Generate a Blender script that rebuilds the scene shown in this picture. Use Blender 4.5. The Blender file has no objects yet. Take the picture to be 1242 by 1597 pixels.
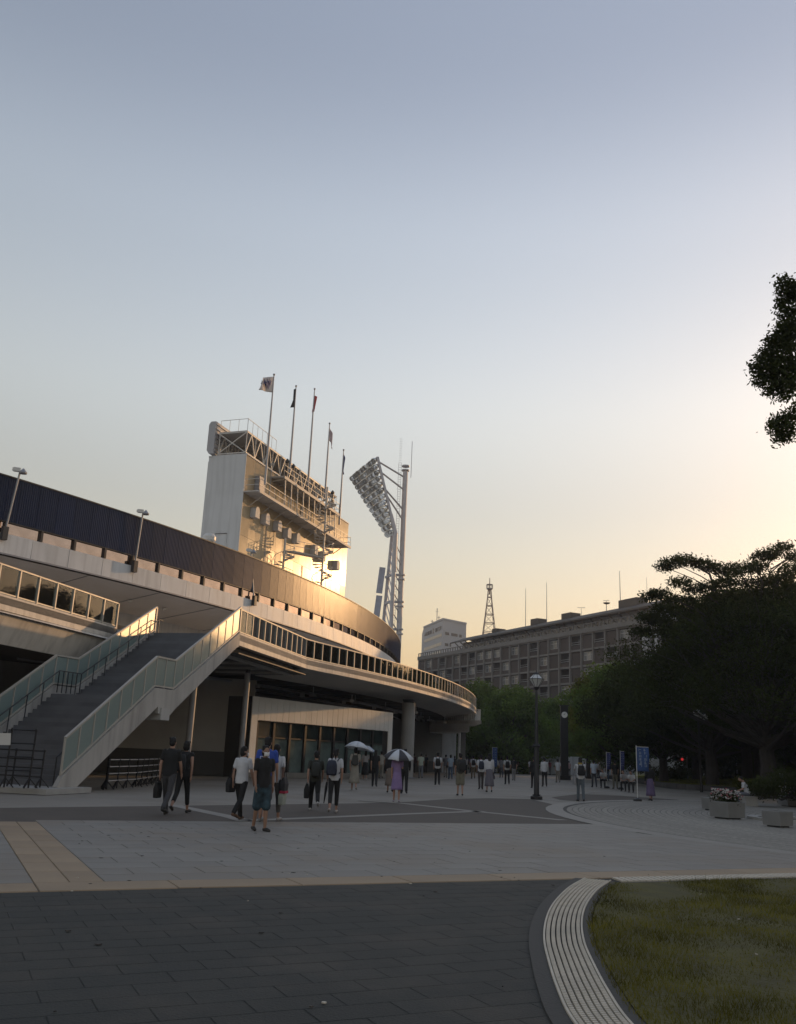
import bpy, math, random
import numpy as np
from mathutils import Vector, Matrix, Euler
random.seed(7)
SC = bpy.context.scene
COL = SC.collection
R = math.radians
# ------------------------------------------------------------------ camera
FPX, HORIZON, ROLL, EYE = 1400.0, 1180.0, 2.4, 1.55
PITCH = math.atan((HORIZON-798.5)*math.cos(R(ROLL))/FPX)
cd = bpy.data.cameras.new('camera'); camera = bpy.data.objects.new('camera', cd); COL.objects.link(camera)
cd.sensor_fit = 'VERTICAL'; cd.sensor_height = 24.0; cd.lens = 24.0*FPX/1597.0
cd.clip_start = 0.1; cd.clip_end = 6000
camera.location = (0, 0, EYE)
camera.rotation_euler = (Matrix.Rotation(R(90)+PITCH, 3, 'X') @ Matrix.Rotation(R(ROLL), 3, 'Z')).to_euler()
SC.camera = camera
# ------------------------------------------------------------------ sky, sun, exposure
SUN_AZ, SUN_EL = 42.0, 11.0
w = bpy.data.worlds.new('World'); SC.world = w; w.use_nodes = True
nt = w.node_tree; bg = nt.nodes['Background']
sky = nt.nodes.new('ShaderNodeTexSky'); sky.sky_type = 'NISHITA'; sky.sun_disc = False
sky.sun_elevation = R(SUN_EL); sky.sun_rotation = R(SUN_AZ)
sky.altitude = 0; sky.air_density = 2.5; sky.dust_density = 1.0; sky.ozone_density = 2.0
# hazy evening air: the sky's contrast is softened as a whole and toned by height above the horizon
gm_ = nt.nodes.new('ShaderNodeGamma'); gm_.inputs['Gamma'].default_value = 0.72
tcw = nt.nodes.new('ShaderNodeTexCoord'); sxyz = nt.nodes.new('ShaderNodeSeparateXYZ'); rmp = nt.nodes.new('ShaderNodeValToRGB')
nt.links.new(tcw.outputs['Generated'], sxyz.inputs[0]); nt.links.new(sxyz.outputs['Z'], rmp.inputs[0])
SKYT = [(.08, (2.6, 2.43, 3.1)), (.25, (2.58, 2.54, 3.36)), (.38, (3.12, 3.05, 3.84)), (.52, (2.86, 2.83, 3.6)), (.68, (2.14, 2.16, 2.9))]
er_ = rmp.color_ramp; er_.interpolation = 'EASE'
for i, (p_, c_) in enumerate(SKYT):
    e_ = er_.elements[0] if i == 0 else (er_.elements[-1] if i == len(SKYT)-1 else er_.elements.new(p_))
    e_.position = p_; e_.color = (*c_, 1)
wb_ = nt.nodes.new('ShaderNodeVectorMath'); wb_.operation = 'MULTIPLY'; nt.links.new(rmp.outputs[0], wb_.inputs[1])
nt.links.new(sky.outputs[0], gm_.inputs['Color']); nt.links.new(gm_.outputs[0], wb_.inputs[0]); hs_ = nt.nodes.new('ShaderNodeHueSaturation'); hs_.inputs['Saturation'].default_value = 0.84
nt.links.new(wb_.outputs[0], hs_.inputs['Color']); nt.links.new(hs_.outputs[0], bg.inputs['Color'])
bg.inputs['Strength'].default_value = 0.1
sl = bpy.data.lights.new('sun', 'SUN'); sun = bpy.data.objects.new('sun', sl); COL.objects.link(sun)
sl.energy = 2.0; sl.angle = R(0.6); sl.color = (1.0, 0.56, 0.24)
sd = Vector((math.sin(R(SUN_AZ))*math.cos(R(SUN_EL)), math.cos(R(SUN_AZ))*math.cos(R(SUN_EL)), math.sin(R(SUN_EL))))
sun.rotation_euler = sd.to_track_quat('Z', 'Y').to_euler()
sun.location = sd*400
vs = SC.view_settings
vs.view_transform = 'Standard'; vs.look = 'None'; vs.gamma = 1.0; vs.exposure = 0.0; vs.use_curve_mapping = False
SC.cycles.max_bounces = 6; SC.cycles.transparent_max_bounces = 12
try: SC.cycles.use_denoising = True
except Exception: pass
# ------------------------------------------------------------------ surveying: pixel of the photograph -> point of the place
_c, _n = math.cos(R(ROLL)), math.sin(R(ROLL)); _cp, _sp = math.cos(PITCH), math.sin(PITCH)
def ray(px, py):
    u = (px-621)/FPX; v = -(py-798.5)/FPX
    u, v = u*_c-v*_n, u*_n+v*_c
    return Vector((u, _cp-v*_sp, _sp+v*_cp))
def on_z(px, py, z=0.0):
    d = ray(px, py); return Vector((0, 0, EYE))+d*((z-EYE)/d.z)
def on_y(px, py, y):
    d = ray(px, py); return Vector((0, 0, EYE))+d*(y/d.y)
def on_plane(px, py, p0, n):
    d = ray(px, py); o = Vector((0, 0, EYE)); return o+d*((p0-o).dot(n)/d.dot(n))
# ------------------------------------------------------------------ materials
def mat(name, col, rough=0.6, metal=0.0, var=0.15, scale=2.0, bump=0.0, bscale=30.0, rnd=0.0, spec=0.5, emit=None, world=False, detail=4, streak=0.0, stain=None):
    m = bpy.data.materials.new(name); m.use_nodes = True
    n = m.node_tree; b = n.nodes['Principled BSDF']; L = n.links.new
    b.inputs['Roughness'].default_value = rough; b.inputs['Metallic'].default_value = metal
    b.inputs['Specular IOR Level'].default_value = spec
    tc = n.nodes.new('ShaderNodeTexCoord')
    if world:
        ge = n.nodes.new('ShaderNodeNewGeometry'); co = ge.outputs['Position']
    else: co = tc.outputs['Object']
    out = None
    if var > 0:
        nz = n.nodes.new('ShaderNodeTexNoise'); nz.inputs['Scale'].default_value = scale; nz.inputs['Detail'].default_value = detail
        L(co, nz.inputs['Vector'])
        cr = n.nodes.new('ShaderNodeMapRange'); cr.inputs[1].default_value = 0.25; cr.inputs[2].default_value = 0.75
        cr.inputs[3].default_value = 1-var; cr.inputs[4].default_value = 1+var
        L(nz.outputs['Fac'], cr.inputs[0]); f = cr.outputs[0]
        if rnd > 0:
            oi = n.nodes.new('ShaderNodeObjectInfo'); mr = n.nodes.new('ShaderNodeMapRange')
            mr.inputs[3].default_value = 1-rnd; mr.inputs[4].default_value = 1+rnd
            L(oi.outputs['Random'], mr.inputs[0])
            mm = n.nodes.new('ShaderNodeMath'); mm.operation = 'MULTIPLY'; L(f, mm.inputs[0]); L(mr.outputs[0], mm.inputs[1]); f = mm.outputs[0]
        ge2 = n.nodes.new('ShaderNodeNewGeometry')
        if streak > 0:      # rain streaks and grime running down the surface
            mp = n.nodes.new('ShaderNodeMapping'); mp.inputs['Scale'].default_value = (3.0, 3.0, 0.22)
            L(ge2.outputs['Position'], mp.inputs[0]); sn = n.nodes.new('ShaderNodeTexNoise'); sn.inputs['Scale'].default_value = 1.0; sn.inputs['Detail'].default_value = 6
            L(mp.outputs[0], sn.inputs['Vector']); sr = n.nodes.new('ShaderNodeMapRange'); sr.inputs[1].default_value = .45; sr.inputs[2].default_value = .75; sr.inputs[3].default_value = 1.0; sr.inputs[4].default_value = 1-streak
            L(sn.outputs['Fac'], sr.inputs[0]); m3 = n.nodes.new('ShaderNodeMath'); m3.operation = 'MULTIPLY'; L(f, m3.inputs[0]); L(sr.outputs[0], m3.inputs[1]); f = m3.outputs[0]
        mx = n.nodes.new('ShaderNodeVectorMath'); mx.operation = 'SCALE'
        mx.inputs[0].default_value = col[:3]; L(f, mx.inputs['Scale']); L(mx.outputs[0], b.inputs['Base Color'])
        if stain:           # broad blotches of another tone
            tn = n.nodes.new('ShaderNodeTexNoise'); tn.inputs['Scale'].default_value = stain[3]; tn.inputs['Detail'].default_value = 9; tn.inputs['Roughness'].default_value = .65
            L(ge2.outputs['Position'], tn.inputs['Vector']); tr_ = n.nodes.new('ShaderNodeMapRange'); tr_.inputs[1].default_value = .46; tr_.inputs[2].default_value = .68; tr_.inputs[4].default_value = stain[4]
            L(tn.outputs['Fac'], tr_.inputs[0]); xx = n.nodes.new('ShaderNodeMix'); xx.data_type = 'RGBA'; L(tr_.outputs[0], xx.inputs[0]); L(mx.outputs[0], xx.inputs[6]); xx.inputs[7].default_value = (*stain[:3], 1)
            L(xx.outputs[2], b.inputs['Base Color'])
        rr = n.nodes.new('ShaderNodeMapRange'); rr.inputs[3].default_value = max(0.02, rough*0.85); rr.inputs[4].default_value = min(1, rough*1.15)
        L(nz.outputs['Fac'], rr.inputs[0]); L(rr.outputs[0], b.inputs['Roughness'])
    else: b.inputs['Base Color'].default_value = (*col[:3], 1)
    if bump > 0:
        n2 = n.nodes.new('ShaderNodeTexNoise'); n2.inputs['Scale'].default_value = bscale; n2.inputs['Detail'].default_value = 3
        L(co, n2.inputs['Vector'])
        bp = n.nodes.new('ShaderNodeBump'); bp.inputs['Strength'].default_value = bump; bp.inputs['Distance'].default_value = 0.02
        L(n2.outputs['Fac'], bp.inputs['Height']); L(bp.outputs[0], b.inputs['Normal'])
    if emit:
        b.inputs['Emission Color'].default_value = (*emit[:3], 1); b.inputs['Emission Strength'].default_value = emit[3]
    return m
def glassy(name, col, clear=0.6, rough=0.03, tint=(0.8, 0.88, 0.86), fk=1.1):
    """pane: fresnel mirror over a mix of see-through and body colour"""
    m = bpy.data.materials.new(name); m.use_nodes = True; n = m.node_tree; L = n.links.new
    for x in list(n.nodes): n.nodes.remove(x)
    o = n.nodes.new('ShaderNodeOutputMaterial'); d = n.nodes.new('ShaderNodeBsdfDiffuse'); d.inputs[0].default_value = (*col, 1)
    t = n.nodes.new('ShaderNodeBsdfTransparent'); t.inputs[0].default_value = (*tint, 1)
    g = n.nodes.new('ShaderNodeBsdfGlossy'); g.inputs['Roughness'].default_value = rough
    f = n.nodes.new('ShaderNodeFresnel'); f.inputs[0].default_value = 1.5
    ad = n.nodes.new('ShaderNodeMath'); ad.operation = 'MULTIPLY_ADD'; ad.inputs[1].default_value = fk; ad.inputs[2].default_value = 0.0; ad.use_clamp = True
    L(f.outputs[0], ad.inputs[0])
    a = n.nodes.new('ShaderNodeMixShader'); a.inputs[0].default_value = clear; L(d.outputs[0], a.inputs[1]); L(t.outputs[0], a.inputs[2])
    b = n.nodes.new('ShaderNodeMixShader'); L(ad.outputs[0], b.inputs[0]); L(a.outputs[0], b.inputs[1]); L(g.outputs[0], b.inputs[2]); L(b.outputs[0], o.inputs[0])
    return m
def leafmat(name, col, var=0.45, scale=0.5, trans=0.3):
    m = bpy.data.materials.new(name); m.use_nodes = True; n = m.node_tree; L = n.links.new
    for x in list(n.nodes): n.nodes.remove(x)
    o = n.nodes.new('ShaderNodeOutputMaterial'); d = n.nodes.new('ShaderNodeBsdfDiffuse'); t = n.nodes.new('ShaderNodeBsdfTranslucent')
    ge = n.nodes.new('ShaderNodeNewGeometry'); nz = n.nodes.new('ShaderNodeTexNoise'); nz.inputs['Scale'].default_value = scale; nz.inputs['Detail'].default_value = 5
    L(ge.outputs['Position'], nz.inputs['Vector'])
    mr = n.nodes.new('ShaderNodeMapRange'); mr.inputs[1].default_value = 0.3; mr.inputs[2].default_value = 0.7; mr.inputs[3].default_value = 1-var; mr.inputs[4].default_value = 1+var
    L(nz.outputs['Fac'], mr.inputs[0])
    s = n.nodes.new('ShaderNodeVectorMath'); s.operation = 'SCALE'; s.inputs[0].default_value = col; L(mr.outputs[0], s.inputs['Scale'])
    L(s.outputs[0], d.inputs[0]); s2 = n.nodes.new('ShaderNodeVectorMath'); s2.operation = 'MULTIPLY'; s2.inputs[1].default_value = (1.3, 1.5, 0.5); L(s.outputs[0], s2.inputs[0]); L(s2.outputs[0], t.inputs[0])
    x = n.nodes.new('ShaderNodeMixShader'); x.inputs[0].default_value = trans; L(d.outputs[0], x.inputs[1]); L(t.outputs[0], x.inputs[2]); L(x.outputs[0], o.inputs[0])
    return m
# ------------------------------------------------------------------ mesh builder
class MB:
    def __init__(s): s.v = []; s.f = []
    def add(s, vs, fs):
        k = len(s.v); s.v += [tuple(p) for p in vs]; s.f += [tuple(i+k for i in f) for f in fs]; return s
    def box(s, c, d, rz=0.0, rot=None):
        hx, hy, hz = d[0]/2, d[1]/2, d[2]/2
        M_ = rot if rot is not None else Matrix.Rotation(rz, 3, 'Z')
        c = Vector(c)
        vs = [c+M_@Vector((x*hx, y*hy, z*hz)) for z in (-1, 1) for x, y in ((-1, -1), (1, -1), (1, 1), (-1, 1))]
        return s.add(vs, [(3, 2, 1, 0), (4, 5, 6, 7), (0, 1, 5, 4), (1, 2, 6, 5), (2, 3, 7, 6), (3, 0, 4, 7)])
    def bar(s, a, b, w, h, up=(0, 0, 1)):
        a, b = Vector(a), Vector(b); d = (b-a); 
        if d.length < 1e-6: return s
        y = d.normalized(); x = y.cross(Vector(up))
        if x.length < 1e-4: x = y.cross(Vector((1, 0, 0)))
        x.normalize(); z = x.cross(y)
        return s.box((a+b)/2, (w, d.length, h), rot=Matrix((x, y, z)).transposed())
    def tube(s, pts, r, n=6, cap=True):
        pts = [Vector(p) for p in pts]; rs = r if isinstance(r, (list, tuple)) else [r]*len(pts)
        k = len(s.v); ref = None
        for i, p in enumerate(pts):
            d = (pts[min(i+1, len(pts)-1)]-pts[max(i-1, 0)]); d = d.normalized() if d.length > 1e-9 else Vector((0, 0, 1))
            if ref is None: ref = d.orthogonal().normalized()
            ref = (ref-d*ref.dot(d)); ref = ref.normalized() if ref.length > 1e-6 else d.orthogonal().normalized()
            o = d.cross(ref)
            for j in range(n):
                a = 2*math.pi*j/n; s.v.append(tuple(p+(ref*math.cos(a)+o*math.sin(a))*rs[i]))
        for i in range(len(pts)-1):
            for j in range(n):
                j2 = (j+1) % n; s.f.append((k+i*n+j, k+i*n+j2, k+(i+1)*n+j2, k+(i+1)*n+j))
        if cap:
            s.f.append(tuple(k+j for j in reversed(range(n)))); e = k+(len(pts)-1)*n; s.f.append(tuple(e+j for j in range(n)))
        return s
    def loft(s, rings):
        """closed rings of equal count, capped"""
        k = len(s.v); n = len(rings[0])
        for r_ in rings: s.v += [tuple(p) for p in r_]
        for i in range(len(rings)-1):
            for j in range(n):
                j2 = (j+1) % n; s.f.append((k+i*n+j, k+i*n+j2, k+(i+1)*n+j2, k+(i+1)*n+j))
        s.f.append(tuple(k+j for j in reversed(range(n)))); e = k+(len(rings)-1)*n; s.f.append(tuple(e+j for j in range(n)))
        return s
    def lathe(s, prof, c=(0, 0, 0), n=12):
        return s.loft([[(c[0]+r_*math.cos(2*math.pi*j/n), c[1]+r_*math.sin(2*math.pi*j/n), c[2]+z) for j in range(n)] for r_, z in prof])
    def ell(s, c, r, n=12, m=8, rot=None):
        rings = []
        for i in range(m+1):
            a = math.pi*(i/m)-math.pi/2; a = max(min(a, math.pi/2-0.05), -math.pi/2+0.05)
            ring = []
            for j in range(n):
                t = 2*math.pi*j/n; p = Vector((r[0]*math.cos(a)*math.cos(t), r[1]*math.cos(a)*math.sin(t), r[2]*math.sin(a)))
                if rot is not None: p = rot@p
                ring.append(Vector(c)+p)
            rings.append(ring)
        return s.loft(rings)
    def prism(s, poly, z0, z1):
        n = len(poly); k = len(s.v)
        s.v += [(p[0], p[1], z0) for p in poly]+[(p[0], p[1], z1) for p in poly]
        s.f += [tuple(k+i for i in reversed(range(n))), tuple(k+n+i for i in range(n))]
        s.f += [(k+i, k+(i+1) % n, k+n+(i+1) % n, k+n+i) for i in range(n)]; return s
    def slab(s, poly, n, t):
        """polygon of 3D points thickened along n by t"""
        n = Vector(n); k = len(s.v); m = len(poly); P = [Vector(p) for p in poly]
        s.v += [tuple(p) for p in P]+[tuple(p+n*t) for p in P]
        s.f += [tuple(k+i for i in reversed(range(m))), tuple(k+m+i for i in range(m))]
        s.f += [(k+i, k+(i+1) % m, k+m+(i+1) % m, k+m+i) for i in range(m)]; return s
    def mesh(s, name, off=None, smooth=False):
        me = bpy.data.meshes.new(name)
        v = s.v if off is None else [(p[0]-off[0], p[1]-off[1], p[2]-off[2]) for p in s.v]
        me.from_pydata(v, [], s.f); me.update()
        if smooth: me.polygons.foreach_set('use_smooth', [True]*len(me.polygons))
        return me
def link(name, me, m=None, parent=None, loc=None, rot=None, label=None):
    o = bpy.data.objects.new(name, me); COL.objects.link(o)
    if m is not None and me is not None and not me.materials: me.materials.append(m)
    if parent is not None: o.parent = parent
    if loc is not None: o.location = loc
    if rot is not None: o.rotation_euler = rot
    if label: o['label'] = label
    return o
def root_off(p):
    q = Vector((0, 0, 0))
    while p is not None: q += p.location; p = p.parent
    return q
def part(name, mb, m, parent=None, smooth=False, label=None, world=True):
    """mesh given in place coordinates, hung under its thing"""
    off = root_off(parent) if (parent is not None and world) else None
    o = link(name, mb.mesh(name, off, smooth), m, parent, label=label)
    return o
def thing(name, label, cat, loc=(0, 0, 0), rz=0.0, group=None):
    o = bpy.data.objects.new(name, None); COL.objects.link(o); o.empty_display_size = 0.2
    o.location = loc; o.rotation_euler = (0, 0, rz); o['label'] = label; o['category'] = cat
    if group: o['group'] = group
    return o
def tag(o, label, cat, group=None):
    o['label'] = label; o['category'] = cat
    if group: o['group'] = group
    return o
def struct(o): o['kind'] = 'structure'; return o
def stuff(o): o['kind'] = 'stuff'; return o
def recenter(o):
    """origin of a single-mesh thing to its base"""
    me = o.data; n = len(me.vertices); a = np.empty(n*3); me.vertices.foreach_get('co', a); a = a.reshape(-1, 3)
    c = np.array([(a[:, 0].min()+a[:, 0].max())/2, (a[:, 1].min()+a[:, 1].max())/2, a[:, 2].min()])
    a -= c; me.vertices.foreach_set('co', a.ravel()); o.location = Vector(c)+o.location; return o
def fastmesh(name, V, F4):
    """numpy quads"""
    me = bpy.data.meshes.new(name); nv, nf = len(V), len(F4)
    me.vertices.add(nv); me.vertices.foreach_set('co', np.asarray(V, np.float32).ravel())
    k = F4.shape[1]
    me.loops.add(nf*k); me.loops.foreach_set('vertex_index', np.asarray(F4, np.int32).ravel())
    me.polygons.add(nf); me.polygons.foreach_set('loop_start', np.arange(0, nf*k, k, dtype=np.int32))
    me.update(calc_edges=True); return me
# ------------------------------------------------------------------ palette
WHITE_PAINT = mat('white_paint', (0.62, 0.62, 0.6), 0.45, var=0.08, scale=1.5)
GALV = mat('galvanised_steel', (0.32, 0.33, 0.35), 0.45, metal=0.3, var=0.1, scale=3)
GREY_STEEL = mat('grey_steel', (0.26, 0.27, 0.3), 0.5, var=0.1, scale=2)
DARK_STEEL = mat('dark_steel', (0.03, 0.032, 0.036), 0.5, var=0.15, scale=4)
BLACK = mat('black_paint', (0.012, 0.012, 0.014), 0.5, var=0.1)
CONC = mat('concrete', (0.36, 0.35, 0.33), 0.8, var=0.12, scale=0.8, bump=0.2, bscale=12)
CONC_D = mat('grey_concrete', (0.2, 0.2, 0.19), 0.85, var=0.15, scale=0.5, bump=0.2, bscale=10)
# ================================================================== ground and paving
G0 = mat('plaza_ground', (0.13, 0.128, 0.122), 0.85, var=0.15, scale=0.25, bump=0.3, bscale=20, world=True)
struct(part('ground', MB().add([(-1500, -1500, -0.02), (1500, -1500, -0.02), (1500, 3000, -0.02), (-1500, 3000, -0.02)], [(0, 1, 2, 3)]), G0))
K0, K1 = on_z(0, 1392), on_z(905, 1370.5)
E1 = (K1-K0).normalized(); E2 = Vector((-E1.y, E1.x, 0)); AE = math.atan2(E1.y, E1.x)
def uv(p): d = Vector((p[0], p[1], 0))-K0; return d.dot(E1), d.dot(E2)
def xy(u, v, z=0.0): p = K0+E1*u+E2*v; return (p.x, p.y, z)
# centre line of the drain channel that bends round the lawn
def spline(P, n=12):
    P = [Vector(p) for p in P]; out = []
    for i in range(len(P)-1):
        a, b, c, d = P[max(i-1, 0)], P[i], P[i+1], P[min(i+2, len(P)-1)]
        for k in range(n):
            t = k/n; out.append(0.5*((2*b)+(c-a)*t+(2*a-5*b+4*c-d)*t*t+(3*b-a-3*c+d)*t**3))
    out.append(P[-1]); return out
def resample(P, step):
    out = [P[0].copy()]; acc = 0.0
    for a, b in zip(P[:-1], P[1:]):
        L = (b-a).length; t = step-acc
        while t <= L: out.append(a+(b-a)*(t/L)); t += step
        acc = (acc+L) % step
    return out
DW = 0.37
_out = [(893, 1597), (867, 1543), (853, 1497), (847.5, 1468), (850, 1440), (859, 1417), (873, 1399), (890, 1384), (912, 1371.5)]
outer = [on_z(*p, 0.0) for p in _out]
d0 = (outer[0]-outer[1]).normalized()
outer = [outer[0]+d0*2.2+Vector((0.45, 0, 0)), outer[0]+d0*1.0+Vector((0.12, 0, 0))]+outer
outer = resample(spline(outer), 0.05)
def offset_line(P, d):
    out = []
    for i, p in enumerate(P):
        t = (P[min(i+1, len(P)-1)]-P[max(i-1, 0)]).normalized(); out.append(p+Vector((t.y, -t.x, 0))*d)
    return out
s0 = outer[-1]
DARKP = mat('dark_paver', (0.028, 0.0295, 0.0265), 0.8, var=0.3, scale=2.2, bump=0.5, bscale=60, rnd=0.09, detail=8, stain=(.06, .052, .042, .9, .7))
DARKJ = mat('dark_paver_joint', (0.025, 0.025, 0.022), 0.9, var=0.2, scale=5)
TANP = mat('tan_slab', (0.29, 0.215, 0.14), 0.7, var=0.14, scale=1.1, bump=0.3, bscale=40, rnd=0.10, detail=8)
GREYP = mat('grey_slab', (0.21, 0.198, 0.178), 0.66, var=0.2, scale=0.6, bump=0.3, bscale=45, rnd=0.07, detail=8, stain=(.2, .16, .12, .32, .75))
JOINT = mat('slab_joint', (0.07, 0.065, 0.06), 0.9, var=0.2, scale=5)
# ---- dark pavers in the foreground
def sheet(name, pts, z, m): return struct(part(name, MB().add([(p[0], p[1], z) for p in pts], [tuple(range(len(pts)))]), m))
U_END = uv(s0)[0]
dark = sheet('dark_paving', [xy(-30, -24), xy(26, -24), xy(26, 0), xy(-30, 0)], -0.012, DARKJ)
def paver_mesh(a, b, h, bev=0.006):
    m = MB(); x, y = a/2, b/2
    m.add([(-x, -y, 0), (x, -y, 0), (x, y, 0), (-x, y, 0), (-x+bev, -y+bev, h), (x-bev, -y+bev, h), (x-bev, y-bev, h), (-x+bev, y-bev, h)],
          [(0, 1, 5, 4), (1, 2, 6, 5), (2, 3, 7, 6), (3, 0, 4, 7), (4, 5, 6, 7)])
    return m
outer_arr = [(p.x, p.y) for p in outer]
def in_lawn(x, y):
    """right of the drain's outer line and short of the straight run"""
    u, v = uv((x, y))
    if v > -0.05: return False
    xo = None
    best = min(outer, key=lambda p: abs(uv(p)[1]-v))
    return u > uv(best)[0]+0.6
cells = []
PA, PB = 0.6, 0.3
for r_ in range(1, 42):
    v = -PB*(r_-0.5)
    for k in range(-18, 26):
        u = PA*k+(PA/2 if r_ % 2 else 0)
        x, y, _ = xy(u, v)
        if y < 2.5 or in_lawn(x, y): continue
        p = Vector((x, y, 0))
        cells.append((u, v, x, y))
def seen(x, y): 
    d = Vector((x, y, -EYE)); w_ = d.y*_cp+d.z*_sp; v2 = -d.y*_sp+d.z*_cp
    if w_ < 0.2: return 0
    u_ = (d.x*_c+v2*_n)/w_*FPX+621; v_ = 798.5-(-d.x*_n+v2*_c)/w_*FPX
    return 1 if (-40 < u_ < 1282 and -40 < v_ < 1640) else 0
def lay(cells, a, b, h, m, parent, name, gap=0.008, lim=300, jitter=0.0015, zb=0.0):
    cells = sorted(cells, key=lambda c: (-seen(c[2], c[3]), c[2]**2+c[3]**2))
    me = paver_mesh(a-gap, b-gap, h).mesh(name); me.materials.append(m)
    rest = MB()
    for i, c in enumerate(cells):
        if i < lim:
            o = link(name, me, None, parent, (c[2], c[3], zb+random.uniform(-jitter, 0)), (random.gauss(0, .0012), random.gauss(0, .0012), AE))
        else:
            q = paver_mesh(a-gap, b-gap, h); Mz = Matrix.Rotation(AE, 3, 'Z')
            rest.add([Vector((c[2], c[3], zb+random.uniform(-jitter, 0)))+Mz@Vector(p) for p in q.v], q.f)
    if rest.v:
        o = part(name+'_field', rest, m, parent); stuff(o)
lay(cells, PA, PB, 0.004, DARKP, dark, 'paver', gap=0.0022, zb=-0.0075)
# ---- the tan border and the big grey slabs beyond it
BAND = 0.62
VTOP = uv(on_z(400, 1282))[1]
UL, UR = uv(on_z(900, 1290))[0], 0
grey = sheet('grey_paving', [xy(-26, 0), xy(70, 0), xy(70, 9.62), xy(-26, 9.62)], -0.008, JOINT)
tan_c = []
TW = 1.5
ut0 = uv(on_z(61, 1390))[0]
k = 0
u = ut0-TW*8
while u < 28:
    x, y, _ = xy(u+TW/2/1.0, BAND/2); tan_c.append((u, 0, x, y)); u += TW
lay(tan_c, TW, BAND, 0.012, TANP, grey, 'tan_slab', gap=0.01, zb=-0.005)
strip_w = abs(uv(on_z(175, 1386))[0]-ut0)
sc_ = []
v = BAND
while v < 9.0:
    for q in range(2):
        x, y, _ = xy(ut0+strip_w*(q+0.5)/2, v+0.475); sc_.append((0, 0, x, y))
    v += 0.95
lay(sc_, strip_w/2, 0.95, 0.012, TANP, grey, 'tan_slab', gap=0.008, zb=-0.005)
cL, cT, cB = on_z(850, 1261), on_z(905, 1250), on_z(926, 1286)
def circ(a, b, c):
    A = np.array([[2*(b.x-a.x), 2*(b.y-a.y)], [2*(c.x-a.x), 2*(c.y-a.y)]]); y = np.array([b.x**2+b.y**2-a.x**2-a.y**2, c.x**2+c.y**2-a.x**2-a.y**2])
    s_ = np.linalg.solve(A, y); return Vector((s_[0], s_[1], 0)), (Vector((s_[0], s_[1], 0))-a).length
CC, CR = circ(cL, cT, cB)
gc = []
GA, GB = 0.9, 0.6
for i in range(15):
    v = BAND+GB*(i+0.5)
    for k in range(-22, 60):
        u = ut0+strip_w+GA*(k+0.5)+(GA/2 if i % 2 else 0)
        if k < 0: u = ut0-GA*(-k-1+0.5)-(GA/2 if i % 2 else 0)
        x, y, _ = xy(u, v)
        if (Vector((x, y, 0))-CC).length < CR-.25: continue
        gc.append((u, v, x, y))
lay(gc, GA, GB, 0.012, GREYP, grey, 'grey_slab', gap=0.006, zb=-0.005)
hc_ = [(0, 0)+xy(ut0+strip_w+GA*.25, BAND+GB*(i+.5))[:2] for i in range(1, 15, 2)]+[(0, 0)+xy(ut0-GA*.25, BAND+GB*(i+.5))[:2] for i in range(1, 15, 2)]
lay(hc_, GA/2, GB, 0.012, GREYP, grey, 'grey_slab', gap=0.006, zb=-0.005)
# ---- the wedge of dark paving, crossed by pale strips, and the pale plaza beyond
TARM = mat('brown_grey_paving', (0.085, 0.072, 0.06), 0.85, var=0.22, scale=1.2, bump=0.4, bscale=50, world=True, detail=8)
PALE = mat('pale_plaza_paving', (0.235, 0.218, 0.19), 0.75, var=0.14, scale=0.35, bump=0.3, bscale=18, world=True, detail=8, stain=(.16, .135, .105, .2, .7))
STRIPM = mat('pale_stone_strip', (0.25, 0.235, 0.21), 0.7, var=0.15, scale=2, bump=0.3, bscale=30, world=True)
sheet('plaza', [xy(-60, 9.6), xy(90, 9.6), xy(140, 150), xy(-60, 150)], -0.014, PALE)
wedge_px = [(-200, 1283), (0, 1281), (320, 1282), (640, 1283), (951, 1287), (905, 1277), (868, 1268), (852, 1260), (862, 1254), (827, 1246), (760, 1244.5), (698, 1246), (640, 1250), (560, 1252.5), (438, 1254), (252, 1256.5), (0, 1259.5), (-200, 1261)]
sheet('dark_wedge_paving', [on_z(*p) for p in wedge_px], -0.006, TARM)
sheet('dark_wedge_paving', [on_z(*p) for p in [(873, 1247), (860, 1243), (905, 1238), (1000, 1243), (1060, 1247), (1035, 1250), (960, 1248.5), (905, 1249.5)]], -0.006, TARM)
def strip_line(px, w_, m=STRIPM, z=0.0):
    P = [on_z(*p) for p in px]; a = offset_line(P, w_/2); b = offset_line(P, -w_/2)
    mb = MB(); n = len(P); mb.add([(p.x, p.y, z) for p in a]+[(p.x, p.y, z) for p in b], [(i, i+1, n+i+1, n+i) for i in range(n-1)])
    return struct(part('pale_paving_strip', mb, m))
strip_line([(268, 1255), (361, 1274), (384, 1280.5)], 0.42)
strip_line([(384, 1279.5), (438, 1277.3), (640, 1269), (752, 1265)], 0.36)
strip_line([(560, 1248), (631, 1253), (729, 1264), (879, 1279)], 0.4)
strip_line([(905, 1236), (999, 1243), (1055, 1246.5)], 0.4, z=0.002)
strip_line([(820, 1241), (905, 1236.5), (955, 1232.5)], 0.4, z=-0.001)
strip_line([(790, 1239.5), (838, 1244.5), (880, 1250)], 0.4, z=-0.002)
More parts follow.
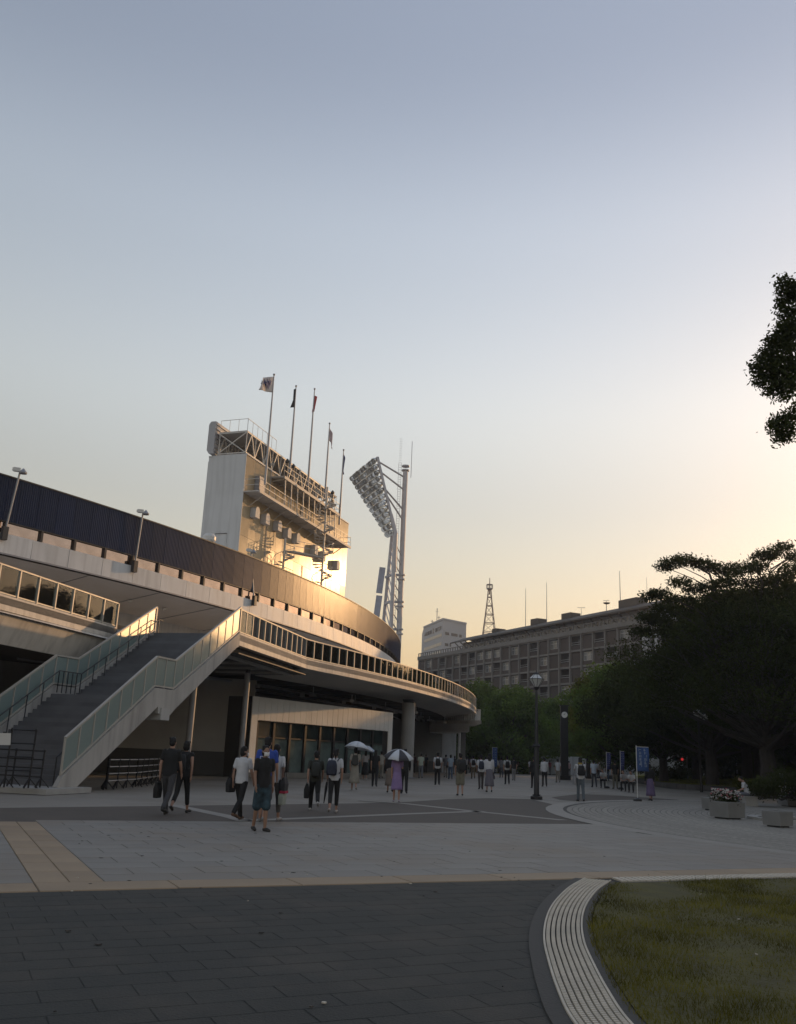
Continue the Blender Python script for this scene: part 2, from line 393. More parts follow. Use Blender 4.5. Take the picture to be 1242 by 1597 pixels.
# ---- round area of small setts laid in rings
print('sett circle', CC, CR)
SETT = mat('grey_setts', (0.23, 0.215, 0.185), 0.7, var=0.35, scale=7, bump=0.6, bscale=25, rnd=0.12, world=True)
def annulus(r0, r1, z, a0=0, a1=2*math.pi, n=96, dome=0.0):
    mb = MB(); rr = [(r0, -dome), ((r0*3+r1)/4, 0), ((r0+3*r1)/4, 0), (r1, -dome)] if dome else [(r0, 0), (r1, 0)]
    V = []; m_ = len(rr)
    for i in range(n+1):
        a = a0+(a1-a0)*i/n
        for r_, dz in rr: V.append((CC.x+r_*math.cos(a), CC.y+r_*math.sin(a), z+dz))
    mb.add(V, [(i*m_+j, i*m_+j+1, (i+1)*m_+j+1, (i+1)*m_+j) for i in range(n) for j in range(m_-1)]); return mb
setts = struct(part('sett_circle', annulus(0.0, CR, -0.004), JOINT))
part('stone_rim', annulus(CR-0.62, CR-0.02, 0.0125, dome=0.005), STRIPM, setts)
r_ = CR-0.75; i = 0
while r_ > 0.6:
    part('sett_ring', annulus(r_-0.185, r_, 0.008+0.002*(i % 2), dome=0.012), SETT, setts); r_ -= 0.205; i += 1
# ---- drain channel with a slotted stone grating, and the lawn inside it
DST = mat('drain_stone', (0.52, 0.465, 0.38), 0.7, var=0.16, scale=3, bump=0.3, bscale=40, world=True)
DSLOT = mat('drain_slot', (0.012, 0.011, 0.01), 0.9, var=0.1)
BORD = mat('drain_border', (0.05, 0.048, 0.045), 0.8, var=0.2, scale=3, bump=0.4, bscale=40, world=True)
def ribbon(P, d0_, d1_, z, th=0.03):
    a = offset_line(P, d0_); b = offset_line(P, d1_); n = len(P); mb = MB()
    mb.add([(p.x, p.y, z) for p in a]+[(p.x, p.y, z) for p in b]+[(p.x, p.y, z-th) for p in a]+[(p.x, p.y, z-th) for p in b],
           [(i, i+1, n+i+1, n+i) for i in range(n-1)]+[(2*n+i, 2*n+i+1, i+1, i) for i in range(n-1)]+[(n+i, n+i+1, 3*n+i+1, 3*n+i) for i in range(n-1)])
    return mb
drain = thing('drain_channel', 'pale slotted stone drain channel curving round the lawn', 'drain', (s0.x, s0.y, 0))
part('border', ribbon(outer, -0.13, 0.012, 0.012), BORD, drain)
part('border', ribbon(outer, DW-0.012, DW+0.1, 0.012), BORD, drain)
part('channel', ribbon(outer, 0.0, DW, 0.004, 0.02), DSLOT, drain)
part('rim', ribbon(outer, 0.0, 0.018, 0.026), DST, drain); part('rim', ribbon(outer, DW-0.018, DW, 0.026), DST, drain)
fine = resample(outer, 0.045); gr = MB(); bars = []
for c_ in range(7):
    w0 = 0.02+c_*(DW-0.04)/7+0.007; w1 = 0.02+(c_+1)*(DW-0.04)/7-0.007
    A_ = offset_line(fine, w0); B_ = offset_line(fine, w1)
    for i in range(1, len(fine)-1):
        t = (fine[i+1]-fine[i-1]).normalized()*0.0145
        a, b = A_[i], B_[i]
        vs_ = [(a-t), (b-t), (b+t), (a+t)]; z = 0.024
        gr.add([(p.x, p.y, z) for p in vs_]+[(p.x, p.y, 0.0) for p in vs_], [(0, 1, 2, 3), (4, 5, 1, 0), (5, 6, 2, 1), (6, 7, 3, 2), (7, 4, 0, 3)])
stuff(part('grating_bars', gr, DST, drain))
# straight run along the far edge of the lawn
us, vs2 = uv(s0); SLEN = 24.0
drain2 = thing('drain_channel', 'straight pale slotted drain along the far edge of the lawn', 'drain', xy(us, vs2))
st = [Vector(xy(us+0.02+i*0.25, vs2)) for i in range(int(SLEN/0.25))]
part('border', ribbon(st, 0.40, 0.5, 0.0105), BORD, drain2)
part('channel', ribbon(st, 0.0, 0.4, 0.003, 0.02), DSLOT, drain2)
g2 = MB(); MzE = Matrix.Rotation(AE, 3, 'Z')
for i in range(int(SLEN/0.11)):
    x, y, _ = xy(us+0.45+i*0.11, vs2-0.2); g2.box((x, y, 0.012), (0.075, 0.37, 0.026), AE+R(-18))
stuff(part('grating_bars', g2, DST, drain2))
lawn_edge = [p for p in offset_line(outer, DW+0.09)]
poly = [(p.x, p.y) for p in lawn_edge[::6]]+[xy(us+0.5, vs2-0.47)[:2], xy(us+SLEN, vs2-0.47)[:2], xy(us+SLEN, -24)[:2], xy(uv(lawn_edge[0])[0], -24)[:2]]
SOIL = mat('lawn_soil', (0.075, 0.068, 0.017), 0.95, var=0.4, scale=2.5, bump=0.8, bscale=30, world=True, detail=8)
lawn = struct(part('lawn', MB().add([(x, y, 0.012) for x, y in poly], [tuple(range(len(poly)))]), SOIL))
def inside(px_, py_, poly):
    c_ = np.zeros(px_.shape, bool); n = len(poly)
    for i in range(n):
        x0, y0 = poly[i]; x1, y1 = poly[(i+1) % n]
        cond = ((y0 > py_) != (y1 > py_)) & (px_ < (x1-x0)*(py_-y0)/(y1-y0+1e-12)+x0); c_ ^= cond
    return c_
rng = np.random.default_rng(3)
def grass(name, poly, n, hmin, hmax, w_, m, box_, zb=0.012, parent=None, zfun=None):
    X = rng.uniform(box_[0], box_[1], n); Y = rng.uniform(box_[2], box_[3], n)
    k_ = inside(X, Y, poly)
    # thin, worn patches
    wob = np.zeros(n); rw = np.random.default_rng(17)
    for _ in range(14):
        fa, ff = rw.uniform(0, 6.28), rw.uniform(.9, 5.5); wob += np.sin(ff*(X*np.cos(fa)+Y*np.sin(fa))+rw.uniform(0, 6.28))*.42*(2/(1+ff*.4))**.7
    k_ &= (wob+rng.uniform(-0.8, 0.8, n)) < 1.35
    X, Y, wob = X[k_], Y[k_], wob[k_]; n = len(X)
    H = rng.uniform(hmin, hmax, n)*(1.0-0.35*np.clip(wob, -1, 1)); A = rng.uniform(0, 2*np.pi, n); T = rng.uniform(0.2, 1.1, n)*H; B = rng.uniform(0, 2*np.pi, n)
    dx, dy = np.cos(A)*w_/2, np.sin(A)*w_/2; Z = np.full(n, zb) if zfun is None else zfun(X, Y)
    V = np.stack([np.stack([X-dx, Y-dy, Z-0.004], 1), np.stack([X+dx, Y+dy, Z-0.004], 1), np.stack([X+np.cos(B)*T, Y+np.sin(B)*T, Z+H], 1)], 1).reshape(-1, 3)
    F = np.arange(3*n).reshape(-1, 3)
    me = fastmesh(name, V, F); me.materials.append(m); o = link(name, me, None, parent); return o
LAWNG = leafmat('lawn_grass', (0.125, 0.108, 0.024), 0.75, 1.3, 0.25)
gpoly = [(p.x, p.y) for p in offset_line(outer, DW+0.05)[::6]]+[xy(us+0.5, vs2-0.43)[:2]]+poly[-3:]
tf_ = grass('grass_tufts', gpoly, 16000, 0.04, 0.085, 0.007, leafmat('tuft_grass', (.11, .105, .024), .6, 1.5, .25), (1.2, 11.0, 4.6, 20)); tag(stuff(tf_), 'taller tufts standing out of the worn lawn', 'grass')
lg = grass('grass', gpoly, 330000, 0.015, 0.045, 0.006, LAWNG, (1.2, 13.0, 4.6, 20)); tag(stuff(lg), 'short worn grass of the lawn inside the drain curve', 'grass')
LIT = mat('fallen_leaf', (0.3, 0.27, 0.2), 0.7, var=0.3)
lf = MB()
for i in range(26):
    x, y = random.uniform(1.6, 6.5), random.uniform(6.3, 12.8)
    if not inside(np.array([x]), np.array([y]), poly)[0]: continue
    a = random.uniform(0, 6.28); s_ = random.uniform(0.015, 0.04)
    lf.slab([(x+s_*math.cos(a), y+s_*math.sin(a), 0.05), (x+s_*.5*math.cos(a+1.6), y+s_*.5*math.sin(a+1.6), 0.058), (x-s_*math.cos(a), y-s_*math.sin(a), 0.05), (x-s_*.5*math.cos(a+1.6), y-s_*.5*math.sin(a+1.6), 0.047)], (0, 0, 1), 0.002)
tag(stuff(part('fallen_leaves', lf, LIT)), 'small pale fallen leaves scattered on the lawn', 'leaves')

lt2_ = MB()
for i in range(70):
    x, y = random.uniform(-5, 4), random.uniform(5.5, 19)
    if in_lawn(x, y): continue
    r2_ = random.uniform(.008, .03); lt2_.slab([(x+r2_*random.uniform(.6, 1.2)*math.cos(a), y+r2_*random.uniform(.6, 1.2)*math.sin(a), .004) for a in (0, 1.2, 2.5, 3.7, 5)], (0, 0, 1), .007)
tag(stuff(part('litter', lt2_, mat('litter', (.05, .045, .04), .9, var=.9, scale=3, world=True))), 'tiny dark scraps and dry leaf bits scattered over the paving', 'litter')
lt3_ = MB()
for i in range(16):
    x, y = random.uniform(-5, 3), random.uniform(5.5, 19); r2_ = random.uniform(.008, .022)
    if in_lawn(x, y): continue
    lt3_.slab([(x+r2_*math.cos(a), y+r2_*math.sin(a), .004) for a in (0, 1.2, 2.5, 3.7, 5)], (0, 0, 1), .007)
tag(stuff(part('litter', lt3_, DST)), 'tiny pale scraps scattered over the paving', 'litter')
# ================================================================== the stadium
CX, CY = -122.2, 114.8
RD, RW = 132.5, 123.2
Z_DECK, Z_FB, Z_FT, Z_BB, Z_BT = 6.8, 10.85, 11.9, 12.55, 14.9
def pol(r_, a, z=0.0): return Vector((CX+r_*math.cos(a), CY+r_*math.sin(a), z))
NAVY = mat('navy_cladding', (0.003, 0.015, 0.058), 0.33, metal=0.0, var=0.18, scale=0.7, bump=0.1, bscale=6, rnd=0.15, spec=0.2)
FASC = mat('fascia_panel', (0.6, 0.62, 0.64), 0.5, var=0.1, scale=0.6, rnd=0.06, streak=.22)
SOFF = mat('soffit_panel', (0.74, 0.72, 0.69), 0.7, var=0.1, scale=0.4)
MULL = mat('dark_mullion', (0.02, 0.02, 0.022), 0.5, var=0.1)
WGL = mat('stadium_window_glass', (0.44, 0.34, 0.31), 0.07, metal=1.0, var=0.2, scale=1.2, spec=0.9)  # pinkish tint put into the glass in place of a reflected pink sky
DECKC = mat('deck_fascia', (0.62, 0.58, 0.52), 0.6, var=0.1, scale=0.8, bump=0.1, bscale=8, streak=.3)
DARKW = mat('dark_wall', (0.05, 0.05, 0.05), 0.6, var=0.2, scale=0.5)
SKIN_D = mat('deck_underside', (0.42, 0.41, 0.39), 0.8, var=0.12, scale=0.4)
stad = thing('stadium', 'curved stadium with dark navy cladding above a strip of windows and a white fascia', 'stadium', (CX, CY, 0))
A0, A1 = R(-62), R(44)
def arc_sheet(r0, z0, r1, z1, a0=A0, a1=A1, n=110, th=0.0):
    mb = MB(); V = []
    for i in range(n+1):
        a = a0+(a1-a0)*i/n; V += [tuple(pol(r0, a, z0)), tuple(pol(r1, a, z1))]
    return mb.add(V, [(2*i, 2*i+2, 2*i+3, 2*i+1) for i in range(n)])
# navy cladding: one ribbed panel mesh, repeated round the curve
PW = 1.18; NP = int((A1-A0)*RW/PW)
pm = MB(); hh = Z_BT-Z_BB; nr = 9; prof = []
for i in range(nr):
    x0 = -PW/2+0.012+i*(PW-0.024)/nr; dw = (PW-0.024)/nr
    prof += [(x0, 0.0), (x0+dw*0.28, 0.0), (x0+dw*0.38, 0.02), (x0+dw*0.9, 0.02)]
prof += [(PW/2-0.012, 0.0)]
n_ = len(prof); pm.add([(0.02+d, x, z) for z in (0, hh) for x, d in prof]+[(-0.06, -PW/2+0.012, 0), (-0.06, PW/2-0.012, 0), (-0.06, -PW/2+0.012, hh), (-0.06, PW/2-0.012, hh)],
      [(i, i+1, n_+i+1, n_+i) for i in range(n_-1)]+[(2*n_, 0, n_, 2*n_+2), (n_-1, 2*n_+1, 2*n_+3, 2*n_-1)])
pme = pm.mesh('cladding_panel'); pme.materials.append(NAVY)
fm = MB(); fm.box((0.0, 0, (Z_FT-Z_FB)/2), (0.1, 2*PW-0.025, Z_FT-Z_FB)); fme = fm.mesh('fascia_panel'); fme.materials.append(FASC)
CXV = Vector((CX, CY, 0))
for i in range(NP):
    a = A0+(i+0.5)*PW/RW; p = pol(RW, a, Z_BB)-CXV
    link('cladding_panel', pme, None, stad, (p.x, p.y, Z_BB+random.uniform(-.004, .004)), (0, 0, a+random.gauss(0, .004)))
    if i % 2 == 0:
        p = pol(RW-0.02, a+PW/RW/2)-CXV; link('fascia_panel', fme, None, stad, (p.x, p.y, Z_FB), (0, random.gauss(0, .003), a+PW/RW/2))
part('backing_wall', arc_sheet(RW-0.12, Z_FB-0.1, RW-0.12, Z_BT), MULL, stad)
part('parapet_cap', MB().add(arc_sheet(RW-0.35, Z_BT+0.05, RW+0.09, Z_BT+0.05).v, arc_sheet(0, 0, 0, 0).f).add(arc_sheet(RW+0.09, Z_BT-0.03, RW+0.09, Z_BT+0.05).v, arc_sheet(0, 0, 0, 0).f), MULL, stad)
part('upper_deck_floor', arc_sheet(RW-24, Z_BT-1.2, RW-0.1, Z_BT-1.2), SOFF, stad)
part('cladding_sill', arc_sheet(RW+0.03, Z_BB-0.06, RW+0.03, Z_BB).add(arc_sheet(RW-0.1, Z_BB-0.06, RW+0.03, Z_BB-0.06).v, arc_sheet(0, 0, 0, 0).f), MULL, stad)
# windows below the cladding, measured spacing
ph = lambda px, py, z: math.atan2(on_z(px, py, z).y-CY, on_z(px, py, z).x-CX)
aa = [ph(px, py, Z_FT) for px, py in ((68, 845), (119, 859), (166, 871), (211, 883), (250, 893))]
WSP = abs(aa[-1]-aa[0])/4
print('window spacing m', WSP*RW)
wgm = MB().box((0, 0, 0.3), (0.02, WSP*RW-0.15, 0.6)); wgme = wgm.mesh('pane'); wgme.materials.append(WGL)
wmm = MB().box((0, 0, 0.3), (0.16, 0.14, 0.62)); wmme = wmm.mesh('mullion'); wmme.materials.append(MULL)
nW = int((A1-A0)/WSP)
for i in range(nW):
    a = aa[0]+(i-int((aa[0]-A0)/WSP))*WSP
    p = pol(RW-0.02, a)-CXV; link('mullion', wmme, None, stad, (p.x, p.y, Z_FT+0.02), (0, 0, a))
    p = pol(RW-0.1, a+WSP/2)-CXV; link('window_pane', wgme, None, stad, (p.x, p.y, Z_FT), (0, random.gauss(0, .006), a+WSP/2+random.gauss(0, .012)))
# soffit, beam, recessed wall
part('soffit', arc_sheet(117.6, 10.1, RW-0.05, Z_FB), SOFF, stad)
part('drip_edge', arc_sheet(RW+0.045, Z_FB-0.05, RW+0.045, Z_FB+0.03), GREY_STEEL, stad)
part('beam', arc_sheet(117.6, 9.25, 117.6, 10.1), FASC, stad)
part('beam_underside', arc_sheet(115.5, 9.25, 117.6, 9.25), SOFF, stad)
part('concourse_wall', arc_sheet(115.5, 0, 115.5, 9.25), CONC, stad)
part('stand_wall', arc_sheet(109, 0, 109, Z_BT-1.2), CONC_D, stad)
for i in range(40):
    a = A0+(A1-A0)*(i+.5)/40; part('soffit_joint', MB().bar(pol(117.7, a, 10.09), pol(RW-0.1, a, Z_FB-0.02), 0.04, 0.03), GREY_STEEL, stad)
LAMPG = mat('lamp_glass', (0.75, 0.75, 0.72), 0.15, var=0.0)
for i, (px, py) in enumerate([(255, 931), (315, 944), (463, 985), (527, 1003), (549, 1012)]):
    a = ph(px, py, 10.5); b = MB().lathe([(0.03, 0.02), (0.16, 0.0), (0.16, -0.1), (0.1, -0.16)], pol(120.5, a, 10.42), 10)
    part('soffit_lamp', b, LAMPG, stad)
dm = MB()
for i in range(34):
    a = A0+(A1-A0)*(i+.5)/34
    dm.box(pol(115.6, a, 8.0), (0.12, 1.0, 2.2), a)
part('concourse_doorway', dm, BLACK, stad)
# ---- concourse deck
deck = thing('concourse_deck', 'raised concourse deck wrapping the stadium with a pale lit edge', 'deck', (-5, 60, 0))
LA, LB = on_z(0, 928, Z_DECK), on_z(183, 980.4, Z_DECK)
LD = (LA-LB).normalized(); L0 = LA+LD*22
TR, TL = on_z(375, 989.3, Z_DECK), on_z(233, 986.6, Z_DECK)
DC = on_z(478.6, 1028.4, Z_DECK)
aC = math.atan2(DC.y-CY, DC.x-CX); RDC = (Vector((DC.x-CX, DC.y-CY))).length
A_END = R(17)
arc = [pol(RD, aC+(A_END-aC)*i/70, Z_DECK) for i in range(1, 71)]
edge_right = [TR, DC]+arc
edge_left = [L0, LB, TL]
edge = edge_left+edge_right
inner = [pol(115.6, A_END-(A_END-R(-62))*i/60, Z_DECK) for i in range(61)]
DECKF = mat('deck_floor', (0.38, 0.37, 0.35), 0.8, var=0.12, scale=0.5)
part('deck_floor', MB().prism([(p.x, p.y) for p in edge+inner], Z_DECK-0.3, Z_DECK-0.02), DECKF, deck)
def fascia(path, z0, z1, t0, m, name, top=True):
    n = len(path); I = offset_line(path, -t0); mb = MB()
    mb.add([(p.x, p.y, z1) for p in path]+[(p.x, p.y, z0) for p in path]+[(p.x, p.y, z1) for p in I]+[(p.x, p.y, z0) for p in I],
           [(i, n+i, n+i+1, i+1) for i in range(n-1)]+[(2*n+i, i, i+1, 2*n+i+1) for i in range(n-1)]+[(n+i, 3*n+i, 3*n+i+1, n+i+1) for i in range(n-1)]+[(0, 2*n, 3*n, n), (n-1, 2*n-1, 4*n-1, 3*n-1)])
    return part(name, mb, m, deck)
def offl(path, d):
    out = []
    for i, p in enumerate(path):
        t = Vector((0, 0, 0))
        if i > 0: t += (path[i]-path[i-1]).normalized()
        if i < len(path)-1: t += (path[i+1]-path[i]).normalized()
        t.z = 0; t.normalize(); out.append(p+Vector((t.y, -t.x, 0))*d)
    return out
# the outside lies to the right when walking the path away from the camera
fascia(edge_right, Z_DECK-0.52, Z_DECK+0.06, 0.4, DECKC, 'edge_beam')
fascia(edge_left[:2], Z_DECK-0.52, Z_DECK+0.06, 0.4, DECKC, 'edge_beam')
def under(path, d0, z0, d1, z1, m, name):
    a = offl(path, -d0); b = offl(path, -d1); n = len(path); mb = MB()
    mb.add([(p.x, p.y, z0) for p in a]+[(p.x, p.y, z1) for p in b], [(i, n+i, n+i+1, i+1) for i in range(n-1)])
    return part(name, mb, m, deck)
arc_path = [DC]+arc
under(arc_path, 0.12, Z_DECK-0.5, 3.4, 5.85, SKIN_D, 'underside_skin')
under(arc_path, 3.4, 5.85, 3.45, 6.2, SKIN_D, 'underside_step')
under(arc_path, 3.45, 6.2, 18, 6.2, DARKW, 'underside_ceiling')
L1 = [L0, LB+(TL-LB)*0.5]
under(L1, 0.45, Z_DECK-0.62, 0.85, 5.1, DECKC, 'slanted_skin')
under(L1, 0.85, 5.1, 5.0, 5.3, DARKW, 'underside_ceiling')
under(L1, 0.42, Z_DECK-0.53, 0.3, Z_DECK-0.62, DECKC, 'skin_trim')
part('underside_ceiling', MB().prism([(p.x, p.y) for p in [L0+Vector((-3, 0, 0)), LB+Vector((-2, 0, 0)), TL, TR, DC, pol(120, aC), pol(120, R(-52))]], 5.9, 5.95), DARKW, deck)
# landing platform underside beams
pb = MB(); nrm = Vector(((DC-TR).y, -(DC-TR).x, 0)).normalized()
pb.bar(TR-nrm*0.9+Vector((0, 0, -0.75)), DC-nrm*0.9+Vector((0, 0, -0.75)), 0.3, 0.5)
pb.bar(TR-nrm*0.5+Vector((0, 0.4, -0.75)), TL+Vector((0.3, 0.3, -0.75)), 0.3, 0.5)
for k in range(4):
    q = TR+(DC-TR)*(k+0.5)/4; pb.bar(q-nrm*0.9+Vector((0, 0, -0.8)), q-nrm*5+Vector((0, 0, -0.8)), 0.2, 0.4)
part('support_beam', pb, SKIN_D, deck)
# radial ribs and services under the deck
rb = MB()
for i in range(26):
    a = aC+(A_END-aC)*(i+.5)/26; rb.bar(pol(RD-3.4, a, 5.98), pol(117, a, 5.98), 0.35, 0.4)
part('support_beam', rb, DARKW, deck)
sv = MB()
for r_, z in ((126.5, 5.65), (125.9, 5.7), (123.8, 5.6)):
    sv.tube([pol(r_, aC-0.1+(A_END-aC)*i/40, z) for i in range(41)], 0.09, 6)
part('service_pipe', sv, GREY_STEEL, deck)
for i in range(14):
    a = aC+(A_END-aC)*(i+.3)/14
    part('hanging_fixture', MB().bar(pol(127.6, a, 6.0), pol(127.6, a, 5.44), 0.06, 0.06).box(pol(127.6, a, 5.42), (0.5, 0.2, 0.16), a), GALV, deck)
    part('junction_box', MB().box(pol(126.4, a+.005, 5.5), (0.3, 0.5, 0.3), a+.4), GALV, deck)
for i, (px, py) in enumerate([(549, 1093), (649, 1111), (694, 1127)]):
    q = on_y(px, py, (67, 80, 95)[i]); part('deck_lamp', MB().lathe([(0.02, 0.12), (0.16, 0.08), (0.18, -0.05), (0.1, -0.12)], q, 8).bar(q+Vector((0, 0, .1)), (q.x, q.y, 6.2), 0.04, 0.04), LAMPG, deck)
# ---- glazed balustrades
RAILM = mat('rail_metal', (0.42, 0.4, 0.36), 0.5, metal=0.1, var=0.06)
PANE = glassy('balustrade_glass', (0.1, 0.11, 0.105), 0.9, 0.02)
FROST = glassy('frosted_glass', (0.22, 0.31, 0.3), 0.25, 0.35, fk=0.2)
def balustrade(path, z, sp, h, label, loc, glass=PANE, pane_gap=0.05, zf=None, postw=0.06, group='glass balustrades along the deck'):
    """posts, panes, top rail and base rail along a path (zf gives the foot height along it)"""
    t = thing('balustrade', label, 'balustrade', loc, group=group)
    P = resample(path, sp); top = MB(); base = MB()
    for a, b in zip(P[:-1], P[1:]):
        d = (b-a); yaw = math.atan2(d.y, d.x)
        part('post', MB().box((a.x, a.y, a.z+h/2), (0.075, postw, h), yaw), RAILM, t)
        n = Vector((-d.y, d.x, 0)).normalized()*0.008; e = d.normalized()*pane_gap
        part('pane', MB().slab([a+e+n+Vector((0, 0, .1)), b-e+n+Vector((0, 0, .1)), b-e+n+Vector((0, 0, h-.05)), a+e+n+Vector((0, 0, h-.05))], -n*2, 1.0), glass, t)
    a = P[-1]; part('post', MB().box((a.x, a.y, a.z+h/2), (0.075, postw, h), 0), RAILM, t)
    for a, b in zip(P[:-1], P[1:]):
        top.bar(a+Vector((0, 0, h)), b+Vector((0, 0, h)), 0.09, 0.06); base.bar(a+Vector((0, 0, .07)), b+Vector((0, 0, .07)), 0.06, 0.05)
    part('top_rail', top, RAILM, t); part('base_rail', base, RAILM, t); return t
up = lambda P, z: [Vector((p.x, p.y, z)) for p in P]
inset = 0.1
er = up(offl(edge_right, -inset), Z_DECK+0.06)
balustrade(er[:2], 0, (er[1]-er[0]).length/12.001, 1.12, 'glass balustrade on the straight deck landing beside the stair head', tuple(er[0]))
balustrade(er[1:], 0, 1.02, 1.12, 'long curved glass balustrade following the rounded deck edge', tuple(er[1]))
el = up(offl([L0, LB], -inset), Z_DECK+0.06)
balustrade(list(reversed(el)), 0, 1.28, 1.12, 'sunlit glass balustrade on the deck left of the stairs', tuple(el[1]), postw=0.12)
# ---- deck pillars
def pillar(p, r_, h, label, m=CONC):
    t = thing('pillar', label, 'pillar', (p.x, p.y, 0), group='pillars under the deck')
    part('shaft', MB().lathe([(r_, 0), (r_, h-0.25)], (0, 0, 0), 20), m, t, smooth=False, world=False)
    part('base_plate', MB().lathe([(r_+0.14, 0), (r_+0.14, 0.06)], (0, 0, 0), 20), GREY_STEEL, t, world=False)
    part('bearing', MB().lathe([(r_*0.8, h-0.26), (r_*0.95, h)], (0, 0, 0), 20), DARK_STEEL, t, world=False); return t
pillar(on_y(380, 1130, 50), 0.16, 5.9, 'slim pale pillar under the deck corner by the stair head', GALV)
pillar(on_y(297, 1130, 45.5), 0.16, 5.9, 'slim pale pillar half hidden behind the stair stringer', GALV)
pillar(on_y(636, 1150, 72), 0.52, 5.9, 'thick round concrete pillar right of the glazed shop front')
# ---- glazed pavilion under the deck
KERB0 = mat('plinth_stone', (0.2, 0.185, 0.16), 0.8, var=0.15, scale=1.2)
pav = thing('pavilion', 'pale panelled pavilion with a wide dark glazed front under the deck', 'pavilion', (-5, 85, 0))
p1 = on_y(390, 1150, 55.5); p2 = on_y(612, 1150, 69.5); p1.z = p2.z = 0
pd = (p2-p1); PL = pd.length; pd.normalize(); pn = Vector((pd.y, -pd.x, 0))
PH = on_plane(390, 1085, p1, pn).z; OP_T = on_plane(404, 1123.6, p1, pn).z
def pp(s_, z, o=0.0): return p1+pd*s_+pn*o+Vector((0, 0, z))
o0 = (on_plane(404, 1123, p1, pn)-p1).dot(pd); o1 = (on_plane(602, 1140, p1, pn)-p1).dot(pd)
part('shell', MB().slab([pp(0, 0, -0.35), pp(PL, 0, -0.35), pp(PL, PH, -0.35), pp(0, PH, -0.35)], -pn, 9), DARKW, pav)
PANELW = mat('pale_panel', (0.8, 0.77, 0.72), 0.5, var=0.07, scale=0.8, rnd=0.05)
npan = 27; wpan = PL/npan
for i in range(npan):
    a = i*wpan+0.012; b = (i+1)*wpan-0.012
    z0 = OP_T if (b > o0+0.1 and a < o1-0.1) else 0.0
    part('wall_panel', MB().slab([pp(a, z0, -0.05), pp(b, z0, -0.05), pp(b, PH, -0.05), pp(a, PH, -0.05)], pn, 0.05), PANELW, pav)
part('reveal', MB().slab([pp(o0, OP_T, -0.35), pp(o1, OP_T, -0.35), pp(o1, OP_T, 0), pp(o0, OP_T, 0)], (0, 0, 1), 0.03).slab([pp(0, 0, -.3), pp(0, 0, -.06), pp(0, PH, -.06), pp(0, PH, -.3)], pd, .03), DARK_STEEL, pav)
SHOPG = mat('shop_glass', (0.03, 0.042, 0.04), 0.08, var=0.25, scale=0.7, spec=0.35)
CURT = mat('curtain_glass', (0.12, 0.16, 0.15), 0.2, var=0.35, scale=1.4, spec=0.3)
ng = 9
for i in range(ng):
    a = o0+(o1-o0)*i/ng; b = o0+(o1-o0)*(i+1)/ng
    part('mullion', MB().slab([pp(a-0.06 if i else a, 0.1, -0.2), pp(a+0.14, 0.1, -0.2), pp(a+0.14, OP_T, -0.2), pp(a-0.06 if i else a, OP_T, -0.2)], pn, 0.12), MULL, pav)
    part('pane', MB().slab([pp(a+.15, 0.12, -0.26), pp(b-.07, 0.12, -0.26), pp(b-.07, OP_T-1.0, -0.26), pp(a+.15, OP_T-1.0, -0.26)], pn, 0.03), CURT, pav)
    part('transom_pane', MB().slab([pp(a+.15, OP_T-0.92, -0.26), pp(b-.07, OP_T-0.92, -0.26), pp(b-.07, OP_T, -0.26), pp(a+.15, OP_T, -0.26)], pn, 0.03), SHOPG, pav)
part('transom', MB().slab([pp(o0, OP_T-1.0, -0.22), pp(o1, OP_T-1.0, -0.22), pp(o1, OP_T-.92, -0.22), pp(o0, OP_T-.92, -0.22)], pn, 0.08), MULL, pav)
part('plinth', MB().slab([pp(-1, 0, -.3), pp(PL+.2, 0, -.3), pp(PL+.2, 0.3, -.3), pp(-1, 0.3, -.3)], pn, 0.9), KERB0, pav)
# walls in the shade under the deck
q1, q2 = on_y(120, 1150, 54), on_y(392, 1150, 57.2)
ww = thing('wall', 'shaded grey wall with a dark base behind the stairs', 'wall', (q1.x, q1.y, 0))
part('wall_face', MB().bar((q1.x, q1.y, 3.6), (q2.x, q2.y, 3.6), 0.4, 4.4), CONC, ww); part('dark_base', MB().bar((q1.x, q1.y, 0.7), (q2.x, q2.y, 0.7), 0.5, 1.4), DARKW, ww)
Q_SHIFT = 0
w2 = thing('annex', 'grey block with a pale end wall beyond the pillar', 'building', tuple(on_z(665, 1203)))
f1, f2, f3 = on_y(612, 1150, 101), on_y(690, 1150, 108), on_y(712, 1150, 108.5)
hz = on_y(690, 1128, 108).z
part('side_wall', MB().prism([(f1.x, f1.y), (f2.x, f2.y), (f2.x-6, f2.y+8), (f1.x-6, f1.y+8)], 0, hz), CONC_D, w2)
part('end_wall', MB().prism([(f2.x+.02, f2.y-.05), (f3.x, f3.y-.05), (f3.x, f3.y+5), (f2.x+.02, f2.y+7)], 0, hz+0.01), FASC, w2)
part('corner_post', MB().lathe([(0.16, 0), (0.16, hz+.4)], (f3.x+0.35, f3.y, 0), 10), WHITE_PAINT, w2)
part('dark_base', MB().bar((f1.x, f1.y-.06, 0.6), (f2.x, f2.y-.06, 0.6), 0.1, 1.2), DARKW, w2)
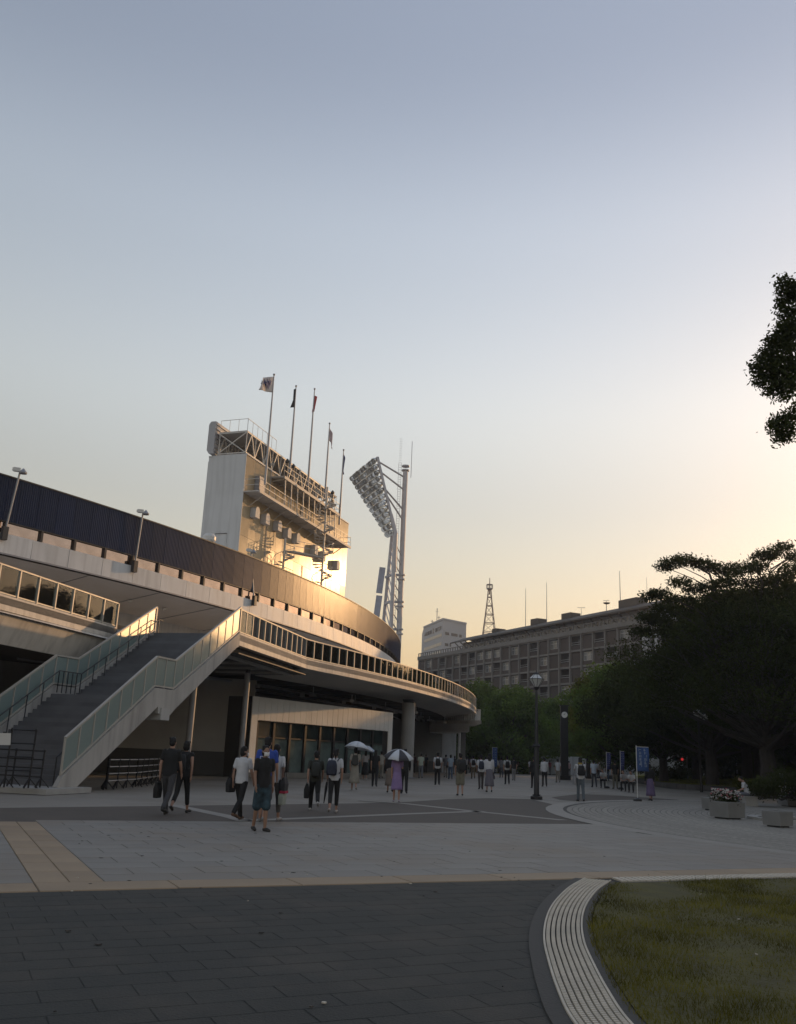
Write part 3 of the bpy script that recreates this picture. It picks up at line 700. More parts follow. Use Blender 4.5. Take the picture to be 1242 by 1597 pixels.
# far piece of deck with a white railing
fd = thing('far_deck', 'small far deck with a white barred railing right of the curved deck', 'deck', tuple(on_y(735, 1150, 100)))
g1, g2_, = on_y(716, 1115.5, 101), on_y(751, 1123.5, 96)
zf = g2_.z
part('slab', MB().prism([(g1.x-3, g1.y), (g2_.x, g2_.y), (g2_.x, g2_.y+8), (g1.x-3, g1.y+12)], zf-0.35, zf), DECKC, fd)
part('soffit_block', MB().prism([(g1.x-3, g1.y+.4), (g2_.x-1.2, g2_.y+.4), (g2_.x-1.2, g2_.y+7), (g1.x-3, g1.y+11)], zf-1.2, zf-0.35), SOFF, fd)
fr = MB(); ga = Vector((g1.x-1.5, g1.y+.2, zf)); gb = Vector((g2_.x-.1, g2_.y+.1, zf)); gc_ = gb+Vector((0, 7, 0))
for a, b in ((ga, gb), (gb, gc_)):
    fr.bar(a+Vector((0, 0, 1.1)), b+Vector((0, 0, 1.1)), 0.07, 0.06)
part('top_rail', fr, WHITE_PAINT, fd)
for a, b, n_ in ((ga, gb, 16), (gb, gc_, 12)):
    for i in range(n_): q = a+(b-a)*i/n_; part('baluster', MB().box(q+Vector((0, 0, .55)), (0.05, 0.05, 1.1)), WHITE_PAINT, fd)
part('post', MB().box((gb.x-1.5, gb.y+3, (zf-1.2)/2), (0.5, 0.5, zf-1.2)), CONC_D, fd)
# ---- the outside stair
stair = thing('staircase', 'wide outside staircase of dark steps rising to the deck', 'staircase', tuple(on_z(100, 1237)))
SB = on_z(100, 1237); SD = Vector((TR.x-SB.x, TR.y-SB.y, 0)); SL = SD.length; SD.normalize(); SP = Vector((-SD.y, SD.x, 0)); SWD = 4.55
def sp(t, z, o=0.0): return Vector((SB.x, SB.y, 0))+SD*t+SP*o+Vector((0, 0, z))
STEP = mat('stair_tread', (0.12, 0.126, 0.14), 0.75, var=0.2, scale=1.2, bump=0.3, bscale=40, rnd=0.1)
T_L0, T_L1, Z_L = 5.3, 6.75, 3.38
n1, n2 = 20, 21
def step_at(t, z, dep, rise): return MB().slab([sp(t, z-rise, 0.16), sp(t+dep+.02, z-rise, 0.16), sp(t+dep+.02, z, 0.16), sp(t, z, 0.16)], SP, SWD-0.32)
for i in range(n1):
    dz = (Z_L-0.18)/n1; dt = (T_L0-0.25)/n1
    part('step', step_at(0.25+i*dt, 0.18+(i+1)*dz, dt, dz*1.6), STEP, stair)
part('landing', MB().slab([sp(T_L0, Z_L-0.25, .16), sp(T_L1+.1, Z_L-.25, .16), sp(T_L1+.1, Z_L, .16), sp(T_L0, Z_L, .16)], SP, SWD-.32), STEP, stair)
for i in range(n2):
    dz = (Z_DECK-Z_L)/n2; dt = (SL-T_L1)/n2
    part('step', step_at(T_L1+i*dt, Z_L+(i+1)*dz, dt, dz*1.6), STEP, stair)
SIDE = [(-0.45, 0.18), (-0.2, 0.52), (5.2, 3.72), (6.75, 3.74), (SL, 6.9)]
LOW = [(SL, 6.25), (SL-0.35, 6.1), (6.95, 3.02), (6.6, 2.78), (5.6, 2.78), (5.55, 3.05), (0.55, 0.1)]
STRG = mat('stringer_concrete', (0.4, 0.385, 0.36), 0.7, var=0.14, scale=0.8, bump=0.2, bscale=15, streak=.3)
for o in (0.0, SWD-0.16):
    part('stringer', MB().slab([sp(t, z, o) for t, z in SIDE+LOW], SP, 0.16), STRG, stair)
part('landing_beam', MB().slab([sp(5.75, 2.55, -0.05), sp(6.45, 2.55, -.05), sp(6.45, 3.0, -.05), sp(5.75, 3.0, -.05)], SP, SWD+.1), SKIN_D, stair)
part('soffit_plate', MB().slab([sp(0.6, 0.1, .17), sp(5.55, 3.05, .17), sp(5.6, 2.9, .17), sp(0.8, 0.1, .17)], SP, SWD-.34).slab([sp(6.95, 3.02, .17), sp(SL-.3, 6.2, .17), sp(SL-.3, 6.05, .17), sp(7.0, 2.9, .17)], SP, SWD-.34), SKIN_D, stair)
KERB = mat('kerb_stone', (0.34, 0.335, 0.32), 0.75, var=0.15, scale=2, bump=0.2, bscale=30)
part('plinth', MB().slab([sp(-1.5, 0, -0.35), sp(-1.5, 0, SWD+3), sp(3.0, 0, SWD+3), sp(1.0, 0, -0.35)], (0, 0, 1), 0.17), KERB, stair)
def stair_rail(o, label, side):
    t = thing('balustrade', label, 'balustrade', tuple(sp(0, 0.5, o)), group='frosted glass stair balustrades')
    RP = [(-0.2, 0.54), (5.2, 3.74), (6.75, 3.76), (SL-.02, 6.92)]; H = 1.16; top = MB(); base = MB(); cap = MB()
    for (t0, z0), (t1, z1), n in zip(RP[:-1], RP[1:], (7, 2, 8)):
        top.bar(sp(t0, z0+H, o), sp(t1, z1+H, o), 0.09, 0.07); base.bar(sp(t0, z0+.06, o), sp(t1, z1+.06, o), 0.07, 0.06)
        for i in range(n):
            a, b = t0+(t1-t0)*i/n, t0+(t1-t0)*(i+1)/n; za, zb_ = z0+(z1-z0)*i/n, z0+(z1-z0)*(i+1)/n
            part('post', MB().bar(sp(a, za, o), sp(a, za+H, o), 0.06, 0.05, up=tuple(SD)), RAILM, t)
            part('pane', MB().slab([sp(a+.05, za+.1, o-.01), sp(b-.05, zb_+.1, o-.01), sp(b-.05, zb_+H-.05, o-.01), sp(a+.05, za+H-.05, o-.01)], SP, 0.02), FROST, t)
    part('post', MB().bar(sp(SL, 6.9, o), sp(SL, 6.9+H, o), 0.1, 0.1, up=tuple(SD)), RAILM, t)
    part('top_rail', top, RAILM, t); part('base_rail', base, RAILM, t)
    # handrail on the inner side
    hr = MB(); q = o+side*0.22
    hr.tube([sp(a, z+0.55, q) for a, z in RP]+[sp(SL+.35, 7.45, q)], 0.025, 6)
    for (t0, z0), (t1, z1), n in zip(RP[:-1], RP[1:], (6, 5, 7)):
        for i in range(n+1): a = t0+(t1-t0)*i/n; z = z0+(z1-z0)*i/n; hr.bar(sp(a, z-.3, q), sp(a, z+.55, q), 0.03, 0.03, up=tuple(SD))
    part('handrail', hr, DARK_STEEL, t)
stair_rail(0.08, 'frosted glass balustrade on the near side of the outside stair', 1)
stair_rail(SWD-0.08, 'frosted glass balustrade on the far left side of the outside stair', -1)
# ================================================================== scoreboard block
ZW = 25.2
wa, wb = on_z(405, 764, ZW), on_z(547, 853, ZW)
bu = Vector((wb.x-wa.x, wb.y-wa.y, 0)).normalized(); bn = Vector((bu.y, -bu.x, 0))
F0 = wa-bn*1.7; F0.z = 0
def B(u, z, o=0.0): return F0+bu*u+bn*o+Vector((0, 0, z))
def S(px, py, o=0.0): p = on_plane(px, py, F0+bn*o, bn); d = p-F0; return d.dot(bu), p.z
uL, zT = S(385.6, 709); uR, zR = S(541, 870)
print('scoreboard face', uL, uR, zT, 'dist', F0)
brd = thing('scoreboard', 'tall scoreboard block with a golden reflecting back wall above the stadium roof', 'scoreboard', tuple(B((uL+uR)/2, 0)))
BMET = mat('scoreboard_metal', (0.42, 0.345, 0.235), 0.2, metal=0.0, var=0.1, scale=0.8, bump=0.06, bscale=3, rnd=0.07, spec=0.02)
BGREY = mat('scoreboard_end_panel', (0.52, 0.54, 0.55), 0.55, var=0.06, scale=0.5, streak=.18)
pw = (B(uL, 0)-on_plane(326.5, 711, B(uL, 0), bu))
SD_ = 3.9
d_ = ray(326.5, 711); o_ = Vector((0, 0, EYE)); q_ = o_+d_*((B(uL, 0)-o_).dot(bu)/d_.dot(bu)); SD_ = abs((q_-B(uL, 0)).dot(bn)); print('depth', SD_)
ZB0 = 8.0
part('core', MB().slab([B(uL, ZB0, -0.05), B(uR, ZB0, -.05), B(uR, zT, -.05), B(uL, zT, -.05)], -bn, SD_-0.06), BGREY, brd)
# end wall in two skins with rounded top edge and access hatches
ew = [B(uL-.06, ZB0, 0), B(uL-.06, ZB0, -SD_), B(uL-.06, zT-.5, -SD_), B(uL-.06, zT-.15, -SD_+.15), B(uL-.06, zT, -SD_+.5), B(uL-.06, zT, 0)]
part('end_wall', MB().slab(ew, bu, 0.055), BGREY, brd)
for zz in (19.2, 16.0):
    for a_, b_, z_ in ((.62, .32, zz), (.62, .32, zz+1.9)): part('hatch_shadow_line', MB().bar(B(uL-.13, z_, -SD_*a_), B(uL-.13, z_, -SD_*b_), .05, .05), DARK_STEEL, brd)  # dark bars stand in for the shadow lines of the hatch gaps
    part('hatch', MB().slab([B(uL-.1, zz, -SD_*.62), B(uL-.1, zz, -SD_*.32), B(uL-.1, zz+1.9, -SD_*.32), B(uL-.1, zz+1.9, -SD_*.62)], bu, 0.035), BGREY, brd)
npn = 18
for i in range(npn):
    a = uL+(uR-uL)*i/npn; b = uL+(uR-uL)*(i+1)/npn; zs = [ZB0, 15.0, 21.0, zT-.02]
    for z0, z1 in zip(zs[:-1], zs[1:]):
        tl = random.gauss(0, 0.006)
        part('wall_panel', MB().slab([B(a+.012, z0+.012, -.03+tl), B(b-.012, z0+.012, -.03-tl), B(b-.012, z1-.012, -.03-tl), B(a+.012, z1-.012, -.03+tl)], bn, 0.035), BMET, brd)
part('conduit', MB().bar(B(uL+2, 15.9, .06), B(uR-1, 15.9, .06), 0.05, 0.05).bar(B(uL+5.2, ZB0, .06), B(uL+5.2, zT, .06), .06, .06).bar(B(uL+14.2, ZB0, .06), B(uL+14.2, 21, .06), .06, .06), GALV, brd)
HOODM = mat('vent_hood', (0.46, 0.46, 0.47), 0.6, metal=0.0, var=0.08)
for px, py in ((399, 800), (415, 810), (434, 821), (449, 832), (463, 840), (491, 858), (503, 868), (525.5, 882)):
    u, z = S(px, py, .4); c = B(u, z, 0.0); V = MB(); n_ = 9
    ringA = []; 
    for k in range(n_+1):
        a = math.pi*k/n_; ringA.append((math.cos(a)*0.55, 0.25+math.sin(a)*0.55))
    pf = [(-0.55, -0.6)]+[(-x, z_) for x, z_ in ringA][0:]+[(0.55, -0.6)]
    V.slab([B(u+x, z+z_, 0.03) for x, z_ in [(-.42, -.5)]+[(-math.cos(math.pi*k/n_)*.42, .2+math.sin(math.pi*k/n_)*.4) for k in range(n_+1)]+[(.42, -.5)]], bn, 0.6)
    part('vent_hood', V, HOODM, brd)
# walkways
RAILS = mat('walkway_rail', (0.5, 0.49, 0.46), 0.5, metal=0.2, var=0.08)
GRID = mat('walkway_floor', (0.42, 0.4, 0.37), 0.6, metal=0.1, var=0.12)
def railing(pts, h, sp_, m, parent, name='railing', mids=(0.5,), r_=0.025):
    mb = MB(); P = pts
    for a, b in zip(P[:-1], P[1:]):
        a, b = Vector(a), Vector(b); L = (b-a).length; n = max(1, int(round(L/sp_)))
        for f in (1.0,)+tuple(mids): mb.bar(a+Vector((0, 0, h*f)), b+Vector((0, 0, h*f)), r_*1.6, r_*1.6)
        for i in range(n+1): q = a+(b-a)*i/n; mb.bar(q, q+Vector((0, 0, h)), r_*1.4, r_*1.4)
    return part(name, mb, m, parent)
u0, _ = S(405, 764, 1.7); u1, _ = S(547, 853, 1.7)
part('lower_walkway', MB().slab([B(u0, ZW-.12, 0), B(u1, ZW-.12, 0), B(u1, ZW-.12, 1.7), B(u0, ZW-.12, 1.7)], (0, 0, 1), 0.12)
     .bar(B(u0, ZW-.1, 1.7), B(u1, ZW-.1, 1.7), .1, .26), GRID, brd)
railing([B(u0, ZW, 0.1), B(u0, ZW, 1.65), B(u1, ZW, 1.65), B(u1, ZW, 0.1)], 1.15, 1.1, RAILS, brd)
br_ = MB()
for i in range(9):
    u = u0+(u1-u0)*(i+.5)/9; br_.bar(B(u, ZW-.1, 1.5), B(u, ZW-1.1, 0.05), .08, .08).bar(B(u, ZW-.14, .02), B(u, ZW-.14, 1.6), .1, .14)
part('bracket', br_, GRID, brd)
# mid roof: platform overhanging the right half
ZM = S(505, 778, 1.2)[1]; um0 = S(440, 738, 1.2)[0]; um1 = S(527, 776, 1.2)[0]
print('ZM', ZM, um0, um1, 'ZW', ZW)
ZM = 28.3
part('upper_walkway', MB().slab([B(um0, ZM-.14, -SD_*.5), B(um1, ZM-.14, -SD_*.5), B(um1, ZM-.14, 1.5), B(um0, ZM-.14, 1.5)], (0, 0, 1), .14).bar(B(um0, ZM-.15, 1.5), B(um1, ZM-.15, 1.5), .12, .3), GRID, brd)
railing([B(um0, ZM, 1.45), B(um1, ZM, 1.45), B(um1, ZM, -1.2)], 1.15, 0.9, RAILS, brd)
pst = MB()
for i in range(10):
    u = um0+(um1-um0)*(i+.3)/10; pst.bar(B(u, ZW, 1.55), B(u, ZM-.1, 1.42), .09, .09).bar(B(u, ZM-.4, 0.02), B(u, ZM-.2, 1.4), .08, .1)
part('walkway_post', pst, RAILS, brd)
part('door', MB().slab([B(um0+7.5, ZW, .02), B(um0+8.4, ZW, .02), B(um0+8.4, ZW+2, .02), B(um0+7.5, ZW+2, .02)], bn, .04), DARKW, brd)
part('equipment_box', MB().slab([B(uL+1.9, ZW+.5, .05), B(uL+3.2, ZW+.5, .05), B(uL+3.2, ZW+2.1, .05), B(uL+1.9, ZW+2.1, .05)], bn, .5), GREY_STEEL, brd)
# top sign: back of the board, carried by an open truss
zs0, zs1 = zT+0.25, zT+3.6
SGNB = mat('sign_shell', (0.34, 0.35, 0.37), 0.5, var=0.06)
ow = -SD_-0.1
part('sign_shell', MB().slab([B(uL-.4, zs0+z, ow+o) for o, z in ((0.25, 0), (0.75, 0), (.75, 3.3), (.2, 3.3), (0, 3.0), (0, .35))], bu, uR-uL-3), SGNB, brd)
fins = MB()
for i in range(7):
    z = zs0+.25+i*.46; fins.bar(B(uL-.3, z, ow+.8), B(uR-4, z, ow+.8), .1, .1)
part('sign_rail', fins, GALV, brd)
dk = B
part('truss_deck', MB().slab([B(uL, zs0+2.15, ow+1.0), B(uR-4, zs0+2.15, ow+1.0), B(uR-4, zs0+2.15, -.2), B(uL, zs0+2.15, -.2)], (0, 0, 1), .1), GRID, brd)
tr_ = MB(); nb = 12
for o in (-.2, ow+1.1):
    tr_.bar(B(uL, zs0, o), B(uR-4, zs0, o), .12, .12).bar(B(uL, zs0+2.1, o), B(uR-4, zs0+2.1, o), .12, .12)
    for i in range(nb):
        a = uL+(uR-4-uL)*i/nb; b = uL+(uR-4-uL)*(i+1)/nb; m_ = (a+b)/2
        tr_.bar(B(a, zs0, o), B(m_, zs0+2.1, o), .09, .09).bar(B(m_, zs0+2.1, o), B(b, zs0, o), .09, .09).bar(B(a, zs0, o), B(a, zs0+2.1, o), .07, .07)
for i in range(0, nb+1, 2):
    a = uL+(uR-4-uL)*i/nb
    tr_.bar(B(a, zs0, -.2), B(a, zs0, ow+1), .09, .09).bar(B(a, zs0+2.1, -.2), B(a, zs0+2.1, ow+1), .09, .09).bar(B(a, zs0, -.2), B(a, zs0+2.1, ow+1.), .08, .08).bar(B(a, zs0+2.1, -.2), B(a, zs0, ow+1.), .08, .08)
part('truss', tr_, RAILS, brd)
railing([B(uL, zs0+2.25, ow+1.1), B(uL, zs0+2.25, -.2), B(um0+1, zs0+2.25, -.2)], 1.2, 1.0, RAILS, brd, mids=())
part('roof_plate', MB().slab([B(uL-.05, zT, -SD_), B(uR, zT, -SD_), B(uR, zT, 0.08), B(uL-.05, zT, .08)], (0, 0, 1), .12), BGREY, brd)
stk = MB()
for px, py in ((448.5, 719), (458, 727), (519, 768)):
    u, z = S(px, py, .9); stk.tube([B(u, ZM, .9), B(u, z-.2, .9)], .12, 8).lathe([(.2, -.2), (.24, .0), (.05, .25)], B(u, z, .9), 8)
part('vent_stack', stk, DARK_STEEL, brd)
# spiral stairs and the catwalk between them
def spiral(px, pyt, pyb, o, turns, start):
    u, zt = S(px, pyt, o); _, zb = S(px, pyb, o); c = B(u, 0, o)
    part('spiral_pole', MB().tube([c+Vector((0, 0, zb-1)), c+Vector((0, 0, zt+1.1))], .11, 8), RAILS, brd)
    st_ = MB(); n = int((zt-zb)/.22); hr = MB(); pts = []
    for i in range(n):
        a = start+turns*2*math.pi*i/n; z = zb+(zt-zb)*i/n; d = Vector((math.cos(a), math.sin(a), 0)); e = Vector((-d.y, d.x, 0))
        st_.slab([c+d*.1+e*.05+Vector((0, 0, z)), c+d*1.05+e*.22+Vector((0, 0, z)), c+d*1.05-e*.22+Vector((0, 0, z)), c+d*.1-e*.05+Vector((0, 0, z))], (0, 0, 1), .06)
        hr.bar(c+d*1.05+Vector((0, 0, z)), c+d*1.05+Vector((0, 0, z+1.0)), .03, .03); pts.append(c+d*1.05+Vector((0, 0, z+1.0)))
    hr.tube(pts, .03, 5)
    part('spiral_steps', st_, GRID, brd); part('spiral_rail', hr, RAILS, brd); return u, zb, zt
ua, _, za = spiral(444, 856, 905, 1.2, 1.3, 0.4)
ub, _, zb_ = spiral(510, 775, 935, 3.3, 4.2, 1.0)
zc = S(447, 858, 1.2)[1]
part('catwalk', MB().slab([B(ua+.8, zc-.1, .7), B(ub-.8, zc-.1, 2.8), B(ub-.8, zc-.1, 3.8), B(ua+.8, zc-.1, 1.8)], (0, 0, 1), .12), GRID, brd)
railing([B(ua+1, zc, 1.75), B(ub-1, zc, 3.75)], 1.1, 1.2, RAILS, brd)
part('roof_post', MB().bar(B(uR+.4, ZB0, -1), B(uR+.4, S(540, 910)[1]+1.2, -1), .3, .3), RAILS, brd)
# ---- flags on tall poles, each its own thing
def flagpole(b_, t_, o, label, poly, m, off, emblem=None):
    ub_, zb_ = S(*b_, o); ut, zt = S(*t_, o); u = (ub_+ut)/2
    c = B(u, zb_, o); t = thing('flagpole', label, 'flag', tuple(c), group='flags on the scoreboard')
    part('pole', MB().tube([c, c+Vector((0, 0, (zt-zb_)*.6)), c+Vector((0, 0, zt-zb_))], [.12, .09, .05], 8).ell(c+Vector((0, 0, zt-zb_)), (.12, .12, .12), 8, 4), GALV, t)
    nx, ny = 12, 8; V = []; 
    for j in range(ny+1):
        for i in range(nx+1):
            p, q = i/nx, j/ny; a = np.array(poly, float)
            x = (a[0]*(1-p)+a[1]*p)*(1-q)+(a[3]*(1-p)+a[2]*p)*q
            wv = .22*math.sin(p*7+q*2+off)*p; V.append(c+bu*x[0]+Vector((0, 0, zt-zb_+x[1]))+bn*(wv+x[0]*0.25))
    F = [(j*(nx+1)+i, j*(nx+1)+i+1, (j+1)*(nx+1)+i+1, (j+1)*(nx+1)+i) for j in range(ny) for i in range(nx)]
    mb = MB(); mb.add(V, F); fo = part('flag_cloth', mb, m, t, smooth=True)
    so = fo.modifiers.new('thick', 'SOLIDIFY'); so.thickness = .02
    if emblem:
        em = MB(); ce = 0.5
        for dx, dz, r_ in emblem:
            cx_ = np.array(poly, float).mean(0)+np.array((dx, dz)); k_ = 9
            for sgn in (1, -1):
                em.slab([c+bu*(cx_[0]+r_*(1 if k % 2 else .55)*math.cos(2*math.pi*k/k_))+Vector((0, 0, zt-zb_+cx_[1]+r_*(1 if k % 2 else .55)*math.sin(2*math.pi*k/k_)))+bn*(cx_[0]*.25+.16*sgn) for k in range(k_)], bn, .01)
        part('emblem', em, FLB, t)
    return t
FLW = mat('flag_white', (0.6, 0.56, 0.55), 0.8, var=0.1); FLB = mat('flag_blue', (0.03, 0.05, 0.17), 0.8, var=0.15); FLK = mat('flag_dark', (0.015, 0.018, 0.025), 0.8, var=0.1)
FLR = mat('flag_red', (0.4, 0.05, 0.05), 0.8, var=0.2); FLP = mat('flag_pale_pink', (0.5, 0.4, 0.42), 0.8, var=0.15)
flagpole((412.7, 755), (428.5, 585), 1.8, 'white flag with a ragged blue emblem, tallest pole on the left', [(0, -.2), (-1.7, -1.0), (-2.0, -2.4), (0, -1.9)], FLW, 0.2, emblem=[(0, 0, .55), (-.4, -.1, .35), (.25, .3, .35)])
flagpole((452, 737), (462, 602), 1.2, 'limp black flag on the second pole from the left', [(0, -.2), (-.25, -.6), (-.5, -2.6), (0, -2.4)], FLK, 1)
flagpole((480, 757), (491.4, 607), 1.4, 'limp red flag on the middle pole of the five', [(0, -.5), (.3, -.9), (.1, -2.7), (-.1, -2.6)], FLR, 2)
flagpole((507, 782), (514, 660), 1.4, 'pale pinkish white flag on the fourth pole', [(0, -.1), (.55, -1.4), (1.0, -2.8), (0, -1.9)], FLP, 3)
flagpole((529, 818), (536.5, 702), 1.2, 'limp navy flag on the rightmost scoreboard pole', [(0, -.1), (.35, -1.5), (.25, -3.0), (-.05, -2.9)], FLB, 4)
# ================================================================== floodlight tower
LM = thing('floodlight_tower', 'tall floodlight mast with a slanting bank of lamps', 'floodlight tower', tuple(on_z(621, 1197)) if False else (1.5, 136, 0))
MC = on_y(622, 1000, 136); mt = on_y(629.5, 735, 136); TW_M = mat('mast_steel', (0.46, 0.46, 0.49), 0.5, metal=0.2, var=0.1)
part('mast', MB().tube([(MC.x, 136, 0), (MC.x, 136, mt.z)], .42, 12), TW_M, LM)
part('antenna', MB().tube([(MC.x+.9, 136, mt.z-1), (MC.x+.9, 136, on_y(635, 688, 136).z)], .05, 5), TW_M, LM)
tA = on_y(589, 713, 133); tB = on_y(617, 832, 133.5)
rdir = Vector((-.36, .93, 0)).normalized(); WT_, WB_ = 11.5, 2.0
tC = tA+rdir*WT_; tD = tB+rdir*WB_
part('lamp_frame', MB().bar(tA, tB, .45, .35).bar(tC, tD, .25, .25).bar(tA, tC, .2, .2), TW_M, LM)
legs = MB()
for (px1, py1, px2, py2, y2, r_) in ((612, 832, 598, 975, 139, .27), (617, 832, 609, 1000, 134, .3)):
    a = on_y(px1, py1, y2-1); b = on_y(px2, py2, y2); d = (b-a); e = a+d*(a.z/(a.z-b.z)); legs.tube([a, e], r_, 10)
legs.tube([tA+(tB-tA)*.75, tB, tB+Vector((0, 0, -6))], [.3, .36, .4], 10)
part('leg', legs, TW_M, LM)
for f, zz in ((.06, .97), (.2, .93), (.42, .85), (.5, .82)):
    q = tA+(tB-tA)*f; part('brace', MB().tube([q, (MC.x, 136, mt.z*zz+(.3 if f in (.06, .42) else 0))], .14, 6), TW_M, LM)
for py in (730, 900, 942, 985):
    for k in (-1, 1):
        z = on_y(622, py, 136).z+k*.35; part('mast_clamp', MB().lathe([(.62, -.1), (.62, .1)], (MC.x, 136, z), 12), TW_M, LM)
    if py > 800: part('tie_beam', MB().bar((MC.x, 136, z), (MC.x-1.6, 136.4, z), .3, .35).bar((MC.x-1.6, 136.4, z), (MC.x-2.4, 138.5, z), .3, .35), TW_M, LM)
a_, b_ = on_y(612, 850, 139), on_y(617, 850, 134)
for k in range(11):
    f = k/11; z0 = a_.z*(1-f)+2; z1 = a_.z*(1-(k+1)/11)+2
    L_a = on_y(612, 832, 138)+(on_y(598, 975, 139)-on_y(612, 832, 138))*f; L_b = on_y(617, 832, 133)+(on_y(609, 1000, 134)-on_y(617, 832, 133))*min(1, f+.09)
    part('lattice_brace', MB().tube([L_a, L_b], .09, 5), TW_M, LM); part('lattice_brace', MB().tube([L_b, (MC.x, 136, L_b.z-1.5)], .09, 5), TW_M, LM)
lad = MB()
for k in (-.22, .22): lad.bar((MC.x-.9+k, 135.6, 15), (MC.x-.9+k, 135.6, mt.z+1.2), .05, .05)
for i in range(90): z = 15+i*.4; lad.bar((MC.x-1.12, 135.6, z), (MC.x-.68, 135.6, z), .04, .04)
part('ladder', lad, TW_M, LM)
BANM = mat('blue_grey_board', (0.32, 0.35, 0.43), 0.5, var=0.2, scale=1.5)
for (a, b) in (((591, 885), (590.5, 925)), ((586, 929), (585.5, 968))):
    p = on_y(a[0]+6, a[1], 138); q = on_y(b[0]+1, b[1], 138)
    part('board', MB().bar(p, q, .95, .25, up=(0, 1, 0)), BANM, LM)
nd = (tB-tA).cross(rdir).normalized(); nd = nd if nd.x < 0 else -nd
LHOUS = mat('floodlight_housing', (0.8, 0.78, 0.72), 0.14, metal=1.0, var=0.3, scale=0.8, rnd=0.3)
lmb = MB().lathe([(.1, .5), (.26, .36), (.46, -.05), (.5, -.3), (.44, -.34), (.05, -.12)], (0, 0, 0), 10); lme = lmb.mesh('floodlight', smooth=True); lme.materials.append(LHOUS)
rows = 13; bars_ = MB(); offL = Vector(LM.location)
for r_ in range(rows):
    f = .03+r_*.94/(rows-1); a = tA+(tB-tA)*f; Lr = WT_+(WB_-WT_)*f; n = max(3, int(Lr/.72))
    bars_.bar(a+nd*.1, a+rdir*Lr+nd*.1, .1, .18)
    for i in range(n):
        q = a+rdir*(Lr*(i+.5)/n)+nd*.45-offL
        ax = (-nd*.8+Vector((0, 0, .6))+rdir*.25).normalized()
        link('floodlight', lme, None, LM, q, (ax+Vector((random.gauss(0, .16), random.gauss(0, .16), random.gauss(0, .16)))).to_track_quat('Z', 'Y').to_euler())
part('lamp_rail', bars_, TW_M, LM)
# camera and lamp poles on the fascia
def cam_pole(pb_, pt_, kind, label):
    a = ph(*pb_, Z_FT); r_ = RW+.2; b = on_z(*pb_, Z_FT-.3); c = pol(r_, a, Z_FT-.3)
    d = ray(*pt_); o = Vector((0, 0, EYE)); tt = c.y/d.y; top = o+d*tt; h = top.z-c.z
    t = thing('camera_pole', label, 'pole', tuple(c), group='poles on the stadium fascia')
    part('pole', MB().tube([c, c+Vector((top.x-c.x, 0, h))], .055, 8), GALV, t)
    part('bracket', MB().box(c+Vector((0, 0, .25)), (.24, .3, .7), a), DARK_STEEL, t)
    e = c+Vector((top.x-c.x, 0, h))
    part('camera', MB().box(e+Vector((-.12, -.1, .16)), (.34, .2, .2), .4).box(e+Vector((-.28, -.18, .16)), (.1, .16, .14), .4), WHITE_PAINT, t)
    part('loudspeaker', MB().lathe([(.2, 0), (.22, .06), (.1, .2), (.04, .28)], e+Vector((.17, 0, -.02)), 10), GALV, t)
cam_pole((14, 829), (31, 738), 0, 'thin pole with camera and small speaker at the far left')
cam_pole((212, 882), (223, 802), 0, 'thin pole with camera in front of the navy wall, middle one')
cam_pole((390, 936), (392, 862), 0, 'short lamp pole in front of the brown lit cladding')
rv = thing('roof_vent', 'small round vent cowl poking above the navy wall', 'vent', tuple(on_y(326, 850, 62)))
c = on_y(326, 846, 62); part('cowl', MB().lathe([(.38, .0), (.48, .15), (.48, .4), (.3, .62), (.05, .68)], c, 12), WHITE_PAINT, rv); part('neck', MB().lathe([(.3, -1.2), (.3, .0)], c, 10), DARK_STEEL, rv)
# ================================================================== city hall with its grid front
ZC = 30.5
ca, cb = on_z(655, 1025.5, ZC), on_z(985, 969.5, ZC)
cu = Vector((cb.x-ca.x, cb.y-ca.y, 0)); CLEN = cu.length; cu.normalize(); cn = Vector((cu.y, -cu.x, 0))
if cn.y > 0: cn = -cn
print('city hall', ca, cb, CLEN)
def H(u, z, o=0.0): return Vector((ca.x, ca.y, 0))+cu*u+cn*o+Vector((0, 0, z))
hall = thing('city_hall', 'long grey office building with a gridded front of brick panels and windows', 'building', tuple(H(CLEN/2, 0)))
CCOL = mat('hall_concrete', (0.17, 0.165, 0.16), 0.85, var=0.12, scale=0.3, bump=0.1, bscale=6)
BRK = mat('hall_brick_panel', (0.055, 0.044, 0.04), 0.85, var=0.15, scale=2.5, bump=0.3, bscale=8, rnd=0.18)
HWIN = mat('hall_window_glass', (0.16, 0.17, 0.18), 0.15, var=0.3, scale=0.8, rnd=0.4, spec=0.8)
HFR = mat('hall_window_frame', (0.34, 0.35, 0.36), 0.6, var=0.05)
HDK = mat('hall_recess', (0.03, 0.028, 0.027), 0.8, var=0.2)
NB = 25; BW = CLEN/23.0; FH = 3.55; NF = 8
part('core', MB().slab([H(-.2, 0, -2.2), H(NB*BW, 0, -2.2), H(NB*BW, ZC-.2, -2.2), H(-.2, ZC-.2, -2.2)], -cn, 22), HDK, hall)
yaw = math.atan2(cu.y, cu.x)
cme = MB().box((0, 0, ZC/2-.3), (.42, .6, ZC-.6)).mesh('column'); cme.materials.append(CCOL)
off = Vector(hall.location)
for i in range(NB+1): link('column', cme, None, hall, H(i*BW, 0, 0.12)-off, (0, 0, yaw))
part('end_pier', MB().bar(H(-.35, ZC/2, -1.2), H(-.1, ZC/2, -1.2), 3, ZC-.6), CCOL, hall)
pme_ = MB().box((0, 0, (FH-.45)/2), (BW-.46, .25, FH-.5)); pme_ = pme_.mesh('brick_panel'); pme_.materials.append(BRK)
spm = MB().box((0, 0, .55), (BW-.46, .2, 1.1)).mesh('spandrel'); spm.materials.append(BRK)
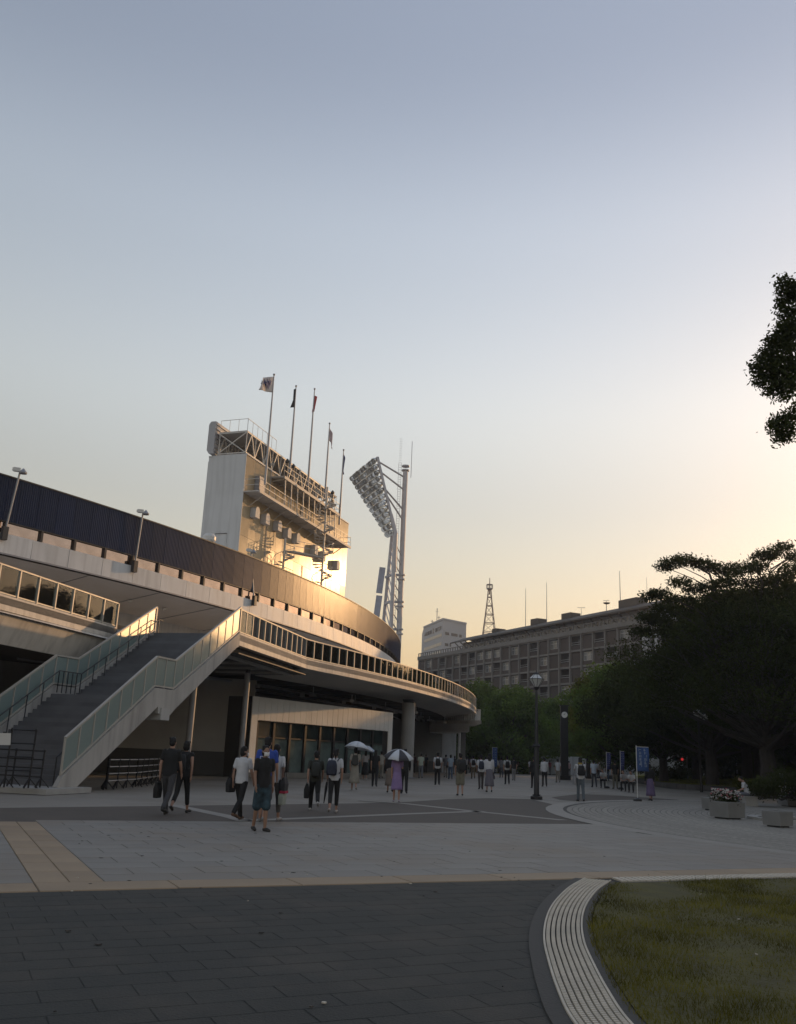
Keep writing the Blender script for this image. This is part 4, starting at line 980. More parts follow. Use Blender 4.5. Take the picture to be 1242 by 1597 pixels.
gm = MB().box((0, 0, (FH-1.6)/2), (BW-.6, .05, FH-1.7)).mesh('pane'); gm.materials.append(HWIN)
fw, fh_ = BW-.5, FH-1.6; fmm = MB()
for x in (-fw/2, -fw/6, fw/6, fw/2): fmm.box((x, 0, fh_/2), (.11, .14, fh_))
for z in (0.05, fh_*.62, fh_-.05): fmm.box((0, 0, z), (fw, .12, .11))
fme_ = fmm.mesh('window'); fme_.materials.append(HFR)
blm = MB().box((0, 0, .5), (BW-.5, .08, .1)).box((0, 0, .95), (BW-.5, .08, .08)).mesh('balcony_rail'); blm.materials.append(HFR)
rh = random.Random(5)
PAT = ['bwbdbwbdwwwbwbdbwbdbdbwb', 'wbdwdbdwdwdwbdbwbdbwbdbwd', 'bwdbwdbwwdbwwdbwbdbwbdbwd']
for f in range(NF):
    z0 = ZC-.9-(f+1)*FH
    part('floor_beam', MB().bar(H(-.2, z0+FH-.02, .0), H(NB*BW, z0+FH-.02, .0), .5, .42), CCOL, hall)
    if z0 < 8: continue
    for i in range(NB):
        k = PAT[f % 3][(i+f//3*5) % 24]
        if rh.random() < .1: k = rh.choice('bwd')
        c = H((i+.5)*BW, z0+.02, 0)
        if k == 'b': link('brick_panel', pme_, None, hall, c-off-cn*.12, (0, 0, yaw))
        elif k == 'w':
            link('spandrel', spm, None, hall, c-off-cn*.15, (0, 0, yaw))
            wo = link('window', fme_, None, hall, c-off-cn*.3+Vector((0, 0, 1.12)), (0, 0, yaw)); link('pane', gm, None, wo, (0, .04, 0.03), (rh.gauss(0, .01), 0, rh.gauss(0, .02)))
        else:
            link('spandrel', spm, None, hall, c-off-cn*.1, (0, 0, yaw)); link('balcony_rail', blm, None, hall, c-off-cn*.05+Vector((0, 0, .9)), (0, 0, yaw))
            if rh.random() < .5: link('back_window', gm, None, hall, c-off-cn*1.9+Vector((0, 0, .9)), (0, 0, yaw))
part('cornice', MB().bar(H(-.4, ZC-.35, .15), H(NB*BW, ZC-.35, .15), .9, 1.0), CCOL, hall)
bal = MB().bar(H(-.4, ZC+1.15, .2), H(NB*BW, ZC+1.15, .2), .2, .16); part('parapet_rail', bal, CCOL, hall)
bme_ = MB().box((0, 0, .55), (.28, .22, 1.0)).mesh('baluster'); bme_.materials.append(CCOL)
for i in range(NB*3): link('baluster', bme_, None, hall, H(-.3+i*BW/3, ZC+.08, .2)-off, (0, 0, yaw))
PEN = mat('penthouse_wall', (0.42, 0.43, 0.45), 0.7, var=0.12, scale=0.3)
ROOFM = mat('hall_roof', (0.075, 0.068, 0.062), 0.85, var=0.2, scale=0.4)
u_p0, u_p1 = 19.0, NB*BW-4.5
part('penthouse', MB().slab([H(u_p0, ZC, -4), H(u_p1, ZC, -4), H(u_p1, ZC+3.0, -4), H(u_p0, ZC+3.0, -4)], -cn, 9), PEN, hall)
part('roof', MB().slab([H(u_p0-2, ZC+2.6, -.8), H(u_p1+.6, ZC+2.6, -.8), H(u_p1+.6, ZC+4.5, -6), H(u_p0-2, ZC+4.5, -6)], (0, 0, 1), .35)
     .slab([H(u_p0-2, ZC+4.5, -6), H(u_p1+.6, ZC+4.5, -6), H(u_p1+.6, ZC+2.6, -13), H(u_p0-2, ZC+2.6, -13)], (0, 0, 1), .35), ROOFM, hall)
bk = MB()
for i in range(26): u = u_p0+(u_p1-u_p0)*i/25; bk.bar(H(u, ZC+.8, -3.9), H(u+rh.uniform(-.4, .4), ZC+2.65, -1.2), .16, .25)
part('eave_bracket', bk, ROOFM, hall)
LIV = leafmat('roof_creeper', (0.03, 0.03, 0.015), 0.5, 1.0, 0.2)
for px, w_, h_ in ((838, 3.0, 1.4), (888, 3.6, 1.2), (776, 2.2, .9), (985, 6, 1.6)):
    p = on_plane(px, 960, H(0, 0, -6), cn); u = (p-H(0, 0)).dot(cu); part('roof_housing', MB().slab([H(u-w_/2, ZC+4.3, -5), H(u+w_/2, ZC+4.3, -5), H(u+w_/2, ZC+4.3+h_+.4, -5), H(u-w_/2, ZC+4.3+h_+.4, -5)], -cn, 3), ROOFM, hall)
part('side_wing', MB().slab([H(NB*BW, 0, -6), H(NB*BW+14, 0, -6), H(NB*BW+14, ZC+2, -6), H(NB*BW, ZC+2, -6)], -cn, 14), PEN, hall)
part('stair_fin', MB().bar(H(NB*BW-3.6, 14, 1.2), H(NB*BW-3.6, 14, 0), .5, 26).bar(H(NB*BW-2.6, 14, 1.2), H(NB*BW-2.6, 14, 0), .5, 26).bar(H(NB*BW-.2, 14, 1.0), H(NB*BW-.2, 14, 0), .4, 27), PEN, hall)
def antenna(px, pt, pb, r_, label, extra=None):
    p = on_plane(px, pb, H(0, 0, -6), cn); q = on_plane(px, pt, H(0, 0, -6), cn)
    t = thing('antenna', label, 'antenna', (p.x, p.y, ZC+4), group='antennas on the city hall roof')
    part('rod', MB().tube([(p.x, p.y, ZC+4), (p.x, p.y, p.z+(q.z-p.z)*.5), (p.x, p.y, q.z)], [r_, r_*.8, r_*.5], 6), GREY_STEEL, t)
    part('base', MB().lathe([(.4, 0), (.4, .5), (.15, .8)], (p.x, p.y, ZC+4), 8), GREY_STEEL, t)
    if extra: extra(t, p, q)
antenna(820, 917, 970, .09, 'thin rod antenna standing left of the middle of the hall roof')
antenna(853, 908, 965, .09, 'thin rod antenna rising above the small roof housing')
antenna(968, 890, 948, .1, 'tallest thin rod antenna near the right end of the roof')
antenna(1010, 900, 942, .06, 'faint rod antenna at the edge of the tree crown')
def dish(t, p, q):
    part('dish', MB().lathe([(.05, 0), (.5, .1), (.85, .35), (.8, .36), (.4, .16), (.05, .06)], (p.x, p.y-.3, p.z+.6), 14), DARK_STEEL, t)
    part('cross_arm', MB().bar((p.x-.7, p.y, q.z), (p.x+.7, p.y, q.z+.15), .08, .08), GREY_STEEL, t)
antenna(946, 937, 947, .09, 'round dish with a small aerial on the hall roof', dish)
def yagi(t, p, q):
    m = MB().bar((p.x-.9, p.y, q.z), (p.x+.9, p.y, q.z+.1), .07, .07)
    for k in range(4): m.bar((p.x-.8+k*.5, p.y-.5, q.z+.05), (p.x-.8+k*.5, p.y+.5, q.z+.05), .05, .05)
    part('cross_arm', m, GREY_STEEL, t)
antenna(907, 948, 958, .06, 'small television aerial between the roof housings', yagi)
# ---- lattice mast behind the hall
lt = thing('lattice_tower', 'slender lattice radio mast with a ring platform behind the office roof', 'tower', tuple(on_y(762, 1180, 300)))
tb, tt_ = on_y(763, 985, 300), on_y(763.5, 918, 300); zb = tb.z-12; lx = tb.x; hgt = tt_.z-zb
TWM = mat('mast_paint', (0.3, 0.24, 0.22), 0.7, var=0.2, scale=.2); sec = 9; ms = MB()
def tw(f): return 3.0*(1-f)**1.15+.42
for k in range(sec):
    f0, f1 = k/sec, (k+1)/sec; z0, z1 = zb+hgt*f0, zb+hgt*f1; w0, w1 = tw(f0), tw(f1)
    c0 = [(lx+sx*w0, 300+sy*w0, z0) for sx, sy in ((-1, -1), (1, -1), (1, 1), (-1, 1))]; c1 = [(lx+sx*w1, 300+sy*w1, z1) for sx, sy in ((-1, -1), (1, -1), (1, 1), (-1, 1))]
    for j in range(4):
        ms.bar(c0[j], c1[j], .18, .18).bar(c0[j], c1[(j+1) % 4], .11, .11).bar(c0[j], c0[(j+1) % 4], .16, .24)
part('lattice', ms, TWM, lt)
part('platform', MB().lathe([(.9, 0), (1.05, .1), (1.05, .4), (.9, .4)], (lx, 300, tt_.z-.3), 14), GREY_STEEL, lt)
pr = MB()
for j in range(12): a = j*math.pi/6; pr.bar((lx+1.05*math.cos(a), 300+1.05*math.sin(a), tt_.z), (lx+1.05*math.cos(a), 300+1.05*math.sin(a), tt_.z+1.4), .1, .1)
pr.lathe([(1.1, 1.3), (1.1, 1.45)], (lx, 300, tt_.z), 14)
part('platform_rail', pr, GREY_STEEL, lt); part('spire', MB().tube([(lx, 300, tt_.z-2), (lx, 300, on_y(763.5, 901, 300).z)], [.28, .1], 6), TWM, lt)
# ---- pale tower block behind
pb = thing('office_block', 'pale tall office block with lettering high on its wall behind the hall', 'building', tuple(on_y(690, 1180, 360)))
b0, b1, b2 = on_y(660.5, 1000, 378), on_y(690.5, 1000, 352), on_y(727, 1000, 362)
zt = on_y(690.5, 966, 352).z
PBW = mat('pale_block_wall', (0.4, 0.42, 0.45), 0.7, var=0.05, scale=.1)
part('block', MB().prism([(b0.x, b0.y), (b1.x, b1.y), (b2.x, b2.y), (b2.x-10, b2.y+30), (b0.x, b0.y+20)], 0, zt), PBW, pb)
d1 = (b1-b0); d1.z = 0; L1_ = d1.length; d1.normalize(); m1 = Vector((d1.y, -d1.x, 0)); d2 = (b2-b1); d2.z = 0; L2_ = d2.length; d2.normalize(); m2 = Vector((d2.y, -d2.x, 0))
f0_ = Vector((b0.x, b0.y, 0)); f1_ = Vector((b1.x, b1.y, 0))
WB = mat('window_band', (0.55, 0.5, 0.42), 0.4, var=.1); WBD = mat('dark_window_band', (0.05, 0.055, 0.07), 0.3, var=.2)
for k in range(7):
    z = zt-6.5-k*3.4
    for j in range(8):
        a = L1_*(.06+.9*j/8); part('window', MB().slab([f0_+d1*a+Vector((0, 0, z)), f0_+d1*(a+L1_*.1)+Vector((0, 0, z)), f0_+d1*(a+L1_*.1)+Vector((0, 0, z+1.2)), f0_+d1*a+Vector((0, 0, z+1.2))], m1, .12), WB, pb)
for k, (s0_, s1_) in enumerate(((.1, .26), (.36, .62), (.7, .8), (.1, .24), (.3, .36))):
    z = zt-5.8-(k//3)*4.4; part('vent_opening', MB().slab([f1_+d2*L2_*s0_+Vector((0, 0, z)), f1_+d2*L2_*s1_+Vector((0, 0, z)), f1_+d2*L2_*s1_+Vector((0, 0, z+1.1)), f1_+d2*L2_*s0_+Vector((0, 0, z+1.1))], m2, .1), WBD, pb)
part('roof_coping', MB().bar(f0_+Vector((0, 0, zt+.2)), f1_+Vector((0, 0, zt+.2)), .5, .7).bar(f1_+Vector((0, 0, zt+.2)), Vector((b2.x, b2.y, zt+.2)), .5, .7), PBW, pb)
lt_ = MB(); rl = random.Random(2)
def glyph(mb, org, dx, nrm_, s_):
    for k in range(rl.randint(3, 5)):
        if rl.random() < .5: z = rl.uniform(0, s_); mb.bar(org+dx*rl.uniform(0, .1)*s_+Vector((0, 0, z))+nrm_*.1, org+dx*s_*.8+Vector((0, 0, z))+nrm_*.1, .1, s_*.14)
        else: x = rl.uniform(0, .8)*s_; mb.bar(org+dx*x+nrm_*.1, org+dx*x+Vector((0, 0, s_))+nrm_*.1, s_*.14, .1)
for j in list(range(7))+list(range(10, 15)): glyph(lt_, f0_+d1*L1_*(.06+j*.058)+Vector((0, 0, zt-3.9)), d1, m1, 1.5)
part('lettering', lt_, WBD, pb)
part('emblem', MB().slab([f0_+d1*L1_*.5+Vector((0, 0, zt-4.1)), f0_+d1*L1_*.56+Vector((0, 0, zt-4.1)), f0_+d1*L1_*.56+Vector((0, 0, zt-2)), f0_+d1*L1_*.5+Vector((0, 0, zt-2))], m1, .12), WBD, pb)
am = MB()
for s_, h_ in ((.35, 3), (.6, 7), (.7, 3.4)): q = f0_+d1*L1_*s_; am.tube([q+Vector((1, 6, zt)), q+Vector((1, 6, zt+h_))], .16, 5).bar(q+Vector((.3, 6, zt+h_*.8)), q+Vector((1.8, 6, zt+h_*.8)), .12, .12)
part('roof_antenna', am, GREY_STEEL, pb)
# ---- street side behind the trees: fence panels, far blocks
FEN = mat('white_fence_panel', (0.42, 0.44, 0.46), 0.6, var=0.1, scale=.5, rnd=.1)
def panel_fence(pa, pb_, h, n, label, y0, y1):
    a, b = on_y(pa, 1200, y0), on_y(pb_, 1200, y1); a.z = b.z = 0
    t = thing('site_fence', label, 'fence', tuple(a), group='white site fences along the street')
    d = (b-a)/n
    for i in range(n):
        q = a+d*i; part('panel', MB().bar(q+d.normalized()*.04+Vector((0, 0, h/2+.1)), q+d-d.normalized()*.04+Vector((0, 0, h/2+.1)), .06, h), FEN, t)
        part('post', MB().box((q.x, q.y+.06, h/2), (.08, .08, h+.2)), GREY_STEEL, t)
panel_fence(795, 905, 2.4, 10, 'white site fence panels behind the crowd under the trees', 128, 126)
panel_fence(905, 990, 2.2, 8, 'white fence panels behind the blue banners', 120, 112)
def far_block(px0, px1, y, h, col, label, seed):
    r2 = random.Random(seed); a, b = on_y(px0, 1190, y), on_y(px1, 1190, y); t = thing('street_building', label, 'building', (a.x, y, 0), group='low buildings across the street')
    m_ = mat('street_wall', col, .8, var=.12, scale=.3)
    part('block', MB().prism([(a.x, y), (b.x, y), (b.x, y+14), (a.x, y+14)], 0, h), m_, t)
    part('parapet', MB().bar((a.x-.2, y-.05, h+.15), (b.x+.2, y-.05, h+.15), .5, .5), CCOL, t)
    nx = max(3, int((b.x-a.x)/3)); nz = int((h-1)/3.2)
    for i in range(nx):
        for k in range(nz):
            x = a.x+(b.x-a.x)*(i+.5)/nx; part('window', MB().box((x, y-.04, 2.0+k*3.2), (1.6, .1, 1.5)), HWIN, t)
far_block(640, 760, 190, 9, (0.16, 0.155, 0.15), 'low grey street building behind the far end of the deck', 1)
far_block(1010, 1130, 165, 7, (0.12, 0.11, 0.1), 'low brown street building behind the tree trunks', 2)
far_block(1135, 1300, 150, 8, (0.14, 0.13, 0.13), 'low dim street building at the right behind the trunks', 3)
# ================================================================== trees
BARK = mat('bark', (0.04, 0.034, 0.03), 0.9, var=0.3, scale=4, bump=0.6, bscale=14)
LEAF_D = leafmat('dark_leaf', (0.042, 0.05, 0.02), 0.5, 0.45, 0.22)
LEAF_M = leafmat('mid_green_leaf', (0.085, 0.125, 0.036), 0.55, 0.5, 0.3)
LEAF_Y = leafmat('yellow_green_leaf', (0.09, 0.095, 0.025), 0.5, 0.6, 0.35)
def leaves(clumps, n, size, name, m, parent, off, flat=0.5, seed=0):
    r = np.random.default_rng(seed); C_ = np.array([c[0] for c in clumps]); RR = np.array([c[1] for c in clumps])
    wgt = (RR[:, 0]*RR[:, 1]*RR[:, 2])**(0.7); idx = r.choice(len(clumps), n, p=wgt/wgt.sum())
    d = r.normal(size=(n, 3)); d /= np.linalg.norm(d, axis=1)[:, None]; rad = r.uniform(0.25, 1.08, n)**0.6
    P = C_[idx]+d*rad[:, None]*RR[idx]
    # leaves gather on twigs
    tw_ = r.normal(size=(n, 3))*size*1.1; P += tw_
    A = r.normal(size=(n, 3)); A /= np.linalg.norm(A, axis=1)[:, None]; Nn = r.normal(size=(n, 3)); Nn[:, 2] += flat*2
    Bv = np.cross(Nn, A); Bv /= np.linalg.norm(Bv, axis=1)[:, None]+1e-9
    s = (size*r.uniform(0.6, 1.25, n))[:, None]
    V = np.stack([P-A*s, P+Bv*s*.42-A*s*.1, P+A*s, P-Bv*s*.42-A*s*.1], 1).reshape(-1, 3)-np.array(off)
    F = np.arange(4*n).reshape(-1, 4); me = fastmesh(name, V, F); me.materials.append(m)
    return link(name, me, None, parent)
def tree(label, x, y, h, cr, tr, seed, m, kind='round', base=0.28, nl=16000, ls=0.2, group='trees round the plaza', name='broadleaf_tree', clumps_n=46, lean=(0, 0)):
    r = random.Random(seed); t = thing(name, label, 'tree', (x, y, 0), group=group)
    mb = MB(); top = Vector((x+lean[0], y+lean[1], h*.72)); f = [Vector((x, y, 0))+(top-Vector((x, y, 0)))*k/5+Vector((r.uniform(-.25, .25), r.uniform(-.25, .25), 0))*(1 if k else 0)*cr*.08 for k in range(6)]
    mb.tube([f[0]+Vector((0, 0, -.2)), f[0]+Vector((0, 0, .35))]+f[1:], [tr*1.5, tr*1.08, tr*.95, tr*.8, tr*.62, tr*.42, tr*.22], 9)
    clumps = []
    for i in range(clumps_n):
        q = (i+.5)/clumps_n
        if kind == 'layer':
            zf = base+(1-base)*(q**.85); prof = math.sin(min(1, (1-q)*1.25+.12)*math.pi/2)**.8*(.75+.35*r.random())
        else:
            zf = base+(1-base)*q; prof = math.sqrt(max(0.04, 1-(2*q-.95)**2*.95))*(.7+.4*r.random())
        a = i*2.399+r.uniform(-.5, .5); rr_ = cr*prof*(.12+.88*math.sqrt(r.random()))
        z = h*zf*.97; sz = cr*(.17+.13*r.random())*(1.25 if kind == 'layer' else 1.1)
        c = (x+lean[0]*zf+rr_*math.cos(a), y+lean[1]*zf+rr_*math.sin(a), z-sz*.2)
        clumps.append((c, (sz, sz, sz*(.38 if kind == 'layer' else .72))))
        k = min(4.6, max(1.3, zf*5*.72)); j = int(k); o = f[j]+(f[min(5, j+1)]-f[j])*(k-j); o = o*.75+Vector((f[max(1, j-1)]))*.25
        c_ = Vector(c); mid = o+(c_-o)*.5+Vector((0, 0, -.06*(c_-o).length+r.uniform(-.2, .3)))
        mb.tube([o, mid, c_], [tr*.3*(1-q*.5), tr*.17, tr*.05], 5, cap=False)
        for _ in range(2):
            e = c_+Vector((r.uniform(-1, 1)*sz, r.uniform(-1, 1)*sz, r.uniform(-.3, .4)*sz)); mb.tube([mid+(c_-mid)*.5, (mid+(c_-mid)*.7+e)*.5, e], [tr*.09, tr*.06, .012], 4, cap=False)
    part('trunk', mb, BARK, t); leaves(clumps, nl, ls, 'crown', m, t, (x, y, 0), .55 if kind == 'layer' else .25, seed); return t
GT = 'trees on the right of the plaza'
def TX(px, y): return on_y(px, 1190, y).x
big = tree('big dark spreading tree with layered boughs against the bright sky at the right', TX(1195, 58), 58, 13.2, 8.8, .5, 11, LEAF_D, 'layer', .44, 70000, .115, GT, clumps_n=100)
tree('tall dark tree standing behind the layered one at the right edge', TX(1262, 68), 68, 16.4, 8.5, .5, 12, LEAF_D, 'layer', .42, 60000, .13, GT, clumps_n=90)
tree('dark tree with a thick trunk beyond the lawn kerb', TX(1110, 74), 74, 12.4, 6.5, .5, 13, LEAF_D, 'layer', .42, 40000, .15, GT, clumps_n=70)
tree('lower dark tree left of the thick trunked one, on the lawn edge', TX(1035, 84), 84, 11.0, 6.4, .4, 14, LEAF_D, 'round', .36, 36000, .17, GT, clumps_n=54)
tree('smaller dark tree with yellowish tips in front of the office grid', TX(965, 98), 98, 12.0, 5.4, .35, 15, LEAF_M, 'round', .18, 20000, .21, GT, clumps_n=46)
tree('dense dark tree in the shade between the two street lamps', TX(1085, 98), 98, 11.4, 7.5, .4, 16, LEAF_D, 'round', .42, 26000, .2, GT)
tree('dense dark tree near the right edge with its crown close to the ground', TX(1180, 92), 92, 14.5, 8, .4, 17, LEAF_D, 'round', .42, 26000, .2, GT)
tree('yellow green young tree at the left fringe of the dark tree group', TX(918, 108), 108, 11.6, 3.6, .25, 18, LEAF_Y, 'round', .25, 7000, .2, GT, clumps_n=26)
tree('round camphor tree just right of the lamp post', TX(862, 132), 132, 10.2, 6.2, .4, 21, LEAF_M, 'round', .15, 17000, .25, 'camphor trees in front of the city hall')
tree('broad camphor tree left of the lamp post', TX(795, 124), 124, 10.8, 7.2, .4, 22, LEAF_M, 'round', .15, 20000, .25, 'camphor trees in front of the city hall')
tree('camphor tree rising behind the tip of the curved deck', TX(745, 140), 140, 13.0, 6.0, .4, 23, LEAF_M, 'round', .15, 17000, .26, 'camphor trees in front of the city hall')
tree('dark tree with lowest crown behind the clock pillar', TX(905, 138), 138, 9.5, 6.5, .4, 24, LEAF_D, 'round', .12, 16000, .26, 'camphor trees in front of the city hall')
tree('shaded tree filling the gap behind the far white railing', TX(712, 158), 158, 11.0, 7, .4, 25, LEAF_D, 'round', .12, 14000, .28, 'camphor trees in front of the city hall')
tree('dark tree low behind the broad camphor', TX(830, 160), 160, 9.5, 7, .4, 26, LEAF_D, 'round', .1, 12000, .28, 'camphor trees in front of the city hall')
tcl = []; rt = random.Random(41); tbw = MB()
bx = TX(1195, 58)
for px, py in ((1036, 884), (1050, 878), (1066, 873), (1082, 877), (1098, 880), (1114, 886), (1132, 892), (1150, 894), (1143, 884), (1168, 884), (1182, 886), (1130, 908), (1165, 908), (1195, 905), (1222, 900), (1190, 868), (1206, 862), (1222, 853), (1240, 868), (1236, 886), (1258, 860), (1060, 908), (1080, 918), (1104, 915), (1048, 934), (1016, 930), (1028, 926), (1072, 938), (1110, 932), (1140, 930), (1036, 950), (1062, 956), (1010, 962), (1030, 968), (1095, 950), (1125, 955), (1175, 928), (1205, 925), (1235, 915), (1270, 905), (1170, 950), (1210, 948), (1250, 940), (1080, 965), (1000, 985), (1285, 880), (1150, 970), (1190, 972), (1230, 970), (1040, 985)):
    yy = 58+rt.uniform(-2.5, 2.5); p = on_y(px, py, yy); s_ = rt.uniform(.55, .85)
    tcl.append(((p.x, p.y, p.z), (s_, s_*1.3, s_*.36))); o = Vector((bx+(p.x-bx)*.35, 58+(yy-58)*.5, p.z-1.0-abs(p.x-bx)*.12))
    tbw.tube([o, o+(p-o)*.5+Vector((0, 0, .15)), p, p+(p-o).normalized()*.6], [.06, .035, .016, .006], 4, cap=False)
for k_ in range(6):
    c_ = Vector(tcl[k_*8+2][0]); tbw.tube([(bx, 58, 6.0), (bx+(c_.x-bx)*.3, 58, 8.6+.25*k_), (bx+(c_.x-bx)*.62, c_.y, c_.z-.9), c_], [.2, .13, .07, .02], 6, cap=False)
leaves(tcl, 26000, .105, 'upper_crown', LEAF_D, big, (bx, 58, 0), .6, 88); part('limb', tbw, BARK, big)
tree('taller dark tree added to shade the stairs, its crown above the thick trunked one', 30.5, 79, 17.6, 6.5, .45, 61, LEAF_D, 'layer', .36, 36000, .16, GT, clumps_n=60)  # tree added and sized to keep the low sun off the stairs
tree('tall dark tree added to shade the stairs, far back among the trunks on the right', 37, 86, 16.0, 6.5, .45, 62, LEAF_D, 'layer', .36, 30000, .17, GT, clumps_n=50)  # second tree added to shade the stairs
# near tree whose branch hangs into the right side of the sky
nt_ = tree('near dark tree whose leafy boughs hang in from the right edge of the sky', 14.6, 22.5, 17.5, 3.3, .35, 31, LEAF_D, 'round', .4, 34000, .09, 'trees at the near right of the plaza', clumps_n=40)
ncl = []
for px, py, r_, y in ((1232, 440, .2, 22), (1240, 455, .3, 22), (1229, 474, .16, 22), (1240, 490, .3, 22), (1236, 520, .36, 22), (1217, 535, .25, 22), (1230, 550, .42, 22), (1206, 554, .25, 22), (1193, 572, .22, 22), (1212, 575, .36, 22), (1197, 592, .22, 22), (1235, 585, .46, 22), (1216, 603, .28, 22), (1236, 610, .3, 22), (1226, 654, .2, 22), (1219, 663, .19, 22), (1237, 672, .3, 22), (1230, 682, .2, 22), (1242, 652, .2, 22), (1262, 640, .3, 22), (1262, 520, .6, 22), (1270, 575, .6, 22), (1258, 455, .4, 22)):
    p = on_y(px-11, py, y); ncl.append(((p.x, p.y, p.z), (r_, r_*1.3, r_*.8)))
leaves([c_ for c_ in ncl if c_[1][0] < .32], 5200, .062, 'bough_leaves', LEAF_D, nt_, (14.6, 22.5, 0), .2, 77); leaves([c_ for c_ in ncl if c_[1][0] >= .32], 6500, .068, 'bough_leaves', LEAF_D, nt_, (14.6, 22.5, 0), .2, 78)
bw = MB()
for c, r_ in ncl: bw.tube([(14.0, 22.5, c[2]-1.2), ((14+c[0])/2, 22.3, c[2]-.5), c], [.05, .03, .008], 4, cap=False)
part('bough', bw, BARK, nt_)
# trees out of the frame to the right added to shade the plaza
for i, (x, y, h, c_) in enumerate(((40, 80, 13, 8), (48, 96, 13.5, 8), (38, 104, 11.8, 8), (56, 112, 14, 8), (50, 124, 14, 8), (34, 56, 14, 8), (30, 40, 13, 7), (24, 30, 12, 6), (44, 66, 14, 8), (62, 130, 14, 8), (70, 146, 14, 8))):
    tree('unseen tree added to shade the plaza from the right, '+['first', 'second', 'third', 'fourth', 'fifth', 'sixth', 'seventh', 'eighth', 'ninth', 'tenth', 'eleventh'][i]+' along the park', x, y, h, c_, .4, 50+i, LEAF_D, 'round', .12, 14000, .3, 'added shade trees off to the right')
# ================================================================== street furniture
GLASSL = glassy('lantern_glass', (0.75, 0.77, 0.77), 0.25, 0.06)
def ground_at(px, py): p = on_z(px, py); return p
# lamp post with a faceted lantern
lp = ground_at(837, 1246.5); D_ = lp.y
lt2 = thing('lamp_post', 'dark lamp post with a pointed diamond shaped glass lantern', 'lamp post', (lp.x, lp.y, 0))
hz_ = on_y(836, 1075, D_).z
part('base', MB().lathe([(.26, 0), (.26, .12), (.17, .16), (.18, .2)], (0, 0, 0), 16), BLACK, lt2, world=False)
part('pole', MB().lathe([(.12, .15), (.11, 2.2), (.08, 2.3), (.07, 3.6), (.058, hz_-.15), (.045, hz_)], (0, 0, 0), 14), DARK_STEEL, lt2, world=False)
part('collar', MB().lathe([(.16, 2.2), (.175, 2.25), (.13, 2.34)], (0, 0, 0), 14), BLACK, lt2, world=False)
part('holder', MB().lathe([(.05, hz_-.05), (.1, hz_+.02), (.13, hz_+.1), (.06, hz_+.12)], (0, 0, 0), 8), BLACK, lt2, world=False)
zt_ = on_y(836, 1050, D_).z; zmid = hz_+.1+(zt_-hz_-.1)*.58; rL = .34
gl = MB(); fr_ = MB(); n8 = 8
mid = [Vector((rL*math.cos(2*math.pi*k/n8), rL*math.sin(2*math.pi*k/n8), zmid)) for k in range(n8)]
apx = Vector((0, 0, zt_)); bot = [Vector((.09*math.cos(2*math.pi*k/n8), .09*math.sin(2*math.pi*k/n8), hz_+.1)) for k in range(n8)]; tp_ = [Vector((.14*math.cos(2*math.pi*k/n8), .14*math.sin(2*math.pi*k/n8), zt_-.06)) for k in range(n8)]
for k in range(n8):
    k2 = (k+1) % n8
    part('glass_facet', MB().add([bot[k], bot[k2], mid[k2], mid[k]], [(0, 1, 2, 3)]), GLASSL, lt2, world=False)
    part('glass_facet', MB().add([mid[k], mid[k2], tp_[k2], tp_[k]], [(0, 1, 2, 3)]), GLASSL, lt2, world=False)
    fr_.bar(mid[k], mid[k2], .02, .025).bar(bot[k], mid[k], .018, .018).bar(mid[k], tp_[k], .018, .018)
fr_.lathe([(.15, zt_-.07), (.12, zt_), (.02, zt_+.05), (.015, zt_+.14)], (0, 0, 0), 8)
part('lantern_frame', fr_, BLACK, lt2, world=False); part('bulb', MB().lathe([(.03, hz_+.1), (.09, hz_+.2), (.1, hz_+.36), (.03, hz_+.42)], (0, 0, 0), 10), LAMPG, lt2, world=False)
# twin globe lamps under the trees
def globe_lamp(px, pyb, globes, label):
    p = on_y(px, pyb, 66); t = thing('street_lamp', label, 'street lamp', (p.x, p.y, 0), group='globe lamps under the trees')
    zz = [on_y(gx, gy, 66) for gx, gy in globes]; top = max(z.z for z in zz)
    part('pole', MB().tube([(p.x, p.y, 0), (p.x, p.y, 1), (p.x, p.y, top-.3)], [.12, .09, .06], 8), BLACK, t)
    for z in zz:
        part('arm', MB().tube([(p.x, p.y, z.z-.5), ((p.x+z.x)/2, p.y, z.z-.5), (z.x, p.y, z.z-.3)], .03, 6), BLACK, t)
        part('globe', MB().ell((z.x, p.y, z.z), (.3, .3, .28), 14, 9), LAMPG, t, smooth=True); part('cap', MB().lathe([(.16, 0), (.12, .08), (.02, .12)], (z.x, p.y, z.z+.25), 10), BLACK, t)
globe_lamp(1094, 1226, [(1088, 1112), (1098, 1119.5)], 'street lamp with two pale globes under the dark trees')
# clock pillar
cp = on_y(880.5, 1195, 92); ct = thing('clock_pillar', 'tall black pillar with a small round white clock face', 'clock', (cp.x, cp.y, 0))
ch = on_y(880, 1101, 92).z
part('pillar', MB().box((0, 0, ch/2), (.72, .45, ch)).box((0, 0, .2), (1.1, .75, .4)).box((0, 0, ch+.04), (.95, .6, .1)), BLACK, ct, world=False)
cz = on_y(880, 1115, 92).z
part('clock_face', MB().slab([(.3*math.cos(a*math.pi/12), -.27, cz+.3*math.sin(a*math.pi/12)) for a in range(24)], (0, -1, 0), .04), mat('clock_white', (.75, .75, .72), .4, var=0), ct, world=False)
part('clock_hand', MB().bar((0, -.33, cz), (.05, -.33, cz+.24), .03, .02).bar((0, -.33, cz), (-.15, -.33, cz+.08), .035, .02), BLACK, ct, world=False)
part('rim', MB().slab([(.35*math.cos(a*math.pi/12), -.255, cz+.35*math.sin(a*math.pi/12)) for a in range(24)], (0, -1, 0), .02), DARK_STEEL, ct, world=False)
